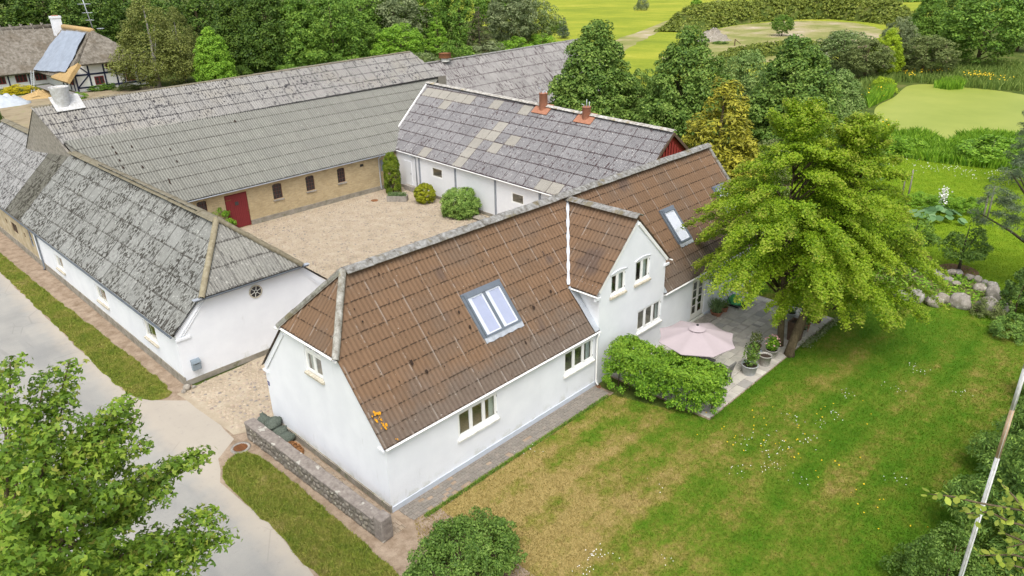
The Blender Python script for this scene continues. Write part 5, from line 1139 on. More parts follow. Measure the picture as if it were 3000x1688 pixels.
for x in (12.6, 15.0, 17.5, 20.2): 
    mm = MB(); mm.bar((x, 116.37, .1), (x, 116.37, 2.4), .18, .08, (0, -1, 0)); mm.build('beam', MAT['timber_blue'], th)
# thatch: thick rounded slopes
def thatch_slope(pts, thick, name='thatch', mat=None, n=14, seed=1, lump=.10):
    """bilinear patch a-b (eave), d-c (ridge) with thickness and lumps"""
    a, b, c, d = [Vector(p) for p in pts]; nr = (b-a).cross(d-a).normalized(); r = random.Random(seed); top = []; bot = []
    for j in range(n+1):
        for i in range(n+1):
            p = a.lerp(b, i/n).lerp(d.lerp(c, i/n), j/n); e = 0 if j == 0 else r.uniform(-lump, lump)
            top.append(p+nr*(thick*(.75 if j == 0 else 1)+e)); bot.append(p)
    m = MB(); k = n+1; f = [(j*k+i, j*k+i+1, (j+1)*k+i+1, (j+1)*k+i) for j in range(n) for i in range(n)]; off = k*k
    m.add(top+bot, f, True)
    rim = [i for i in range(k)]+[j*k+n for j in range(1, k)]+[n*k+i for i in range(n-1, -1, -1)]+[j*k for j in range(n-1, 0, -1)]
    m.add([top[i] for i in rim]+[bot[i] for i in rim], [(len(rim)+i, len(rim)+(i+1) % len(rim), (i+1) % len(rim), i) for i in range(len(rim))])
    return m.build(name, mat or MAT['thatch'], th)
thatch_slope([(-6.5, 115.5, 1.75), (22.6, 115.5, 1.75), (28.5, 122.3, 7.4), (-6.5, 122.3, 7.4)], .38, seed=1)
thatch_slope([(34, 129, 1.75), (-6.5, 129, 1.75), (-6.5, 122.3, 7.4), (28, 122.3, 7.4)], .38, seed=2)
thatch_slope([(21.4, 118.5, 1.75), (21.4, 101.5, 1.75), (TXM, 106.2, 7.45), (TXM, 122.0, 7.45)], .36, seed=3)
thatch_slope([(23.1, 101.6, 3.6), (32.3, 101.6, 3.6), (TXM+.15, 106.4, 7.5), (TXM-.15, 106.4, 7.5)], .36, seed=4)
thatch_slope([(33.5, 101.7, 1.9), (33.5, 122, 1.9), (TXM, 122.0, 7.45), (TXM, 106.2, 7.45)], .36, seed=5)
thatch_slope([(21.25, 108.3, 1.50), (21.25, 100.8, 1.50), (23.4, 101.1, 3.75), (22.5, 103.6, 2.75)], .50, mat=MAT['straw'], seed=6, n=6)
m = MB(); m.tube([(-6.5, 122.3, 7.72), (28, 122.3, 7.72)], .42, 8); m.build('ridge_straw', MAT['thatch'], th)
m = MB(); m.tube([(TXM-.1, 121, 7.8), (TXM, 112, 7.75), (TXM, 106.2, 7.75)], .42, 8); m.build('ridge_straw', MAT['straw'], th)
for k in range(14):
    x = 6.5+k*1.45; m = MB(); m.bar((x, 121.5, 7.2), (x-.1, 122.5, 8.4), .14, .14); m.bar((x, 123.1, 7.2), (x+.1, 122.2, 8.3), .14, .14); m.build('ridge_timber', MAT['wood_post'], th)
c = at(185, 84, 8.2); c = Vector((26.6, 119.2, 7.4))
m = MB(); m.bb((c.x-.62, c.y-.55, 6.2), (c.x+.62, c.y+.55, 9.3)); m.bb((c.x-.70, c.y-.63, 9.1), (c.x+.70, c.y+.63, 9.42)); ch = m.build('chimney', MAT['white'], th)
m = MB(); m.bb((c.x-.4, c.y-.35, 9.4), (c.x+.4, c.y+.35, 9.52)); m.build('flue', MAT['terracotta'], ch)
ax = Vector((28.3, 108.4, 7.6)); m = MB(); m.tube([ax, ax+Vector((-.5, .5, 6.0))], .07, 6)
an = m.build('antenna', MAT['zinc'], th)
for k, (f, L) in enumerate(((.98, .75), (.62, .95), (.42, .75), (.25, .6))):
    p = ax.lerp(ax+Vector((-.5, .5, 6.0)), f); m = MB(); m.tube([p+Vector((-.71, .71, 0))*L*(1 if k else 1.6), p+Vector((.71, -.71, 0))*L*(1 if k else .1)], .045, 5); m.build('antenna_rod', MAT['zinc'], an)
m = MB(); dp = ax+Vector((.9, -.3, .1)); m.lathe([(.0, .0), (.35, .06), (.55, .2)], dp, 14); m.build('satellite_dish', MAT['zinc'], th)
# tarpaulin over the opened roof
def cloth(name, pts, n, mat, sag, seed, lift=.5):
    a, b, c, d = [Vector(p) for p in pts]; nr = (b-a).cross(d-a).normalized(); r = random.Random(seed); V = []
    for j in range(n+1):
        for i in range(n+1):
            u, v = i/n, j/n; p = a.lerp(b, u).lerp(d.lerp(c, u), v)
            V.append(p+nr*(lift+sag*(math.sin(u*17+v*3)*.5+math.sin(u*7-v*9+1)*.6+math.sin(u*31+v*13)*.25)+r.uniform(-.03, .03)))
    V += [p-nr*.04 for p in V]; k = n+1; f = [(j*k+i, j*k+i+1, (j+1)*k+i+1, (j+1)*k+i) for j in range(n) for i in range(n)]
    m = MB(); m.add(V, f, True); o = k*k
    m.add([p for p in V], [(q+o, p_, p_+o, q) if False else (p_, p_+o, q+o, q) for p_, q in [(i+1, i) for i in range(n)]+[((j)*k+n, (j+1)*k+n) for j in range(n)]])
    return m.build(name, mat)
tag(cloth('tarpaulin', [(21.3, 116.2, 1.75), (22.1, 103.1, 2.45), (TXM-.35, 106.7, 7.15), (TXM-.5, 117.2, 7.0)], 22, MAT['tarp_grey'], .08, 3, .60), 'grey blue tarpaulin covering the open slope of the thatched roof', 'tarpaulin')
# ladder, trestle, straw heap, tarp pile in the farm yard behind
lad = thing('ladder', 'grey aluminium ladder leaning against the thatched roof', 'ladder', (*at(100, 276)[:2], 0))
a, b = at(97, 278), None; a.z = .05; bt = Vector((20.6, 115.2, 2.2))
dirv = (bt-a); sd = Vector((.5, -.85, 0)).normalized()*.24
for sg in (-1, 1):
    m = MB(); m.bar(a+sd*sg, bt+sd*sg, .09, .09); m.build('rail', MAT['galvanised'], lad)
for k in range(1, 13):
    p = a.lerp(bt, k/13); m = MB(); m.bar(p-sd, p+sd, .06, .06); m.build('rung', MAT['galvanised'], lad)
tr_ = thing('trestle_table', 'long weathered plank platform on trestles beside the thatched house', 'table', (*at(165, 262)[:2], 0))
p0, p1 = at(125, 250, 1.1), at(225, 285, 1.1); dd = (p1-p0).normalized(); sd = dd.cross(Vector((0, 0, 1)))
for k in range(4):
    m = MB(); o_ = sd*(k-1.5)*.45; m.bar(p0+o_, p1+o_, .42, .07); m.build('plank', MAT['wood_grey'], tr_)
for f in (.12, .5, .88):
    for sg in (-.7, .7):
        q_ = p0.lerp(p1, f)+sd*sg; m = MB(); m.bar((q_.x, q_.y, 0), (q_.x, q_.y, 1.06), .10, .10); m.build('leg', MAT['wood_grey'], tr_)
def heap(name, c, rx, ry, h, mat, label, cat, seed, amp=.25, n=18, kind=None):
    r = random.Random(seed); m = MB(); vs_ = [Vector((c[0], c[1], h*1.0))]; rings = 7
    for j in range(1, rings+1):
        f = j/rings
        for i in range(n):
            a = 2*PI*i/n; q_ = 1+amp*math.sin(a*3+seed)*.4+r.uniform(-amp, amp)*.3
            vs_.append(Vector((c[0]+rx*f*q_*math.cos(a), c[1]+ry*f*q_*math.sin(a), h*math.cos(f*PI/2)**1.1*(1+r.uniform(-amp, amp)) if j < rings else -.05)))
    f_ = [(0, 1+i, 1+(i+1) % n) for i in range(n)]+[(1+(j-1)*n+i, 1+j*n+i, 1+j*n+(i+1) % n, 1+(j-1)*n+(i+1) % n) for j in range(1, rings) for i in range(n)]
    m.add(vs_, f_, True); return tag(m.build(name, mat), label, cat, None, kind)
q_ = at(125, 283); heap('straw_heap', (q_.x, q_.y), 2.6, 2.2, .8, MAT['straw'], 'heap of old straw on the ground by the thatched house', 'straw heap', 4, .4)
q_ = at(15, 308); heap('tarp_pile', (q_.x, q_.y), 2.8, 2.4, 1.2, MAT['tarp_white'], 'crumpled white plastic sheeting piled on the far farmyard', 'plastic sheet', 9, .35)
# ================================================================ roadside stone wall
sw = thing('stone_wall', 'low fieldstone garden wall with lichen covered coping beside the road', 'wall', (-1.0, 3.3, 0))
A, B = Vector((-1.06, 7.30, 0)), Vector((-.86, -.52, 0)); d = (B-A); L = d.length; dn = d.normalized(); on = Vector((dn.y, -dn.x, 0)); on = on if on.x < 0 else -on
def wp(s, o, z): p = A+dn*s+on*o; return Vector((p.x, p.y, z))
m = MB(); m.box(wp(L/2, 0, .33), (L, .36, .66), rz=math.atan2(dn.y, dn.x)); m.build('core', MAT['mortar'], sw)
r = random.Random(21); n = 40; m = MB(); vs_ = []
for i in range(n+1):
    s_ = L*i/n; w_ = .215+r.uniform(-.012, .012); z = .735+.012*math.sin(i*.7)+r.uniform(-.006, .006)
    vs_ += [wp(s_, w_, .645), wp(s_, w_, z-.02), wp(s_, w_-.03, z), wp(s_, -w_+.03, z), wp(s_, -w_, z-.02), wp(s_, -w_, .645)]
m.add(vs_, [(6*i+k, 6*i+k+1, 6*(i+1)+k+1, 6*(i+1)+k) for i in range(n) for k in range(5)]+[(0, 1, 2, 3, 4, 5), tuple(6*n+k for k in (5, 4, 3, 2, 1, 0))], False); m.build('coping', MAT['coping'], sw)
def rock_mesh(seed, sub=2, rough=.18):
    bm = bmesh.new(); bmesh.ops.create_icosphere(bm, subdivisions=sub, radius=1.0); r = random.Random(seed)
    pl = [(Vector((r.gauss(0, 1), r.gauss(0, 1), r.gauss(0, 1))).normalized(), r.uniform(.62, .9)) for _ in range(9)]
    for v in bm.verts:
        for nr, dd_ in pl:
            e = v.co.dot(nr)-dd_
            if e > 0: v.co -= nr*e*.85
        v.co += Vector((r.uniform(-1, 1), r.uniform(-1, 1), r.uniform(-1, 1)))*rough*.25
    me = bpy.data.meshes.new('rock'); bm.to_mesh(me); bm.free(); me.polygons.foreach_set('use_smooth', [True]*len(me.polygons)); return me
small = []
for s in range(8):
    me = rock_mesh(s+50, 1, .3); set_mat(me, MAT['wall_stone']); small.append(me)
s_ = .0
for row, (z, hgt) in enumerate(((.12, .24), (.335, .21), (.53, .19))):
    s_ = r.uniform(0, .1)
    while s_ < L-.05:
        w_ = r.choice((r.uniform(.10, .18), r.uniform(.16, .30), r.uniform(.24, .42))); c_ = min(s_+w_/2, L-.08)
        for side in ((1,) if row else (1,)):
            o = obj_from_mesh('stone', small[r.randrange(8)], sw, wp(c_, .165*side, z+r.uniform(-.05, .04))); o.scale = (w_*.56, r.uniform(.05, .09), hgt*r.uniform(.40, .68)); o.rotation_euler = (r.uniform(-.1, .1), r.uniform(-.35, .35), math.atan2(dn.y, dn.x)+r.uniform(-.08, .08))
        s_ += w_+.015
for k, (z, w_) in enumerate(((.14, .30), (.40, .26), (.58, .24))):
    o = obj_from_mesh('stone', small[k], sw, wp(.0, .0, z)); o.scale = (.06, .20, .13); o.rotation_euler = (0, 0, math.atan2(dn.y, dn.x))
m = MB(); m.box((-.84, -.72, .43), (.42, .42, .86), rz=.05); m.build('end_pillar', MAT['coping'], sw, bevel=.025)
# sacks and leaves behind the wall
def sack(name, c, L_, W_, H_, rz, seed, label, group=None):
    bm = bmesh.new(); bmesh.ops.create_icosphere(bm, subdivisions=3, radius=1.0); r = random.Random(seed)
    for v in bm.verts:
        x, y, z = v.co; k = abs(x)**3
        v.co.y *= 1-.30*k; v.co.z *= (1-.45*k); v.co.z = max(v.co.z, -.62)
        wr = .09*math.sin(7*x+4*y+seed)+.07*math.sin(11*y+seed*2+5*x); v.co += v.co.normalized()*wr
    me = bpy.data.meshes.new(name); bm.to_mesh(me); bm.free(); me.polygons.foreach_set('use_smooth', [True]*len(me.polygons)); set_mat(me, MAT['sandbag'])
    root = thing(name, label, 'sack', (c[0], c[1], max(0, c[2]-H_*.6)), group)
    o = obj_from_mesh('body', me, root, c); o.scale = (L_, W_, H_); o.rotation_euler = (0, 0, rz)
    m = MB(); e = Vector((math.cos(rz), math.sin(rz), 0)); k = Vector(c)+e*L_*.92
    pts = []; nn = 10
    for i in range(nn): a = 2*PI*i/nn; pts.append(k+e*.03+Vector((-e.y, e.x, 0))*math.cos(a)*.05+Vector((0, 0, math.sin(a)*.05)))
    rim = [k+e*(.12+.03*(i % 2))+Vector((-e.y, e.x, 0))*math.cos(2*PI*i/nn)*(.09+.03*(i % 2))+Vector((0, 0, math.sin(2*PI*i/nn)*(.09+.03*(i % 2)))) for i in range(nn)]
    m.add(pts+rim, [(i, (i+1) % nn, nn+(i+1) % nn, nn+i) for i in range(nn)]); m.build('tied_neck', MAT['sandbag'], root)
sg = 'sacks behind the stone wall'
sack('sack', (-.42, 7.05, .17), .46, .30, .24, -.2, 1, 'green sandbag lowest of the pile at the end of the stone wall', sg)
sack('sack', (-.40, 6.45, .17), .46, .30, .24, .15, 2, 'green sandbag in the middle of the pile against the white gable', sg)
sack('sack', (-.42, 5.98, .16), .42, .28, .22, -.25, 3, 'green sandbag next to the heap of brown leaves', sg)
sack('sack', (-.40, 6.78, .46), .44, .28, .21, .35, 4, 'green sandbag lying on top of the pile', sg)
sack('sack', (-.50, 7.30, .40), .36, .25, .19, 1.2, 5, 'green sandbag on top nearest the cobbled gateway', sg)
def leaf_heap():
    rg = np.random.default_rng(9); n = 900
    a = rg.uniform(0, 6.28, n); q_ = np.sqrt(rg.random(n)); X = -.42+.27*q_*np.cos(a); Y = 5.35+.55*q_*np.sin(a); Z = .02+.24*(1-q_**1.5)+rg.uniform(-.02, .04, n)
    sc_ = rg.uniform(.03, .055, n); U = rg.normal(size=(n, 3)); U /= np.linalg.norm(U, axis=1)[:, None]; W = np.cross(U, rg.normal(size=(n, 3))); W /= np.linalg.norm(W, axis=1)[:, None]
    C = np.stack([X, Y, Z], 1); V = np.stack([C-U*sc_[:, None], C+W*sc_[:, None]*.6, C+U*sc_[:, None], C-W*sc_[:, None]*.6], 1).reshape(-1, 3)
    F = np.arange(4*n).reshape(n, 4); me = np_mesh('leaf_litter', V, F, MAT['leaflitter']); o = obj_from_mesh('leaf_litter', me, None, (0, 0, 0)); tag(o, 'heap of dry brown leaves between stone wall and gable', 'leaves', None, 'stuff')
leaf_heap()
# drain grate in the verge
dg = thing('drain_cover', 'round iron drain grate in a stone ring beside the wall end', 'drain', (-1.72, 6.9, 0))
m = MB(); m.lathe([(.36, -.01), (.36, .03), (.26, .035), (.26, .0)], (-1.72, 6.9, 0), 20); m.build('ring', MAT['concrete'], dg)
for k in range(8):
    y = -.20+.4*k/7; w_ = math.sqrt(max(.01, .25**2-y*y)); m = MB(); m.bb((-1.72-w_, 6.9+y-.014, .006), (-1.72+w_, 6.9+y+.014, .03)); m.build('bar', MAT['rust'], dg)
m = MB(); m.lathe([(.26, .004), (.0, .004)], (-1.72, 6.9, 0), 16); m.build('pit', MAT['iron'], dg)
tag(MB().lathe([(.27, .0), (.27, .035), (.24, .04), (.0, .04)], (19.79, 28.15, 0), 16).build('manhole_cover', MAT['rust']), 'small round rusty manhole cover in the cobbled yard', 'manhole')
# ================================================================ boulders
bvar = []
for s in range(9):
    me = rock_mesh(s+5, 3, .26); set_mat(me, MAT['boulder']); bvar.append(me)
def boulder(c, sx, sy, sz, rz, v, label, group=None, name='boulder'):
    o = obj_from_mesh(name, bvar[v % 9], None, (c[0], c[1], sz*.55)); o.scale = (sx, sy, sz); o.rotation_euler = (0, 0, rz); return tag(o, label, 'boulder', group)
gb_ = 'boulders edging the rock bed'
boulder((27.55, -6.35), .30, .42, .33, .3, 0, 'pinkish low boulder half under the overhanging tree', gb_)
boulder((27.70, -7.05), .34, .40, .44, .1, 1, 'tall pale grey boulder, first of the row right of the big tree', gb_)
boulder((27.90, -7.78), .36, .46, .34, .2, 2, 'oval tan boulder lying between two upright ones at the lawn edge', gb_)
boulder((28.35, -8.05), .32, .34, .44, -.2, 3, 'rounded upright boulder just behind the oval tan one', gb_)
boulder((28.62, -8.85), .42, .60, .46, .0, 4, 'largest pinkish boulder in the row at the lawn edge', gb_)
boulder((28.70, -9.95), .48, .52, .56, .4, 5, 'big round grey boulder at the right end of the row', gb_)
boulder((29.05, -10.55), .26, .30, .40, .4, 6, 'narrow boulder squeezed behind the big round grey one', gb_)
r = random.Random(31); arc = [(at(px_, py_)) for px_, py_ in ((2655, 775), (2672, 790), (2690, 792), (2718, 800), (2742, 800), (2760, 810), (2770, 822), (2790, 805), (2807, 805), (2840, 818), (2862, 825), (2885, 832), (2905, 845), (2870, 850), (2903, 870), (2682, 798), (2725, 808), (2745, 815), (2775, 825), (2800, 835))]
for k, p in enumerate(arc):
    q_ = r.uniform(.17, .27) if k < 11 else r.uniform(.18, .30); boulder((p.x, p.y), q_, q_*r.uniform(.9, 1.3), q_*r.uniform(.75, 1.0), r.uniform(0, 3), k, 'small lichen spotted stone in the upper rim of the rock bed', 'small stones of the rock bed')
p = at(2905, 878); boulder((p.x, p.y), .36, .40, .50, .3, 8, 'tall dark boulder at the far right end of the rock bed', gb_)
for k, (x, y, q_) in enumerate(((-1.28, 12.45, .17), (-1.05, 12.35, .09), (-1.5, 12.3, .10))): boulder((x, y), q_, q_*1.1, q_*.9, k, k+2, ('brown corner boulder at the foot of the white wing', 'pebble beside the corner boulder nearer the gateway', 'flat stone beside the corner boulder nearer the road')[k], 'stones at the wing corner', 'corner_stone')
boulder((22.05, 19.2), .55, .6, .16, .2, 7, 'flat sandy boulder in the yard beside the drooping bush', None, 'flat_stone')
bed_poly = smooth_poly([(27.4, -6.0), (28.2, -8.4), (28.7, -10.5), (30.5, -11.0), (32.2, -9.6), (32.9, -7.5), (33.4, -5.0), (31, -4.0), (28, -4.8)])
sheet('rock_bed', bed_poly, .012, MAT['bed'])
for k, (px_, py_) in enumerate(((2805, 795), (2672, 755))):
    p = at(px_, py_); sheet('mulch_ring', smooth_poly([(p.x+1.25*math.cos(a), p.y+1.1*math.sin(a)) for a in [2*PI*i/9 for i in range(9)]]), .004, MAT['mulch'])
# garden posts, flagpole
for k, (x, y, h_, lb_) in enumerate(((45.25, -.9, 2.1, 'taller grey wooden stake at the left end of the berry bed'), (45.9, -.3, 1.7, 'shorter grey wooden stake at the left end of the berry bed'), (42.84, -6.2, 2.1, 'front grey wooden stake at the right end of the berry bed'), (43.86, -6.25, 2.3, 'rear grey wooden stake at the right end of the berry bed'))):
    m = MB(); m.tube([(x, y, -.1), (x+.05, y, h_*.5), (x+.08, y+.04, h_)], [.06, .055, .05], 7); tag(m.build('garden_stake', MAT['wood_post']), lb_, 'post', 'stakes of the berry bed')
fp = thing('flagpole', 'tall white weathered wooden flagpole with peeling paint at the right edge', 'flagpole', (6.0, -14.45, 0))
def pole_xy():
    p = at(2815, 1688, 2.9); return p.x, p.y
fx, fy_ = pole_xy(); WLOC[fp.name] = Vector((fx, fy_, 0)); fp.location = (fx, fy_, 0)
zs = [0, top_z(fx, fy_, 1340), top_z(fx, fy_, 1200), top_z(fx, fy_, 1080), 13.5]
for k in range(4):
    m = MB(); ra, rb = .050-.002*k, .048-.002*k; m.tube([(fx, fy_, zs[k]), (fx, fy_, zs[k+1])], [ra, rb], 12); m.build('pole_section', MAT['pole_bare'] if k in (1, ) else MAT['pole_white'], fp)
m = MB(); m.lathe([(.03, 0), (.09, .04), (.10, .12), (.0, .18)], (fx, fy_, 13.5), 12); m.build('finial', MAT['pole_white'], fp)
m = MB(); m.tube([(fx-.085, fy_-.02, 1.2), (fx-.085, fy_-.02, 13.4)], .006, 5); m.build('halyard', MAT['pole_white'], fp)
# ================================================================ terrace furniture
UCX, UCY = 13.78, -2.55
pu = at(2043, 960, 2.45); UCX, UCY = pu.x, pu.y
um = thing('parasol', 'open pale pink octagonal garden parasol over the terrace table', 'parasol', (UCX, UCY, 0))
R_, hz1, hz0 = 1.62, 2.45, 1.98; k = 8
def upt(f, a, droop=True): 
    q_ = R_*f; return Vector((UCX+q_*math.cos(a), UCY+q_*math.sin(a), hz1-(hz1-hz0)*f**1.15))
m = MB(); rings = 6; sub = 6; n = k*sub; vs_ = []
for j in range(rings+1):
    f = .10+.90*j/rings
    for i in range(n):
        a = 2*PI*i/n+.18; ph = (i % sub)/sub; chord = math.cos(PI/k)/math.cos((ph-.5)*2*PI/k); sagv = 1-.045*f*math.sin(PI*ph)
        p = upt(f*chord*sagv, a); p.z = hz1-(hz1-hz0)*f**1.15-.035*f*math.sin(PI*ph); vs_.append(p)
o_ = len(vs_); m.add(vs_, [(j*n+i, j*n+(i+1) % n, (j+1)*n+(i+1) % n, (j+1)*n+i) for j in range(rings) for i in range(n)], True)
m.add([vs_[rings*n+i] for i in range(n)]+[vs_[rings*n+i]-Vector((0, 0, .03)) for i in range(n)], [(i, (i+1) % n, n+(i+1) % n, n+i) for i in range(n)])
cn = m.build('canopy', MAT['canopy'], um)
m = MB(); m.lathe([(.36, hz1-.035), (.34, hz1-.025), (.05, hz1+.10)], (UCX, UCY, 0), 16); m.build('vent_cap', MAT['canopy'], um)
m = MB(); m.lathe([(.05, 0), (.055, .05), (.03, .07), (.0, .075)], (UCX, UCY, hz1+.09), 12); m.build('finial', MAT['black_plastic'], um)
m = MB(); m.tube([(UCX, UCY, .06), (UCX, UCY, hz1+.05)], .03, 10); m.build('pole', MAT['black_plastic'], um)
for i in range(k):
    a = 2*PI*i/k+.18; m = MB(); m.bar(Vector((UCX, UCY, hz1-.04)), upt(.99, a)-Vector((0, 0, .02)), .015, .015); m.build('rib', MAT['black_plastic'], um)
m = MB(); m.lathe([(.30, 0), (.30, .05), (.05, .10), (.05, .25)], (UCX, UCY, .03), 16); m.build('base', MAT['black_plastic'], um)
tb = thing('garden_table', 'weathered grey slatted teak table under the parasol', 'table', (UCX, UCY, 0))
tz = .73; tl, tw_ = 1.9, 1.0
for i in range(9):
    y = UCY-tw_/2+tw_*(i+.5)/9
    for sgn in ((-1, 1) if i == 4 else (0,)):
        m = MB()
        if sgn: m.bb((UCX+sgn*.06, y-.048, tz-.03), (UCX+sgn*tl/2, y+.048, tz))
        else: m.bb((UCX-tl/2, y-.048, tz-.03), (UCX+tl/2, y+.048, tz))
        m.build('slat', MAT['wood_grey'], tb)
m = MB(); m.bb((UCX-tl/2+.06, UCY-tw_/2+.05, tz-.12), (UCX+tl/2-.06, UCY-tw_/2+.08, tz-.035)); m.bb((UCX-tl/2+.06, UCY+tw_/2-.08, tz-.12), (UCX+tl/2-.06, UCY+tw_/2-.05, tz-.035)); m.build('apron', MAT['wood_grey'], tb)
for sx in (-1, 1):
    for sy in (-1, 1): m = MB(); m.bb((UCX+sx*.82-.035, UCY+sy*.40-.035, .04), (UCX+sx*.82+.035, UCY+sy*.40+.035, tz-.035)); m.build('leg', MAT['wood_grey'], tb)
def chair(x, y, rz, label):
    t_ = thing('garden_chair', label, 'chair', (0, 0, 0), 'teak chairs round the terrace table'); W = MAT['wood_grey']
    for i in range(6): m = MB(); m.bb((-.23, -.22+i*.075, .40), (.23, -.155+i*.075, .425)); m.build('seat_slat', W, t_)
    for sx in (-1, 1):
        m = MB(); m.bb((sx*.25-.025, -.24, .0), (sx*.25+.025, -.19, .62)); m.build('leg', W, t_)
        m = MB(); m.bar((sx*.25, .22, 0), (sx*.25, .24, .42), .05, .05); m.bar((sx*.25, .24, .42), (sx*.25, .40, .98), .05, .05); m.build('leg', W, t_)
        m = MB(); m.bb((sx*.25-.035, -.27, .62), (sx*.25+.035, .30, .65)); m.build('armrest', W, t_)
    m = MB(); m.bar((-.27, .39, .95), (.27, .39, .95), .04, .09, (0, 0, 1)); m.build('top_rail', W, t_)
    m = MB(); m.bar((-.25, .27, .50), (.25, .27, .50), .035, .05); m.build('lower_rail', W, t_)
    for i in range(7): xx = -.19+i*.063; m = MB(); m.bar((xx, .272, .51), (xx*1.15, .385, .93), .03, .018); m.build('back_slat', W, t_)
    t_.location = (x, y, .04); t_.rotation_euler = (0, 0, rz); return t_
p = at(1985, 1075); 
chair(UCX-1.55, UCY+.15, math.radians(92), 'weathered teak armchair behind the hedge on the house side of the table')
chair(UCX+.62, UCY-1.02, math.radians(180), 'reclined weathered teak chair at the lawn end of the table')
chair(UCX-.35, UCY-1.0, math.radians(186), 'weathered teak armchair between the table and the hedge')
chair(UCX+.7, UCY+1.0, math.radians(-5), 'teak armchair mostly hidden under the far side of the parasol')
# green wheelbarrow tipped against the wall
wb = thing('wheelbarrow', 'green plastic wheelbarrow tipped against the white house wall', 'wheelbarrow', (21.2, -.62, .04))
m = MB(); m.lathe([(.02, .50), (.16, .46), (.30, .32), (.36, .12), (.38, .08), (.40, .08), (.40, .06), (.36, .06)], (21.2, -.55, .16), 16, True, .8, 1.15); m.build('tray', MAT['green_plastic'], wb)
m = MB(); m.tube([(21.2+.17*math.cos(2*PI*i/14), -1.02, .24+.17*math.sin(2*PI*i/14)) for i in range(15)], .045, 6, False); m.build('wheel', MAT['black_plastic'], wb)
m = MB(); m.tube([(20.95, -.95, .22), (20.9, -.5, .20), (20.9, -.15, .75), (20.9, -.08, 1.15)], .018, 6); m.tube([(21.45, -.95, .22), (21.5, -.5, .20), (21.5, -.15, .55)], .018, 6); m.build('handle', MAT['black_plastic'], wb)
m = MB(); m.bar((20.92, -.9, .12), (20.92, -.1, .12), .04, .04); m.bar((21.48, -.9, .12), (21.48, -.1, .12), .04, .04); m.bb((20.92, -.52, .08), (21.48, -.48, .14)); m.build('frame', MAT['black_plastic'], wb)
# ================================================================ vegetation
def unit(a): return a/np.maximum(np.linalg.norm(a, axis=1)[:, None], 1e-9)
def leaves(C, Nrm, L, Wd, rg, shape='diamond', droop=None):
    """leaf faces at C with normals Nrm; returns V,F"""
    n = len(C); A = droop if droop is not None else rg.normal(size=(n, 3)); A = unit(A-Nrm*np.sum(A*Nrm, 1)[:, None]+1e-6); B = np.cross(Nrm, A)
    L = L[:, None]; Wd = Wd[:, None]
    if shape == 'diamond':
        V = np.stack([C-A*L*.5, C+B*Wd*.5+A*L*.05, C+A*L*.5, C-B*Wd*.5+A*L*.05], 1); k = 4
    elif shape == 'oval':
        V = np.stack([C-A*L*.5, C+B*Wd*.42-A*L*.15, C+B*Wd*.42+A*L*.18, C+A*L*.5, C-B*Wd*.42+A*L*.18, C-B*Wd*.42-A*L*.15], 1); k = 6
    elif shape == 'maple':     # three pointed lobes from the stalk
        out = []
        for ang, q in ((-.95, .80), (0, 1.0), (.95, .80)):
            D = A*math.cos(ang)+B*math.sin(ang); E_ = np.cross(Nrm, D); b0 = C-A*L*.35
            out.append(np.stack([b0, b0+D*L*q*.5+E_*Wd*.24, b0+D*L*q, b0+D*L*q*.5-E_*Wd*.24], 1))
        V = np.stack(out, 1).reshape(-1, 4, 3); k = 4
    V = V.reshape(-1, 3); F = np.arange(len(V)).reshape(-1, k); return V, F
def clumps(rg, centers, rad, per, L, flat=.75, up=.5, out=None, rand=.45, shape='diamond', ratio=.62, shell=.55, tipfn=None, droop=0.0):
    """leaf clumps: each centre carries `per` leaves on its upper, outer side"""
    n = len(centers); C0 = np.repeat(centers, per, 0); R0 = np.repeat(np.broadcast_to(rad, (n,)), per); N = n*per
    D = unit(rg.normal(size=(N, 3))+np.array([0, 0, up])+(np.repeat(out, per, 0)*.7 if out is not None else 0))
    q = shell+(1-shell)*rg.random(N)**.6; P = C0+D*(R0*q)[:, None]*np.array([1, 1, flat])
    Nn = unit(D*.75+np.array([0, 0, .45])+rg.normal(size=(N, 3))*rand)
    l = L*rg.uniform(.65, 1.25, N); dv = None
    if droop: dv = rg.normal(size=(N, 3))*.7+np.array([0, 0, -droop])+D*.5
    V, F = leaves(P, Nn, l, l*ratio, rg, shape, dv)
    rp = 3 if shape == 'maple' else 1
    rnd = np.repeat(np.clip(rg.normal(.5, .22, N)+np.repeat(rg.normal(0, .10, n), per), 0, 1), rp)
    tip = np.repeat(tipfn(P, D, q) if tipfn else np.zeros(N), rp)
    return V, F, rnd, tip
def crown_centers(rg, n, prof, lump=.18, inner=.25, kz=None):
    """clump centres for a crown of radius 1 and height 1; prof(t) gives the radius at height fraction t"""
    k = n*14; t = rg.random(k); tab = np.array([prof(x) for x in np.linspace(0, 1, 101)]); pf_ = lambda x: np.where(x > 1, 0, tab[np.clip((x*100).astype(int), 0, 100)])
    pr = pf_(t); f = np.sqrt(rg.random(k))*tab.max(); ok = (f <= pr) & ((f > pr*(.45+inner*.6)) | (f > pf_(t+.16)) | (rg.random(k) < .06))
    t, f = t[ok][:n], f[ok][:n]; n = len(t); a = rg.uniform(0, 2*PI, n); ph = rg.uniform(0, 6.28, 4)
    lm = 1+lump*(np.sin(2*a+ph[0]+3*t)+.7*np.sin(3*a+ph[1]-5*t)+.6*np.sin(5*a+ph[2]+9*t))*.6
    f = f*lm
    out = np.stack([np.cos(a), np.sin(a), np.full(n, .35)], 1)
    return np.stack([f*np.cos(a), f*np.sin(a), t], 1), unit(out)
def round_prof(t): return max(.05, math.sin(PI*min(1, max(0, (t*.92+.06))))**.55)
def oval_prof(t): return max(.05, min(1, .62+t*1.9)*(1-max(0, t-.12)/.88)**.62*1.08)
def cone_prof(t): return max(.03, (1-t)**.85*(1 if t > .06 else .6))
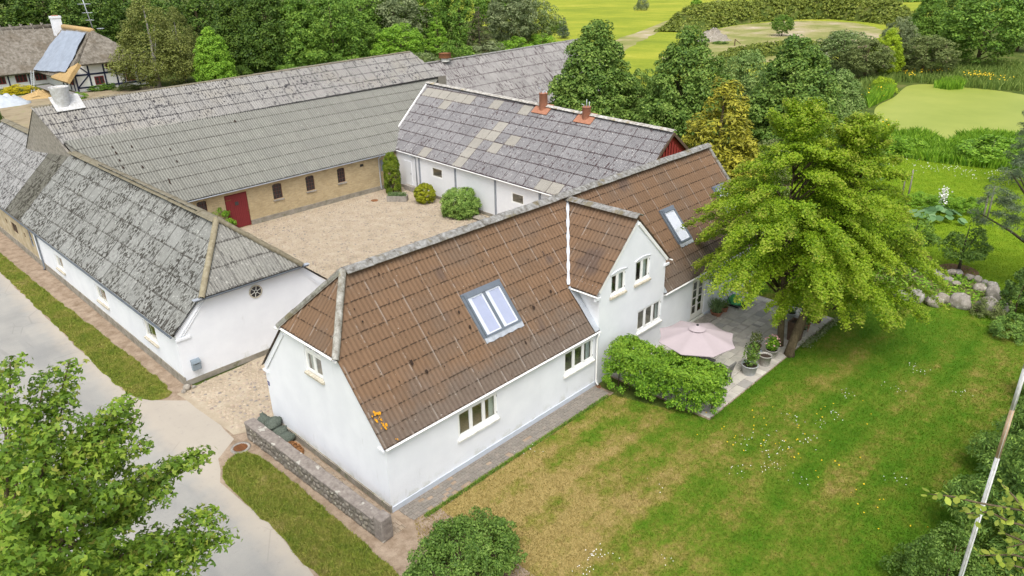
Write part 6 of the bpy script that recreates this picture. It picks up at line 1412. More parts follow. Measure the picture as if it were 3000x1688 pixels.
def dome_prof(t): return max(.08, math.sqrt(max(0, 1-(t*.96)**2.2)))
PROTO = {}
def proto(name, seed, n, per, L, prof, rad, H, R, trunk_h=.15, trunk_r=.035, shape='diamond', flat=.75, rand=.45, ratio=.62, lump=.18, limbs=7, z0=.0, up=.5, droop=0.0, tiptop=0.0, shell=.55):
    """prototype tree in metres (height H, crown radius R); crown and trunk meshes are shared by its copies"""
    rg = np.random.default_rng(seed); C, O = crown_centers(rg, n, prof, lump); n = len(C); base = H*z0
    C = C*np.array([R*(1-rad*.55), R*(1-rad*.55), H*(1-z0)*(1-rad*.5)])+np.array([0, 0, base])
    V, F, r_, t_ = clumps(rg, C, R*rad*rg.uniform(.7, 1.2, n), per, L, flat, up, O, rand, shape, ratio, shell, (lambda P, D, q: np.clip(((P[:, 2]-base)/(H-base)-.3)*tiptop*rg.random(len(P)), 0, 1)) if tiptop else None, droop)
    me = np_mesh(name+'_crown', V, F, LEAF['mid'], False, {'rnd': r_, 'tip': t_})
    m = MB(); tr = max(.05, H*trunk_r*.5); m.tube([(0, 0, -.1), (tr*.2, 0, H*.25), (0, tr*.3, H*.55), (0, 0, H*.85)], [tr*1.25, tr, tr*.6, tr*.2], 7)
    rr = random.Random(seed)
    for k in range(limbs):
        c = C[rr.randrange(n)]; h0 = max(base*.9, c[2]*.55); m.tube([(0, 0, h0*.9), (c[0]*.5, c[1]*.5, (h0+c[2])*.5), tuple(c)], [tr*.45, tr*.28, tr*.1], 5)
    tm = bpy.data.meshes.new(name+'_trunk'); tm.from_pydata([tuple(v) for v in m.v], [], m.f); tm.polygons.foreach_set('use_smooth', [True]*len(m.f)); set_mat(tm, MAT['bark'])
    PROTO[name] = (me, tm, H, R)
def plant(name, kind, leaf, xy, H, R, label, cat, group=None, bark='bark', rz=None, parts=('crown', 'trunk'), seed=0):
    me, tm, h0, r0 = PROTO[kind]; root = thing(name, label, cat, (xy[0], xy[1], 0), group)
    rz = rz if rz is not None else (xy[0]*7.3+xy[1]*3.1) % 6.28
    for pn, mesh, mt in ((parts[0], me, LEAF[leaf]), (parts[1], tm, MAT[bark])):
        o = bpy.data.objects.new(pn, mesh); COL.objects.link(o); o.parent = root; o.scale = (R/r0, R/r0, H/h0); o.rotation_euler = (0, 0, rz)
        o.material_slots[0].link = 'OBJECT'; o.material_slots[0].material = mt
    return root
def tree_px(name, kind, leaf, px_, pyb, pyt, hw, label, cat='tree', group=None, bark='bark', rz=None, H=None, parts=('crown', 'trunk')):
    """tree whose foot stands on the ground at (px_,pyb), top at pyt, half width hw, in photograph pixels"""
    p = at(px_, pyb); h = H or top_z(p.x, p.y, pyt); R = hw*depth_of(p)/FPX
    return plant(name, kind, leaf, (p.x, p.y), h, R, label, cat, group, bark, rz, parts)
proto('round_a', 1, 230, 66, .31, round_prof, .19, 10, 4.5, z0=.10)
proto('round_b', 2, 210, 66, .31, round_prof, .20, 10, 4.5, z0=.06, lump=.26)
proto('oval_a', 3, 520, 88, .27, oval_prof, .19, 11, 4.3, z0=.06)
proto('oval_b', 4, 520, 88, .27, oval_prof, .19, 11, 4.3, z0=.06, lump=.24)
proto('birch', 5, 360, 70, .22, oval_prof, .17, 13, 4.2, z0=.10, droop=1.2, ratio=.6, flat=1.2, trunk_r=.03)
proto('spruce', 6, 230, 40, .34, cone_prof, .20, 11, 3.0, z0=.03, flat=.40, droop=.9, ratio=.30, lump=.10, limbs=0, rand=.3)
proto('cypress', 7, 300, 60, .30, cone_prof, .15, 8.6, 3.2, z0=.02, flat=1.5, droop=.5, ratio=.34, lump=.14, limbs=0, up=.9)
proto('shrub_a', 8, 90, 60, .20, dome_prof, .28, 3, 2.2, z0=.03, lump=.24, limbs=5)
proto('shrub_b', 9, 110, 60, .18, dome_prof, .24, 3, 2.2, z0=.02, lump=.30, limbs=5)
proto('pine', 10, 120, 150, .26, lambda t: max(.1, math.sin(PI*min(1, t*.8+.15))**.6), .17, 11.5, 2.9, z0=.22, flat=.55, ratio=.10, lump=.35, limbs=24, rand=.8, shell=.2, trunk_r=.04)
proto('feather', 11, 170, 54, .34, cone_prof, .20, 7, 3.0, z0=.05, flat=.35, droop=.35, ratio=.26, lump=.22, limbs=4, rand=.35)
proto('hemlock', 21, 300, 150, .15, cone_prof, .19, 7, 3.0, z0=.05, flat=.35, droop=.35, ratio=.30, lump=.24, limbs=6, rand=.4)
proto('near_shrub', 22, 150, 110, .085, dome_prof, .22, 2.3, 1.5, z0=.02, lump=.28, limbs=5)
proto('small_tree', 12, 44, 70, .15, oval_prof, .26, 3.2, 1.5, z0=.30, lump=.3, limbs=9, trunk_r=.05)
proto('thuja', 13, 130, 60, .14, lambda t: max(.1, (1-t**2.2)**.7), .18, 3.2, 1.1, z0=.0, flat=1.3, ratio=.45, lump=.12, limbs=0)
# --- limes behind the courtyard
tree_px('lime_tree', 'oval_a', 'lime', 1738, 405, 30, 134, 'dark green broadleaf tree behind the grey roof vents, leftmost of the row', 'tree', 'trees behind the grey wing')
tree_px('lime_tree', 'oval_b', 'lime', 1998, 450, 50, 138, 'broad dark green tree behind the grey wing gable, second of the row', 'tree', 'trees behind the grey wing')
tree_px('lime_tree', 'oval_a', 'lime', 2300, 455, 75, 156, 'widest dark green tree behind the golden conifer, third of the row', 'tree', 'trees behind the grey wing', rz=2.1)
tree_px('lime_tree', 'oval_b', 'lime_pale', 2440, 405, 190, 95, 'grey green bushy tree left of the pond edge', 'tree', 'trees behind the grey wing')
tree_px('lime_tree', 'round_b', 'lime_pale', 2170, 395, 130, 95, 'pale green rounded tree between two dark limes', 'tree', 'trees behind the grey wing')
tree_px('lime_tree', 'round_a', 'lime', 1870, 400, 190, 75, 'low dark green tree filling the gap between first and second lime', 'tree', 'trees behind the grey wing')
tree_px('golden_cypress', 'cypress', 'golden', 2092, 600, 195, 172, 'golden yellow feathery conifer behind the brown roof end', 'tree')
tree_px('garden_shrub', 'shrub_b', 'bronze', 2245, 560, 400, 70, 'dull bronze green bush between the golden conifer and the terrace tree', 'shrub')
tree_px('garden_shrub', 'shrub_a', 'lime', 2480, 520, 380, 90, 'dark bush behind the terrace tree towards the pond', 'shrub')
# --- trees left of and behind the barn
B1 = 'woodland trees behind the farm'
tree_px('birch_tree', 'birch', 'birch', 470, 262, -30, 115, 'tall olive green birch right of the thatched cottage', 'tree', None, 'bark_birch')
tree_px('birch_tree', 'birch', 'birch', 545, 240, 5, 75, 'thinner olive birch with pale limbs behind the bright maple', 'tree', None, 'bark_birch')
tree_px('young_maple', 'oval_b', 'bright', 642, 262, 66, 68, 'bright fresh green young tree in front of the dark wood', 'tree')
for i, (px_, pyb, pyt, hw, kd, lf, lb_) in enumerate((
    (30, 190, -60, 130, 'round_a', 'dark', 'dark broadleaf tree behind the thatched ridge at the left edge'),
    (170, 175, -70, 130, 'round_b', 'dark', 'dark broadleaf tree directly behind the white cottage chimney'),
    (300, 190, -60, 110, 'round_a', 'dark', 'dark broadleaf tree behind the cottage aerial'),
    (400, 170, -80, 100, 'round_b', 'mid', 'mid green tree showing between cottage and birch'),
    (715, 215, -70, 95, 'oval_a', 'dark', 'tall dark tree just right of the bright young maple'),
    (805, 225, -70, 100, 'oval_b', 'dark', 'tall very dark tree above the middle of the barn ridge'),
    (890, 220, -50, 100, 'oval_a', 'mid', 'leafy mid green tree, third of the tall trees behind the barn'),
    (985, 205, -40, 100, 'round_b', 'mid', 'leafy green tree behind the right half of the barn ridge'),
    (600, 180, -80, 110, 'round_a', 'dark', 'dark tree in the deep shade behind the birches'),
    (930, 190, 60, 80, 'round_a', 'bright', 'lighter green low tree hugging the barn ridge'),
    (1060, 170, -60, 110, 'round_a', 'mid', 'mid green tree at the rear of the thicket, left part'),
    (1160, 165, -60, 100, 'round_b', 'greygreen', 'silvery grey green tree above the end of the barn ridge'),
    (1060, 195, 50, 75, 'round_b', 'mid', 'rounded green tree in front of the silvery one'),
    (1180, 195, 60, 80, 'round_a', 'bright', 'fresh green bushy tree right above the barn ridge end'),
    (1255, 150, -50, 80, 'round_a', 'mid', 'green tree behind the pale larch'),
    (1350, 150, -60, 75, 'round_b', 'mid', 'dense green tree left of the dark spruce'),
    (1500, 150, -60, 80, 'round_a', 'greygreen', 'pale grey green willow right of the dark spruce'),
    (1570, 140, -10, 70, 'round_b', 'blossom', 'white flowering hawthorn at the edge of the meadow'),
    (1470, 110, -90, 80, 'round_a', 'mid', 'green tree peeping out behind the spruce top'),
    )):
    tree_px('woodland_tree', kd, lf, px_, pyb, pyt, hw, lb_, 'tree', B1)
tree_px('larch_tree', 'feather', 'bright', 1285, 165, 18, 42, 'slender pale green larch among darker trees', 'tree')
tree_px('spruce_tree', 'spruce', 'spruce', 1407, 175, -8, 52, 'dark brownish spruce standing out of the thicket', 'tree', None, 'bark_dark')
tree_px('young_pine', 'spruce', 'pine', 1650, 112, 34, 22, 'small young pine at the corner of the yellow meadow', 'tree', None, 'bark_dark')
for i, (px_, pyb, pyt, hw, kd, lf, lb_) in enumerate((
    (1240, 205, 150, 60, 'shrub_a', 'blossom', 'whitish flowering bush beside the rusty barn vent'),
    (1340, 185, 115, 65, 'shrub_b', 'mid', 'mid green bush just above the rear barn roof, left'),
    (1430, 180, 118, 60, 'shrub_a', 'greygreen', 'grey green bush above the rear barn roof below the spruce'),
    (1510, 165, 105, 55, 'shrub_b', 'bright', 'light green bush above the rear barn roof, right'),
    (1590, 150, 96, 45, 'shrub_a', 'bright', 'fresh green bush at the corner of the meadow'),
    (1130, 200, 120, 60, 'shrub_b', 'bright', 'bright bush touching the barn ridge end'),
    (1630, 95, 60, 30, 'shrub_a', 'mid', 'tiny bush next to the young pine'),
    (700, 250, 190, 60, 'shrub_b', 'dark', 'dark bush behind the barn ridge below the tall trees'),
    (1000, 215, 150, 70, 'shrub_a', 'mid', 'green bush behind the barn ridge right of centre'),
    (850, 240, 185, 60, 'shrub_b', 'mid', 'green bush behind the barn ridge left of centre'),
    )):
    tree_px('woodland_bush', kd, lf, px_, pyb, pyt, hw, lb_, 'shrub', 'bushes behind the barns')
# --- right side: beyond the pond and meadow
for i, (px_, pyb, pyt, hw, kd, lf, lb_, nm) in enumerate((
    (2035, 72, -15, 30, 'oval_b', 'bright', 'slender bright green tree beside the far bank', 'field_tree'),
    (2290, 105, 38, 32, 'round_a', 'mid', 'lone green tree beside the pale bare patch', 'field_tree'),
    (2460, 215, 80, 95, 'round_b', 'blossom', 'white flowering elder thicket left of the lime green tree', 'elder_bush'),
    (2530, 235, 105, 75, 'round_a', 'bronze', 'brownish lilac bush left of the lime green tree', 'lilac_bush'),
    (2590, 225, 72, 46, 'oval_b', 'yellow_lime', 'luminous lime green tree in front of brown bushes', 'field_tree'),
    (2700, 222, 95, 88, 'round_b', 'bronze', 'brown green rounded bush right of the lime green tree', 'lilac_bush'),
    (2620, 190, 40, 50, 'round_a', 'greygreen', 'grey leaved bush behind the lime green tree', 'willow_bush'),
    (2700, 175, -40, 75, 'oval_a', 'mid', 'tall green tree with a dark trunk at the far right', 'field_tree'),
    (2860, 200, -45, 125, 'round_a', 'mid', 'very large rounded green tree behind the pond', 'field_tree'),
    (2980, 150, -60, 80, 'round_b', 'mid', 'green tree at the top right corner', 'field_tree'),
    (2790, 120, -60, 80, 'round_b', 'dark', 'dark tree between the two tall far right trees', 'field_tree'),
    (2460, 150, 95, 40, 'shrub_a', 'mid', 'small green bush beneath the far bank', 'field_bush'),
    (2110, 128, 120, 24, 'shrub_b', 'mid', 'little bush by the heap of rubble', 'field_bush'),
    (2100, 25, 0, 25, 'shrub_a', 'greygreen', 'grey bush on top of the far bank, left', 'field_bush'),
    (2155, 22, 2, 22, 'shrub_b', 'greygreen', 'grey bush on top of the far bank, second', 'field_bush'),
    (2370, 15, -25, 26, 'round_a', 'mid', 'green tree growing out of the far bank', 'field_tree'),
    (1880, 30, -10, 20, 'shrub_a', 'greygreen', 'pale shrub in the yellow meadow', 'field_bush'),
    )):
    tree_px(nm, kd, lf, px_, pyb, pyt, hw, lb_, 'shrub' if 'bush' in nm else 'tree', 'trees and bushes beyond the pond')
# grown-over banks around the bare field
def bank(name, path, h, w_, leaf, label, cat, per_m, seed, L=.7):
    rg = np.random.default_rng(seed); P = [Vector((*p, 0)) for p in path]; Cs = []; root = thing(name, label, cat, (path[len(path)//2][0], path[len(path)//2][1], 0))
    m = MB(); rows = []
    for i in range(len(P)):
        d = (P[min(i+1, len(P)-1)]-P[max(i-1, 0)]).normalized(); s = Vector((-d.y, d.x, 0)); tp = .08 if i in (0, len(P)-1) else 1; rows.append([P[i]+s*w_*k+Vector((0, 0, h*tp*max(0, 1-(k*k))**.8-.05)) for k in (-1, -.6, 0, .6, 1)])
    m.add([p for r_ in rows for p in r_], [(5*i+k, 5*(i+1)+k, 5*(i+1)+k+1, 5*i+k+1) for i in range(len(P)-1) for k in range(4)], True); m.build('earth', MAT['ground'], root)
    for i in range(len(P)-1):
        a, b = P[i], P[i+1]; L_ = (b-a).length; n = int(L_*per_m); d = (b-a).normalized(); s = Vector((-d.y, d.x, 0)); f = rg.random(n); k = rg.uniform(-1, 1, n)
        Cs.append(np.array(a)[None]+np.array(b-a)[None]*f[:, None]+np.array(s)[None]*(k*w_)[:, None]+np.array([0, 0, 1])[None]*(h*np.where(i == 0, np.maximum(f, .08), np.where(i == len(P)-2, np.maximum(1-f, .08), 1))*np.maximum(0, 1-k*k)**.8*rg.uniform(.85, 1.1, n))[:, None])
    C = np.concatenate(Cs); V, F, r_, t_ = clumps(rg, C, rg.uniform(.4, .9, len(C))*max(.6, h*.22), 14, L, .55, .8, None, .5, 'diamond', .5, .4)
    o = obj_from_mesh('foliage', np_mesh('foliage', V-np.array(root.location), F, LEAF[leaf], False, {'rnd': r_, 'tip': t_}), root, root.location)
bank('overgrown_bank', [(142, 80), (152, 83), (164, 84), (178, 82), (192, 76), (198, 66), (192, 52), (184, 42)], 4.6, 5.5, 'hedge_far', 'long olive green overgrown bank curving round the bare field', 'bank', 26, 61)
bank('overgrown_bank', [(88, 36), (96, 42), (104, 46), (114, 46), (124, 43), (134, 42)], 1.8, 2.2, 'hedge_far', 'low overgrown bank in front of the bare patch', 'bank', 12, 62, .45)
bank('field_hedge', [(205, 96), (230, 90), (262, 82), (280, 66)], 3.0, 2.6, 'mid', 'dark hedge line at the top edge beyond the bank', 'hedge', 6, 63, .9)
q_ = at(2085, 118); heap('rubble_heap', (q_.x, q_.y), 4.2, 3.2, 1.9, MAT['boulder'], 'heap of pinkish rubble at the edge of the bare field', 'rubble', 5, .35)
q_ = at(2152, 134); fr_ = thing('timber_frame', 'small brown timber frame standing by the rubble heap', 'frame', (q_.x, q_.y, 0))
m = MB(); m.bar((q_.x, q_.y, 0), (q_.x, q_.y, 1.2), .15, .15); m.build('post', MAT['wood_box'], fr_); m = MB(); m.bar((q_.x, q_.y, 1.15), (q_.x+.8, q_.y-.8, .3), .12, .12); m.build('brace', MAT['wood_box'], fr_)
# --- reeds, iris and banks of the pond
def blades(n, XY, h0, h1, rg, wd=.05, lean=.35, leaf='reed', name='reeds', label='', cat='reeds'):
    k = len(XY); hh = rg.uniform(h0, h1, k); a = rg.uniform(0, 6.28, k); ln = rg.normal(0, lean, (k, 2))*hh[:, None]; s = np.stack([np.cos(a), np.sin(a)], 1)*wd
    B = np.concatenate([XY, np.zeros((k, 1))], 1); T = np.concatenate([XY+ln, hh[:, None]], 1); M_ = np.concatenate([XY+ln*.35, hh[:, None]*.6], 1); S = np.concatenate([s, np.zeros((k, 1))], 1)
    V = np.stack([B-S, B+S, M_+S*.8, T, M_-S*.8], 1).reshape(-1, 3); F = np.arange(5*k).reshape(k, 5); r_ = rg.random(k)
    me = np_mesh(name, V, F, LEAF[leaf], False, {'rnd': r_, 'tip': r_*0}); o = obj_from_mesh(name, me, None, (0, 0, 0)); return tag(o, label, cat, None, 'stuff')
def scatter_poly(rg, poly, n):
    P = np.array(poly); lo, hi = P.min(0), P.max(0); X = rg.uniform(lo[0], hi[0], n*3); Y = rg.uniform(lo[1], hi[1], n*3); k = np_inside(X, Y, poly); return np.stack([X[k], Y[k]], 1)[:n]
rg = np.random.default_rng(71)
px2 = lambda L_: [tuple(at(*p)[:2]) for p in L_]
reed_far = px2([(2540, 300), (2570, 262), (2640, 240), (2700, 244), (2750, 250), (2830, 258), (2900, 264), (3000, 268), (3060, 240), (3060, 200), (2900, 188), (2780, 192), (2660, 215), (2560, 225), (2500, 262)])
blades(0, scatter_poly(rg, reed_far, 9000), .5, 1.3, rg, .05, .25, 'reed', 'reed_bed', 'tall grey green reeds along the far shore of the pond', 'reeds')
reed_isl = px2([(2735, 258), (2760, 245), (2800, 240), (2828, 250), (2820, 262), (2780, 264)])
blades(0, scatter_poly(rg, reed_isl, 1600), .5, 1.1, rg, .05, .2, 'herb', 'iris_leaves', 'upright green iris clump standing in the duckweed', 'iris')
reed_left = px2([(2535, 300), (2560, 270), (2600, 262), (2618, 285), (2590, 296), (2570, 306), (2545, 318)])
blades(0, scatter_poly(rg, reed_left, 2200), .6, 1.4, rg, .05, .25, 'herb', 'iris_leaves', 'green iris bed with yellow flowers on the left shore of the pond', 'iris')
bank_near = px2([(2585, 370), (2620, 400), (2680, 395), (2720, 400), (2750, 422), (2775, 432), (2810, 408), (2850, 398), (2920, 402), (3000, 408), (3060, 420), (3060, 515), (2950, 498), (2850, 490), (2750, 478), (2680, 468), (2630, 452), (2600, 430), (2580, 400)])
blades(0, scatter_poly(rg, bank_near, 15000), .45, 1.0, rg, .055, .35, 'herb', 'nettle_bank', 'dense bright green herbs on the near bank of the pond', 'herbs')
def flowers(name, XY, z0, z1, size, mat, label, cat, rg):
    k = len(XY); C = np.concatenate([XY, rg.uniform(z0, z1, (k, 1))], 1); N_ = unit(rg.normal(size=(k, 3))*.45+np.array([-.3, -.3, 1.])); V, F = leaves(C, N_, rg.uniform(.7, 1.3, k)*size, rg.uniform(.7, 1.2, k)*size, rg, 'oval')
    o = obj_from_mesh(name, np_mesh(name, V, F, mat), None, (0, 0, 0)); return tag(o, label, cat, None, 'stuff')
def near_pts(rg, pts, n, sd): c = np.array(pts)[rg.integers(len(pts), size=n)]; return c+rg.normal(0, sd, (n, 2))
yi = px2([(2560, 285), (2545, 300), (2575, 290), (2655, 240), (2665, 235), (2700, 230), (2730, 228), (2775, 226), (2840, 238), (2865, 240), (2900, 245), (2880, 242), (2930, 255), (2590, 390)])
flowers('iris_flowers', near_pts(rg, yi, 190, .7), .8, 1.35, .17, MAT['petal_yellow'], 'yellow iris blossoms scattered along the pond shore', 'flowers', rg)
tree_px('shore_shrub', 'shrub_a', 'yellow_lime', 2585, 268, 222, 40, 'yellow green shrub on the left shore of the pond', 'shrub')
tree_px('shore_shrub', 'shrub_b', 'bright', 2900, 470, 398, 110, 'low bright green bush mass on the near pond bank', 'shrub')
tree_px('shore_shrub', 'shrub_a', 'herb', 2650, 450, 400, 60, 'green bush at the left end of the near pond bank', 'shrub')
# --- berry bed and rhubarb
tree_px('berry_bush', 'shrub_b', 'herb', 2700, 600, 562, 48, 'dark green berry bush, left one between the stakes', 'shrub', 'berry bushes')
tree_px('berry_bush', 'shrub_a', 'herb', 2775, 612, 568, 52, 'dark green berry bush, middle one between the stakes', 'shrub', 'berry bushes')
tree_px('berry_bush', 'shrub_b', 'herb', 2840, 625, 578, 45, 'dark green berry bush, right one between the stakes', 'shrub', 'berry bushes')
def rhubarb():
    p = at(2745, 640); root = thing('rhubarb_plant', 'big leaved blue green rhubarb with a cream flower spike', 'plant', (p.x, p.y, 0)); rg = np.random.default_rng(5); n = 46
    a = rg.uniform(0, 6.28, n); q = rg.uniform(.2, 1.7, n); C = np.stack([q*np.cos(a), q*np.sin(a), .75-.28*q+rg.uniform(-.05, .1, n)], 1); N_ = unit(np.stack([np.cos(a)*.5, np.sin(a)*.5, np.ones(n)], 1)); V, F = leaves(C, N_, np.full(n, .62), np.full(n, .62), rg, 'oval')
    obj_from_mesh('foliage', np_mesh('foliage', V, F, LEAF['rhubarb'], False, {'rnd': rg.random(n), 'tip': np.zeros(n)}), root, root.location)
    m = MB(); c = Vector((p.x+.3, p.y, 0)); m.tube([c, c+Vector((.1, 0, 1.5))], .03, 5); m.build('stem', LEAF['herb'], root)
    C = np.array([[.4, 0, 1.5]])+rg.normal(size=(140, 3))*np.array([.14, .14, .28]); V, F = leaves(C, unit(rg.normal(size=(140, 3))), np.full(140, .12), np.full(140, .12), rg)
    obj_from_mesh('flower_spike', np_mesh('flower_spike', V, F, MAT['petal_white']), root, root.location)
rhubarb()
# --- garden on the right
tree_px('small_fruit_tree', 'small_tree', 'laurel', 2808, 795, 640, 75, 'small dark green fruit tree in the mulch ring above the rocks', 'tree', None, 'bark_dark')
tree_px('small_fruit_tree', 'small_tree', 'mid', 2668, 752, 620, 60, 'small fruit tree half hidden by the big terrace tree', 'tree', None, 'bark_dark')
tree_px('pine_tree', 'pine', 'pine', 3020, 850, 200, 190, 'open grey green pine reaching in from the right edge', 'tree', None, 'bark_dark')
tree_px('pine_tree', 'pine', 'pine', 3030, 560, 225, 95, 'dark pine top at the right edge in front of the pond', 'tree', None, 'bark_dark', 1.0)
tree_px('thuja_bush', 'thuja', 'thuja', 2970, 925, 770, 55, 'dense dark green conifer bush right of the rock bed', 'shrub')
tree_px('juniper_bush', 'shrub_b', 'conifer_green', 2960, 985, 920, 62, 'low spreading juniper at the right edge of the lawn', 'shrub')
tree_px('heather_bush', 'shrub_a', 'bronze', 2890, 925, 875, 38, 'low brownish heather clump beside the dark conifer', 'shrub')
plant('hemlock_tree', 'hemlock', 'conifer_green', (11.0, -15.5), 7.6, 2.7, 'feathery green hemlock behind the flagpole at the lower right', 'tree')
plant('hemlock_tree', 'hemlock', 'conifer_green', (15.4, -14.9), 5.6, 2.3, 'second feathery hemlock higher up at the right edge', 'tree', rz=1.2)
plant('garden_shrub', 'near_shrub', 'laurel', (8.3, -13.9), 2.2, 1.25, 'dark leafy shrub at the bottom right corner by the flagpole', 'shrub')
plant('garden_shrub', 'near_shrub', 'bright', (18.8, -15.0), 2.2, 1.4, 'light green shrub peeping in at the right edge of the lawn', 'shrub')
plant('garden_shrub', 'near_shrub', 'laurel', (21.5, -14.2), 1.6, 1.5, 'low green shrub at the right edge below the juniper', 'shrub')
# front bush: dense, small leaves
def bush(name, leaf, c, prof, H, R, n, per, L, rad, label, cat='shrub', shape='diamond', flat=.8, seed=1, rand=.5, ratio=.6, up=.5, lump=.15, core=True, trunk=None, tip=None, sx=1, sy=1, rz=0, droop=0.0, parts=('foliage', 'stem'), inner=.55):
    rg = np.random.default_rng(seed); C, O = crown_centers(rg, n, prof, lump, inner); n = len(C)
    C = C*np.array([R*(1-rad*.5)*sx, R*(1-rad*.5)*sy, H*(1-rad*.4)])+np.array([0, 0, H*rad*.15])
    V, F, r_, t_ = clumps(rg, C, R*rad*rg.uniform(.7, 1.2, n), per, L, flat, up, O, rand, shape, ratio, .5, tip, droop)
    root = thing(name, label, cat, (c[0], c[1], c[2] if len(c) > 2 else 0)); root.rotation_euler = (0, 0, rz)
    o = bpy.data.objects.new(parts[0], np_mesh(parts[0], V, F, LEAF[leaf], False, {'rnd': r_, 'tip': t_})); COL.objects.link(o); o.parent = root
    m = MB(); rr = random.Random(seed)
    for k in range(7):
        e = C[rr.randrange(n)]; m.tube([(0, 0, -.02), (e[0]*.4, e[1]*.4, e[2]*.55), tuple(e)], [.035*R, .022*R, .008*R], 5)
    o = m.build(parts[1], MAT['bark'], None, (0, 0, 0)); o.parent = root; return root
bush('garden_bush', 'laurel', (-.15, -3.75), dome_prof, 1.60, 1.62, 420, 70, .085, .15, 'rounded dark green bush at the bottom edge beside the wall pillar', seed=41, lump=.42)
# clipped hedge by the terrace
def hedge():
    A, B = Vector((11.05, -.55, 0)), Vector((12.05, -4.85, 0)); d = (B-A); L_ = d.length; dn = d.normalized(); s = Vector((-dn.y, dn.x, 0)); rg = np.random.default_rng(77); root = thing('clipped_hedge', 'bushy bright green hedge screening the terrace from the lawn', 'hedge', tuple((A+B)/2))
    n = 760; f = rg.random(n); side = rg.uniform(-1, 1, n); hh = 1.92-.30*f+.07*np.sin(f*9); z = hh*np.sqrt(rg.uniform(.02, 1, n))
    edge = rg.random(n) < .62; side = np.where(edge & (z < hh*.85), np.sign(side)*rg.uniform(.8, 1, n), side); z = np.where(rg.random(n) < .30, hh*rg.uniform(.9, 1.04, n), z)
    wv = .66+.06*np.sin(f*11)+.04*np.sin(f*23); f2 = -.02+1.04*f
    C = np.array(A)[None]+np.array(d)[None]*f2[:, None]+np.array(s)[None]*(side*wv)[:, None]; C[:, 2] = z
    O = unit(np.array(s)[None]*side[:, None]+np.array([0, 0, .4])); V, F, r_, t_ = clumps(rg, C, rg.uniform(.15, .27, n), 60, .095, .9, .5, O, .5, 'diamond', .6, .4, lambda P, D, q: np.clip((P[:, 2]-.9)*.7*rg.random(len(P)), 0, 1))
    obj_from_mesh('foliage', np_mesh('foliage', V-np.array(root.location), F, LEAF['hedge'], False, {'rnd': r_, 'tip': t_}), root, root.location)
    m = MB()
    for k in range(9): p = A+d*(k+.5)/9; m.tube([p, p+Vector((.05, .02, .5)), p+Vector((-.03, .05, 1.2))], [.03, .022, .01], 5)
    m.build('stem', MAT['bark'], root)
hedge()
# courtyard plants
bush('columnar_yew', 'yew', (22.0, 28.75), lambda t: max(.35, (.92-max(0, t-.6)**2*3.2)), 3.25, .66, 260, 90, .10, .20, 'tall dark columnar yew in the courtyard corner', seed=42, flat=1.5, lump=.05, ratio=.5, up=.7)
pb = thing('planter_box', 'low concrete trough with green lavender below the columnar yew', 'planter', (20.75, 26.75, 0))
a, b = Vector((20.20, 27.15, 0)), Vector((21.15, 26.0, 0)); d = b-a; ang = math.atan2(d.y, d.x); cc = (a+b)/2+Vector((.25, .25, 0))
m = MB(); 
for (ox, oy, lx, ly) in ((0, -.27, 1.5, .07), (0, .27, 1.5, .07), (-.715, 0, .07, .47), (.715, 0, .07, .47)):
    p = Matrix.Rotation(ang, 3, 'Z') @ Vector((ox, oy, 0)); m.box((cc.x+p.x, cc.y+p.y, .21), (lx, ly, .42), rz=ang)
m.build('trough', MAT['concrete'], pb)
rg = np.random.default_rng(8); n = 900; P = np.stack([rg.uniform(-.70, .70, n), rg.uniform(-.25, .25, n), rg.uniform(.36, .62, n)], 1); ca, sa = math.cos(ang), math.sin(ang); P = np.stack([P[:, 0]*ca-P[:, 1]*sa+cc.x, P[:, 0]*sa+P[:, 1]*ca+cc.y, P[:, 2]], 1)
V, F = leaves(P, unit(rg.normal(size=(n, 3))+np.array([0, 0, .5])), np.full(n, .13), np.full(n, .035), rg, 'diamond', np.tile([0, 0, 1.], (n, 1))+rg.normal(size=(n, 3))*.5)
obj_from_mesh('lavender', np_mesh('lavender', V-np.array(pb.location), F, LEAF['lavender'], False, {'rnd': rg.random(n), 'tip': np.zeros(n)}), pb, pb.location)
bush('ball_conifer', 'ball', (22.05, 24.95), lambda t: max(.2, math.sin(PI*(t*.82+.12))**.5), 1.35, .84, 200, 90, .075, .18, 'round golden green ball conifer against the white panels', seed=43, lump=.04, ratio=.55)
bush('weeping_bush', 'weeping', (21.75, 20.75), lambda t: max(.12, math.sin(PI*(t*.70+.22))**.6 if t < .97 else .3), 1.95, 1.42, 240, 80, .13, .20, 'drooping fresh green bush in front of the white panels', seed=44, droop=1.4, ratio=.42, lump=.14)
bush('yard_bush', 'bright', (*at(640, 676)[:2],), dome_prof, 1.95, 1.12, 90, 80, .10, .26, 'bright green bush left of the red barn door', seed=45, lump=.2)
tree_px('yellow_shrub', 'shrub_b', 'yellow_shrub', 60, 272, 246, 46, 'brilliant yellow low shrub in front of the thatched house', 'shrub')
tree_px('cottage_shrub', 'shrub_a', 'mid', 300, 262, 243, 42, 'green shrub below the cottage gable windows', 'shrub', 'shrubs by the cottage')
tree_px('cottage_shrub', 'shrub_b', 'herb', 235, 290, 268, 22, 'small bright green shrub beside the white barn ventilator', 'shrub', 'shrubs by the cottage')
tree_px('cottage_shrub', 'shrub_a', 'bronze', 375, 262, 246, 35, 'brownish shrub at the right end of the cottage gable', 'shrub', 'shrubs by the cottage')
tree_px('cottage_shrub', 'shrub_a', 'dark', -10, 360, 310, 22, 'dark shrub at the far left edge below the plastic sheeting', 'shrub', 'shrubs by the cottage')
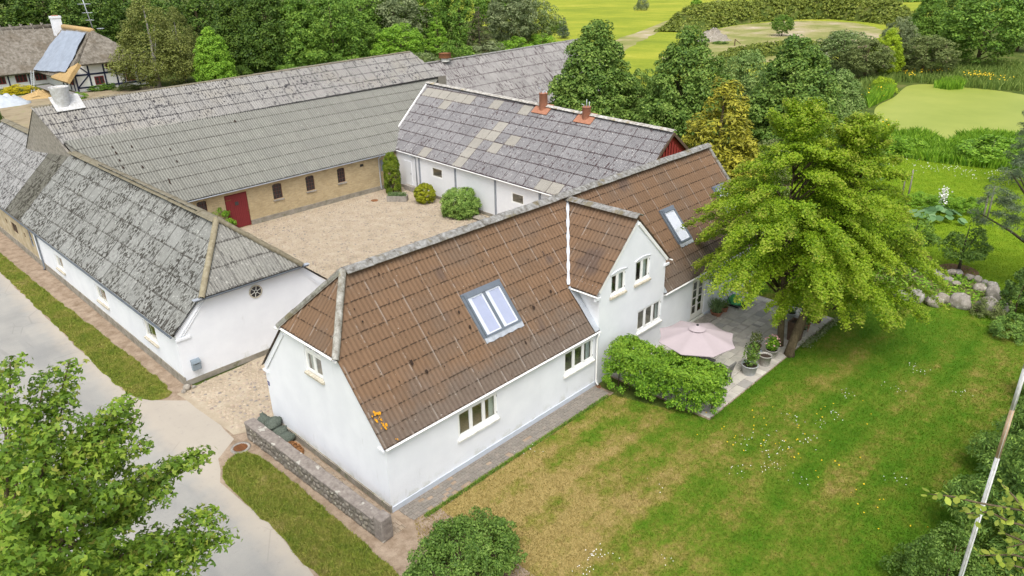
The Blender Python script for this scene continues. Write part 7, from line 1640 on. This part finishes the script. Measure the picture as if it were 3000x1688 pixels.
# ---------------------------------------------------------------- the terrace tree
def terrace_tree():
    bx_, by_ = 18.55, -4.55; root = thing('katsura_tree', 'large fresh green two stemmed tree with layered sprays at the terrace edge', 'tree', (bx_, by_, 0)); rg = np.random.default_rng(101)
    right = np.array([CR.x, CR.y, 0]); right /= np.linalg.norm(right); fwd = np.array([-right[1], right[0], 0])
    Vs, Fs, Rs, Ts = [], [], [], []; tubes = MB(); off = 0
    stems = [(np.array([bx_, by_, 0])+right*(-.45)+fwd*.9, 10.9, 4.6, 4.1), (np.array([bx_, by_, 0])+right*2.1+fwd*.9, 10.4, 4.15, 2.9)]
    def prof(t): return min(1, .78+1.4*t)*(1-max(0, t-.18)/.82)**.80+.05
    for si, (ax_, H, R, zb) in enumerate(stems):
        nb = 215
        for k in range(nb):
            t = rg.random()**1.12; a = rg.uniform(0, 2*PI); z0 = zb+(H-zb)*t*.96; rmax = R*prof(t)*rg.uniform(.72, 1.06)
            if k < 26: t = .99-.012*k; z0 = zb+(H-zb)*t*.95; rmax = R*(.05+.013*k)
            dirv = np.array([math.cos(a), math.sin(a), 0]); rise = .55*t+.05; st = rg.uniform(.15, .55)*rmax
            L_ = rmax-st; npt = int(40+86*L_); s = rg.random(npt)**.7
            arch = (rise*s-(.50-.12*t)*s*s)*L_; up_ = .0
            if t > .80: arch = s*L_*1.1
            C = ax_[None]+dirv[None]*(st+L_*s)[:, None]; C[:, 2] = z0+arch
            perp = np.array([-dirv[1], dirv[0], 0]); wd_ = .46*(1-s*.82)+.05
            C = C+perp[None]*(rg.normal(0, 1, npt)*wd_*.55)[:, None]+np.array([0, 0, 1])[None]*(rg.normal(0, .045, npt)-.10*rg.random(npt)*(1-s))[:, None]
            per = 3; C3 = np.repeat(C, per, 0)+rg.normal(0, .06, (npt*per, 3)); N_ = unit(np.array([0, 0, 1.0])+dirv*.4+rg.normal(size=(npt*per, 3))*.42); l = rg.uniform(.06, .11, npt*per)
            V, F = leaves(C3, N_, l, l*.85, rg, 'diamond'); Vs.append(V); Fs.append(F+off); off += len(V)
            Rs.append(np.clip(rg.normal(.5, .2, npt*per)+rg.normal(0, .08), 0, 1)); Ts.append(np.clip((np.repeat(s, per)-.45)*1.5, 0, 1)*(rg.random(npt*per) < .55)*rg.uniform(.3, 1))
            if k % 3 == 0:
                p0 = ax_+dirv*.05; p0[2] = max(1.6, z0-.8*st-.3); p1 = ax_+dirv*st; p1[2] = z0-.02; p2 = ax_+dirv*(st+L_*.55); p2[2] = z0+(rise*.55-.5*.3)*L_-.04; tubes.tube([tuple(p0), tuple(p1), tuple(p2)], [.05, .03, .012], 5)
    for (ax_, H, R, zb) in stems:            # leafy inner wood round the stems
        Cc, Oc = crown_centers(rg, 70, prof, .15, .0); Cc = Cc*np.array([R*.62, R*.62, (H-zb)*.82])+np.array([ax_[0], ax_[1], zb+.3])
        V, F, r_, t_ = clumps(rg, Cc, rg.uniform(.45, .75, len(Cc)), 70, .12, .5, .7, Oc, .5, 'diamond', .85, .35)
        Vs.append(V); Fs.append(F+off); off += len(V); Rs.append(r_); Ts.append(t_)
    V = np.concatenate(Vs)-np.array(root.location); obj_from_mesh('crown', np_mesh('crown', V, np.concatenate(Fs), LEAF['katsura'], False, {'rnd': np.concatenate(Rs), 'tip': np.concatenate(Ts)}), root, root.location)
    tubes.build('limbs', MAT['bark'], root)
    b1 = np.array([bx_+.25, by_+.45, 0]); b2 = np.array([bx_-.25, by_-.25, 0])
    for b, s_, r0, nm in ((b1, stems[0], .14, 'trunk'), (b2, stems[1], .19, 'trunk')):
        t_ = s_[0]; m = MB(); m.tube([(b[0], b[1], -.1), (b[0]+.02, b[1], .25), ((b[0]*.85+t_[0]*.15), (b[1]*.85+t_[1]*.15), 1.3), ((b[0]*.5+t_[0]*.5), (b[1]*.5+t_[1]*.5), 3.2), (t_[0], t_[1], 5.5), (t_[0], t_[1], 9.2)], [r0*1.45, r0*1.1, r0, r0*.8, r0*.5, r0*.12], 10); m.build(nm, MAT['bark'], root)
terrace_tree()
# ---------------------------------------------------------------- foreground maple at the lower left
def fg_maple():
    base = Vector((-10.6, -1.6, 0)); root = thing('maple_tree', 'large leafy maple in the lower left foreground over the road', 'tree', tuple(base)); rg = np.random.default_rng(202)
    # branch tips seen in the photograph: pixel and distance along the ray
    Cs = []; rad = []
    def sp(px_, py_, dist): v = ray(px_, py_).normalized(); return np.array(Vector(CAM)+v*dist)
    tips = [(30, 1060, 15), (15, 1150, 14.6), (130, 1110, 15.2), (205, 1055, 15.5), (190, 1170, 15), (60, 1230, 14.3), (160, 1260, 14), (330, 1200, 15), (385, 1165, 15.3), (300, 1290, 14.4), (420, 1290, 15), (510, 1375, 15.3), (570, 1345, 15.5), (600, 1325, 15.7), (480, 1440, 15), (420, 1480, 14.8), (240, 1400, 13.5), (100, 1380, 13), (60, 1500, 12.6), (200, 1520, 12.6), (330, 1450, 13.5), (330, 1580, 13), (450, 1600, 13.8), (540, 1580, 14.4), (620, 1570, 14.8), (680, 1585, 15), (600, 1640, 14.5), (500, 1690, 13.8), (380, 1700, 13), (250, 1660, 12.3), (100, 1640, 11.9), (20, 1600, 12), (20, 1720, 11.6), (180, 1760, 11.8), (640, 1520, 15), (150, 1450, 12.8), (270, 1240, 14.6), (20, 1320, 13.6), (420, 1385, 14.6), (560, 1720, 14.2), (330, 1330, 14.2), (240, 1310, 14.2), (390, 1230, 15.0)]
    m = MB(); hub = Vector((-9.9, -2.6, 6.5))
    for (a, b, dd_) in tips:
        c = sp(a, b, dd_); h0 = np.array(hub); k = 8
        for i in range(k):
            f = .66+.35*(i+.5)/k if i > 0 else .45+.2*rg.random(); p = h0+(c-h0)*f+rg.normal(0, .22, 3)*(1.2-f); Cs.append(p); rad.append(.30*(1.25-.50*f))
        md = h0+(c-h0)*.55; md[2] -= .15; m.tube([tuple(h0), tuple(md), tuple(c)], [.07, .035, .010], 6)
    # the rest of the crown, outside the picture
    C2, _ = crown_centers(rg, 110, round_prof, .2); C2 = C2*np.array([4.0, 4.0, 8.5])+np.array([base.x-1.5, base.y+.5, 2.4])
    keep = [i for i, c in enumerate(C2) if pix(c)[0] < -60 or pix(c)[1] > 1790]
    C = np.concatenate([np.array(Cs), C2[keep]]); R_ = np.concatenate([np.array(rad), np.full(len(keep), .7)])
    V, F, r_, t_ = clumps(rg, C, R_*1.25, 42, .095, .6, .6, None, .5, 'maple', .9, .25, lambda P, D, q: (rg.random(len(P)) < .07)*rg.uniform(.2, .9, len(P)))
    obj_from_mesh('crown', np_mesh('crown', V-np.array(base), F, LEAF['maple_fg'], False, {'rnd': r_, 'tip': t_}), root, base)
    m.build('limbs', MAT['bark'], root)
    m = MB(); m.tube([base+Vector((0, 0, -.1)), base+Vector((.1, 0, 2)), base+Vector((.4, -.5, 4.5)), hub], [.30, .24, .20, .12], 10); m.build('trunk', MAT['bark'], root)
fg_maple()
# beech twigs at the lower right, close to the camera
def fg_beech():
    base = Vector((1.6, -18.6, 0)); root = thing('beech_tree', 'beech whose pale green twigs reach in across the flagpole', 'tree', tuple(base)); rg = np.random.default_rng(303); m = MB()
    def sp(px_, py_, dist): v = ray(px_, py_).normalized(); return np.array(Vector(CAM)+v*dist)
    twigs = [[(3080, 1510, 10.4), (2960, 1490, 10.2), (2860, 1472, 10), (2790, 1455, 9.9), (2718, 1447, 9.8)], [(3080, 1530, 10.4), (3000, 1500, 10.3), (2975, 1460, 10.2), (2935, 1418, 10.1)], [(3080, 1560, 10.4), (2960, 1530, 10.2), (2900, 1500, 10.1), (2830, 1505, 10)], [(3080, 1640, 10.5), (2985, 1580, 10.4), (2925, 1555, 10.3)], [(3080, 1660, 10.5), (2970, 1625, 10.4), (2865, 1628, 10.2)], [(3080, 1700, 10.6), (3000, 1665, 10.5), (2940, 1650, 10.4)], [(3080, 1600, 10.5), (3010, 1590, 10.4), (2950, 1605, 10.3)], [(3080, 1760, 10.5), (2990, 1700, 10.4), (2930, 1690, 10.3)], [(3080, 1480, 10.4), (3010, 1470, 10.4), (2960, 1480, 10.3)]]
    Ps = []; Ns = []; Dr = []; T_ = []
    for tw in twigs:
        pts = [sp(*q_) for q_ in tw]; m.tube([tuple(p) for p in pts], [.012]*(len(pts)-1)+[.004], 5)
        for a, b in zip(pts[:-1], pts[1:]):
            n = int(np.linalg.norm(b-a)/.028); d = (b-a)/np.linalg.norm(b-a); s = np.cross(d, [0, 0, 1]); s /= np.linalg.norm(s)
            for k in range(n):
                sg = (-1)**k; ax_ = unit((d*.6+s*sg*.9+rg.normal(size=3)*.35)[None])[0]; q_ = a+(b-a)*(k+.5)/n; Ps.append(q_+ax_*rg.uniform(.04, .09)+rg.normal(size=3)*.03); Dr.append(ax_); Ns.append(np.array([0, 0, 1.])+rg.normal(size=3)*.45); T_.append(rg.random()*.6)
    # the rest of its crown stands outside the picture
    C2, O2 = crown_centers(rg, 80, round_prof, .2); C2 = C2*np.array([4.2, 3.6, 10])+np.array([base.x+1.0, base.y-1.2, 2.5]); C2 = np.array([c for c in C2 if pix(c)[0] > 3130 or pix(c)[1] > 1850 or depth_of(c) < .5])
    P = np.array(Ps); k = len(P); l = rg.uniform(.07, .12, k); V, F = leaves(P, unit(np.array(Ns)), l, l*.68, rg, 'oval', np.array(Dr))
    V2, F2, r2, t2 = clumps(rg, C2, np.full(len(C2), .7), 40, .16, .8, .5, None, .5, 'oval')
    obj_from_mesh('crown', np_mesh('crown', np.concatenate([V, V2])-np.array(base), np.concatenate([F, F2+len(V)]), LEAF['beech_fg'], False, {'rnd': np.concatenate([rg.random(k), r2]), 'tip': np.concatenate([np.array(T_), t2])}), root, base)
    m.tube([(base.x, base.y, 7.5)]+[tuple(sp(3080, 1560, 10.5))], [.05, .02], 6); m.build('twigs', MAT['bark'], root)
    m = MB(); m.tube([base+Vector((0, 0, -.1)), base+Vector((.05, .1, 5)), base+Vector((0, .2, 10))], [.28, .2, .1], 9); m.build('trunk', MAT['bark'], root)
fg_beech()
# ---------------------------------------------------------------- terrace pots
def pot(kind, c, r_, h, mat, label, cat='plant pot', leaf=None, n=160, L=.10, ph=.35, flowers_=None, spiky=False, parts='pot', square=False, soil=True):
    root = thing('plant_pot' if kind != 'trough' else 'plant_trough', label, cat, (c[0], c[1], .04)); rg = np.random.default_rng(int(abs(c[0]*91+c[1]*17))); x, y = c[0], c[1]
    m = MB()
    if square:
        a, b = r_, r_*.8
        m.add([(x+sx*q, y+sy*q, z) for q, z in ((b, .04), (a, .04+h), (a*.78, .04+h), (a*.74, .04+h-.12)) for sx, sy in ((-1, -1), (1, -1), (1, 1), (-1, 1))], [(k*4+i, k*4+(i+1) % 4, (k+1)*4+(i+1) % 4, (k+1)*4+i) for k in range(3) for i in range(4)])
    else: m.lathe([(r_*.74, .04), (r_*.98, .04+h), (r_*1.05, .04+h), (r_*1.05, .07+h), (r_*.93, .07+h), (r_*.90, .04+h-.06)], (x, y, 0), 16)
    m.build('pot', mat, root)
    m = MB(); m.lathe([(r_*.92, 0), (.0, .02)], (x, y, .04+h-.05), 12 if not square else 4); m.build('soil', MAT['soil'], root)
    if leaf:
        if spiky:
            P = np.stack([rg.normal(0, r_*.45, n), rg.normal(0, r_*.45, n), rg.uniform(.1, .7, n)*ph], 1); Dv = np.stack([P[:, 0], P[:, 1], np.full(n, r_*2)], 1)+rg.normal(0, .05, (n, 3)); V, F = leaves(P, unit(rg.normal(size=(n, 3))), np.full(n, ph*.6), np.full(n, .03), rg, 'diamond', Dv)
        else:
            P = rg.normal(size=(n, 3)); P = unit(P)*rg.random((n, 1))**.4*np.array([r_*1.15, r_*1.15, ph*.55])+np.array([0, 0, ph*.5]); V, F = leaves(P, unit(P*.5+np.array([0, 0, .5])+rg.normal(size=(n, 3))*.4), rg.uniform(.6, 1.2, n)*L, rg.uniform(.5, .9, n)*L, rg, 'oval')
        V = V+np.array([0, 0, h]); obj_from_mesh('foliage', np_mesh('foliage', V, F, LEAF[leaf], False, {'rnd': rg.random(n), 'tip': np.zeros(n)}), root, root.location)
    if flowers_:
        k = 16; P = unit(rg.normal(size=(k, 3))+np.array([0, 0, .8]))*np.array([r_*1.2, r_*1.2, ph*.55])+np.array([0, 0, ph*.55+h]); V, F = leaves(P, unit(P+np.array([0, 0, .6])), np.full(k, .09), np.full(k, .09), rg, 'oval'); V2, F2 = leaves(P+.015, unit(rg.normal(size=(k, 3))), np.full(k, .07), np.full(k, .07), rg, 'oval')
        obj_from_mesh('blossom', np_mesh('blossom', np.concatenate([V, V2]), np.concatenate([F, F2+len(V)]), MAT[flowers_]), root, root.location)
    return root
pot('p', (15.62, -4.28), .34, .42, MAT['galvanised'], 'wide galvanised tub with a leafy green shrub at the terrace edge', leaf='laurel', n=420, L=.10, ph=1.05)
pot('p', (16.28, -4.02), .19, .32, MAT['terracotta'], 'terracotta pot half hidden behind the galvanised tub', leaf='herb', n=200, L=.08, ph=.5)
pot('p', (16.72, -4.42), .27, .46, MAT['wicker'], 'white wicker basket planter between the tub and the flowers')
pot('p', (17.55, -4.30), .27, .36, MAT['wicker'], 'basket of pink geraniums at the foot of the big tree', leaf='herb', n=420, L=.10, ph=.65, flowers_='petal_pink')
pot('p', (17.55, -3.55), .25, .30, MAT['wood_box'], 'dark pot with reddish brown foliage beside the geraniums', leaf='bronze', n=300, L=.09, ph=.7)
pot('p', (19.75, -4.35), .30, .95, MAT['wood_box'], 'tall square dark wooden planter right of the tree trunk', square=True)
pot('p', (20.35, -4.45), .20, .34, MAT['wicker'], 'small pale basket pot beside the wooden planter', leaf='greygreen', n=120, L=.10, ph=.35)
pot('p', (20.95, -4.30), .22, .36, MAT['terracotta'], 'pot of tall green chives behind the wooden planter', leaf='herb', n=300, ph=.95, spiky=True)
pot('p', (22.2, -4.25), .36, .48, MAT['wood_box'], 'large round dark brown tub at the far corner of the terrace', leaf='laurel', n=60, L=.12, ph=.9)
pot('p', (21.5, -3.3), .28, .40, MAT['galvanised'], 'grey pot with pale pink roses behind the tree', leaf='laurel', n=260, L=.09, ph=.8, flowers_='petal_pink')
pot('trough', (19.62, -.42), .30, .20, MAT['terracotta'], 'terracotta trough of rosemary by the french door', leaf='lavender', n=420, ph=.8, spiky=True)
pot('p', (20.25, -.50), .17, .22, MAT['terracotta'], 'small terracotta pot next to the rosemary trough', leaf='laurel', n=180, L=.07, ph=.45)
lt = thing('lantern', 'small dark metal garden lantern between the pots', 'lantern', (17.05, -4.05, .04))
m = MB(); m.box((17.05, -4.05, .06), (.20, .20, .04)); m.build('base', MAT['iron'], lt)
for sx in (-1, 1):
    for sy in (-1, 1): m = MB(); m.bb((17.05+sx*.08-.01, -4.05+sy*.08-.01, .08), (17.05+sx*.08+.01, -4.05+sy*.08+.01, .34)); m.build('bar', MAT['iron'], lt)
m = MB(); m.lathe([(.16, .34), (.06, .44), (.03, .50), (.0, .50)], (17.05, -4.05, 0), 10); m.build('roof', MAT['zinc_dark'], lt)
# ---------------------------------------------------------------- grass
def tufts(name, poly, n, rg, h0, h1, mat, label, holes=(), near=14.0, z=0.0, cat='grass'):
    P = np.array(poly); lo, hi = P.min(0), P.max(0); X = []; Y = []; got = 0
    while got < n:
        k = 400000; x = rg.uniform(lo[0], hi[0], k); y = rg.uniform(lo[1], hi[1], k); dx, dy = x-CAM[0], y-CAM[1]; zc = dx*CD.x+dy*CD.y+(0-CAM[2])*CD.z
        xs = 1500+FPX*(dx*CR.x+dy*CR.y-CAM[2]*CR.z)/zc; ys = 844-FPX*(dx*CU.x+dy*CU.y-CAM[2]*CU.z)/zc
        ok = (zc > 1) & (xs > -150) & (xs < 3150) & (ys > -50) & (ys < 1800) & (rg.random(k) < np.minimum(1, (24/np.maximum(zc, 1))**1.3)); x, y = x[ok], y[ok]
        ok = np_inside(x, y, poly)
        for h in holes: ok &= ~np_inside(x, y, h)
        X.append(x[ok]); Y.append(y[ok]); got += ok.sum()
    X, Y = np.concatenate(X)[:n], np.concatenate(Y)[:n]
    a = rg.uniform(0, 6.28, n); hh = rg.uniform(h0, h1, n); ln = rg.normal(0, .5, (n, 2))*hh[:, None]; wd = rg.uniform(.006, .014, n)*1.6
    S = np.stack([np.cos(a)*wd, np.sin(a)*wd, np.zeros(n)], 1); B = np.stack([X, Y, np.full(n, z)], 1); T = np.stack([X+ln[:, 0], Y+ln[:, 1], z+hh], 1); V = np.stack([B-S, B+S, T], 1).reshape(-1, 3); F = np.arange(3*n).reshape(n, 3)
    o = obj_from_mesh(name, np_mesh(name, V, F, mat, False, {'rnd': rg.random(n), 'tip': np.zeros(n)}), None, (0, 0, 0)); return tag(o, label, cat, None, 'stuff')
rg = np.random.default_rng(55)
tufts('lawn_grass', lawn_poly, 260000, rg, .025, .075, MAT['blade'], 'short mown garden lawn with dry and green patches', (bed_poly,))
tufts('verge_grass', verge_right, 45000, rg, .03, .10, MAT['vblade'], 'rough grass verge between stone wall and road')
tufts('verge_grass', verge_left, 45000, rg, .03, .10, MAT['vblade'], 'rough grass verge along the white wing')
tufts('path_edge_grass', [(.6, -1.02), (10.2, -.98), (10.2, -.86), (.6, -.88)], 4200, rg, .04, .10, LEAF['mid'], 'narrow fringe of taller green grass between paved path and lawn')
# daisies and dandelions in drifts
dr_ = px2([(2320, 1230), (2400, 1245), (2440, 1225), (2250, 1270), (2195, 1300), (2260, 1325), (2300, 1315), (2370, 1300), (2270, 1370), (2170, 1380), (2340, 1405), (2690, 1090), (2620, 1140), (2820, 1150), (2680, 1075), (2640, 1420), (1740, 1620), (1780, 1640), (1700, 1670), (1920, 1430), (1540, 1335), (2480, 1155), (1960, 1640), (1725, 1655)])
XY = near_pts(rg, dr_, 230, .22); flowers('daisies', XY, .05, .085, .035, MAT['petal_white'], 'drifts of white daisies in the lawn', 'flowers', rg)
XY = near_pts(rg, px2([(2260, 1250), (2200, 1260), (2420, 1265), (2300, 1330), (2380, 1320), (2160, 1290), (2500, 1210), (2490, 1490), (2550, 1485)]), 60, .8); flowers('dandelions', XY, .05, .08, .055, MAT['petal_yellow'], 'scattered yellow dandelions in the lawn', 'flowers', rg)
fd = px2([(2770, 492), (2760, 496), (2800, 500), (2860, 505), (2960, 515), (2985, 520), (2640, 475)]); flowers('meadow_daisies', near_pts(rg, fd, 200, 1.3), .05, .12, .06, MAT['petal_white'], 'white flowers on the bright lawn below the pond bank', 'flowers', rg)
# low edging plants along the terrace and the rock bed
def edging():
    rg = np.random.default_rng(66); n = 500; X = rg.uniform(19.3, 23.2, n); Y = -4.98+rg.normal(0, .10, n); P = np.stack([X, Y, rg.uniform(.02, .16, n)], 1); V, F = leaves(P, unit(rg.normal(size=(n, 3))*.6+np.array([0, 0, 1])), np.full(n, .16), np.full(n, .05), rg)
    o = obj_from_mesh('edging_plants', np_mesh('edging_plants', V, F, LEAF['greygreen'], False, {'rnd': rg.random(n), 'tip': np.zeros(n)}), None, (0, 0, 0)); tag(o, 'row of small pale leaved plants along the terrace edge', 'plants', None, 'stuff')
    XY = scatter_poly(rg, bed_poly, 1600); n = len(XY); P = np.concatenate([XY, rg.uniform(.02, .16, (n, 1))], 1); V, F = leaves(P, unit(rg.normal(size=(n, 3))*.5+np.array([0, 0, 1])), np.full(n, .16), np.full(n, .12), rg, 'oval')
    o = obj_from_mesh('ground_cover', np_mesh('ground_cover', V, F, LEAF['herb'], False, {'rnd': rg.random(n), 'tip': np.zeros(n)}), None, (0, 0, 0)); tag(o, 'fresh green ground cover inside the rock bed', 'plants', None, 'stuff')
edging()
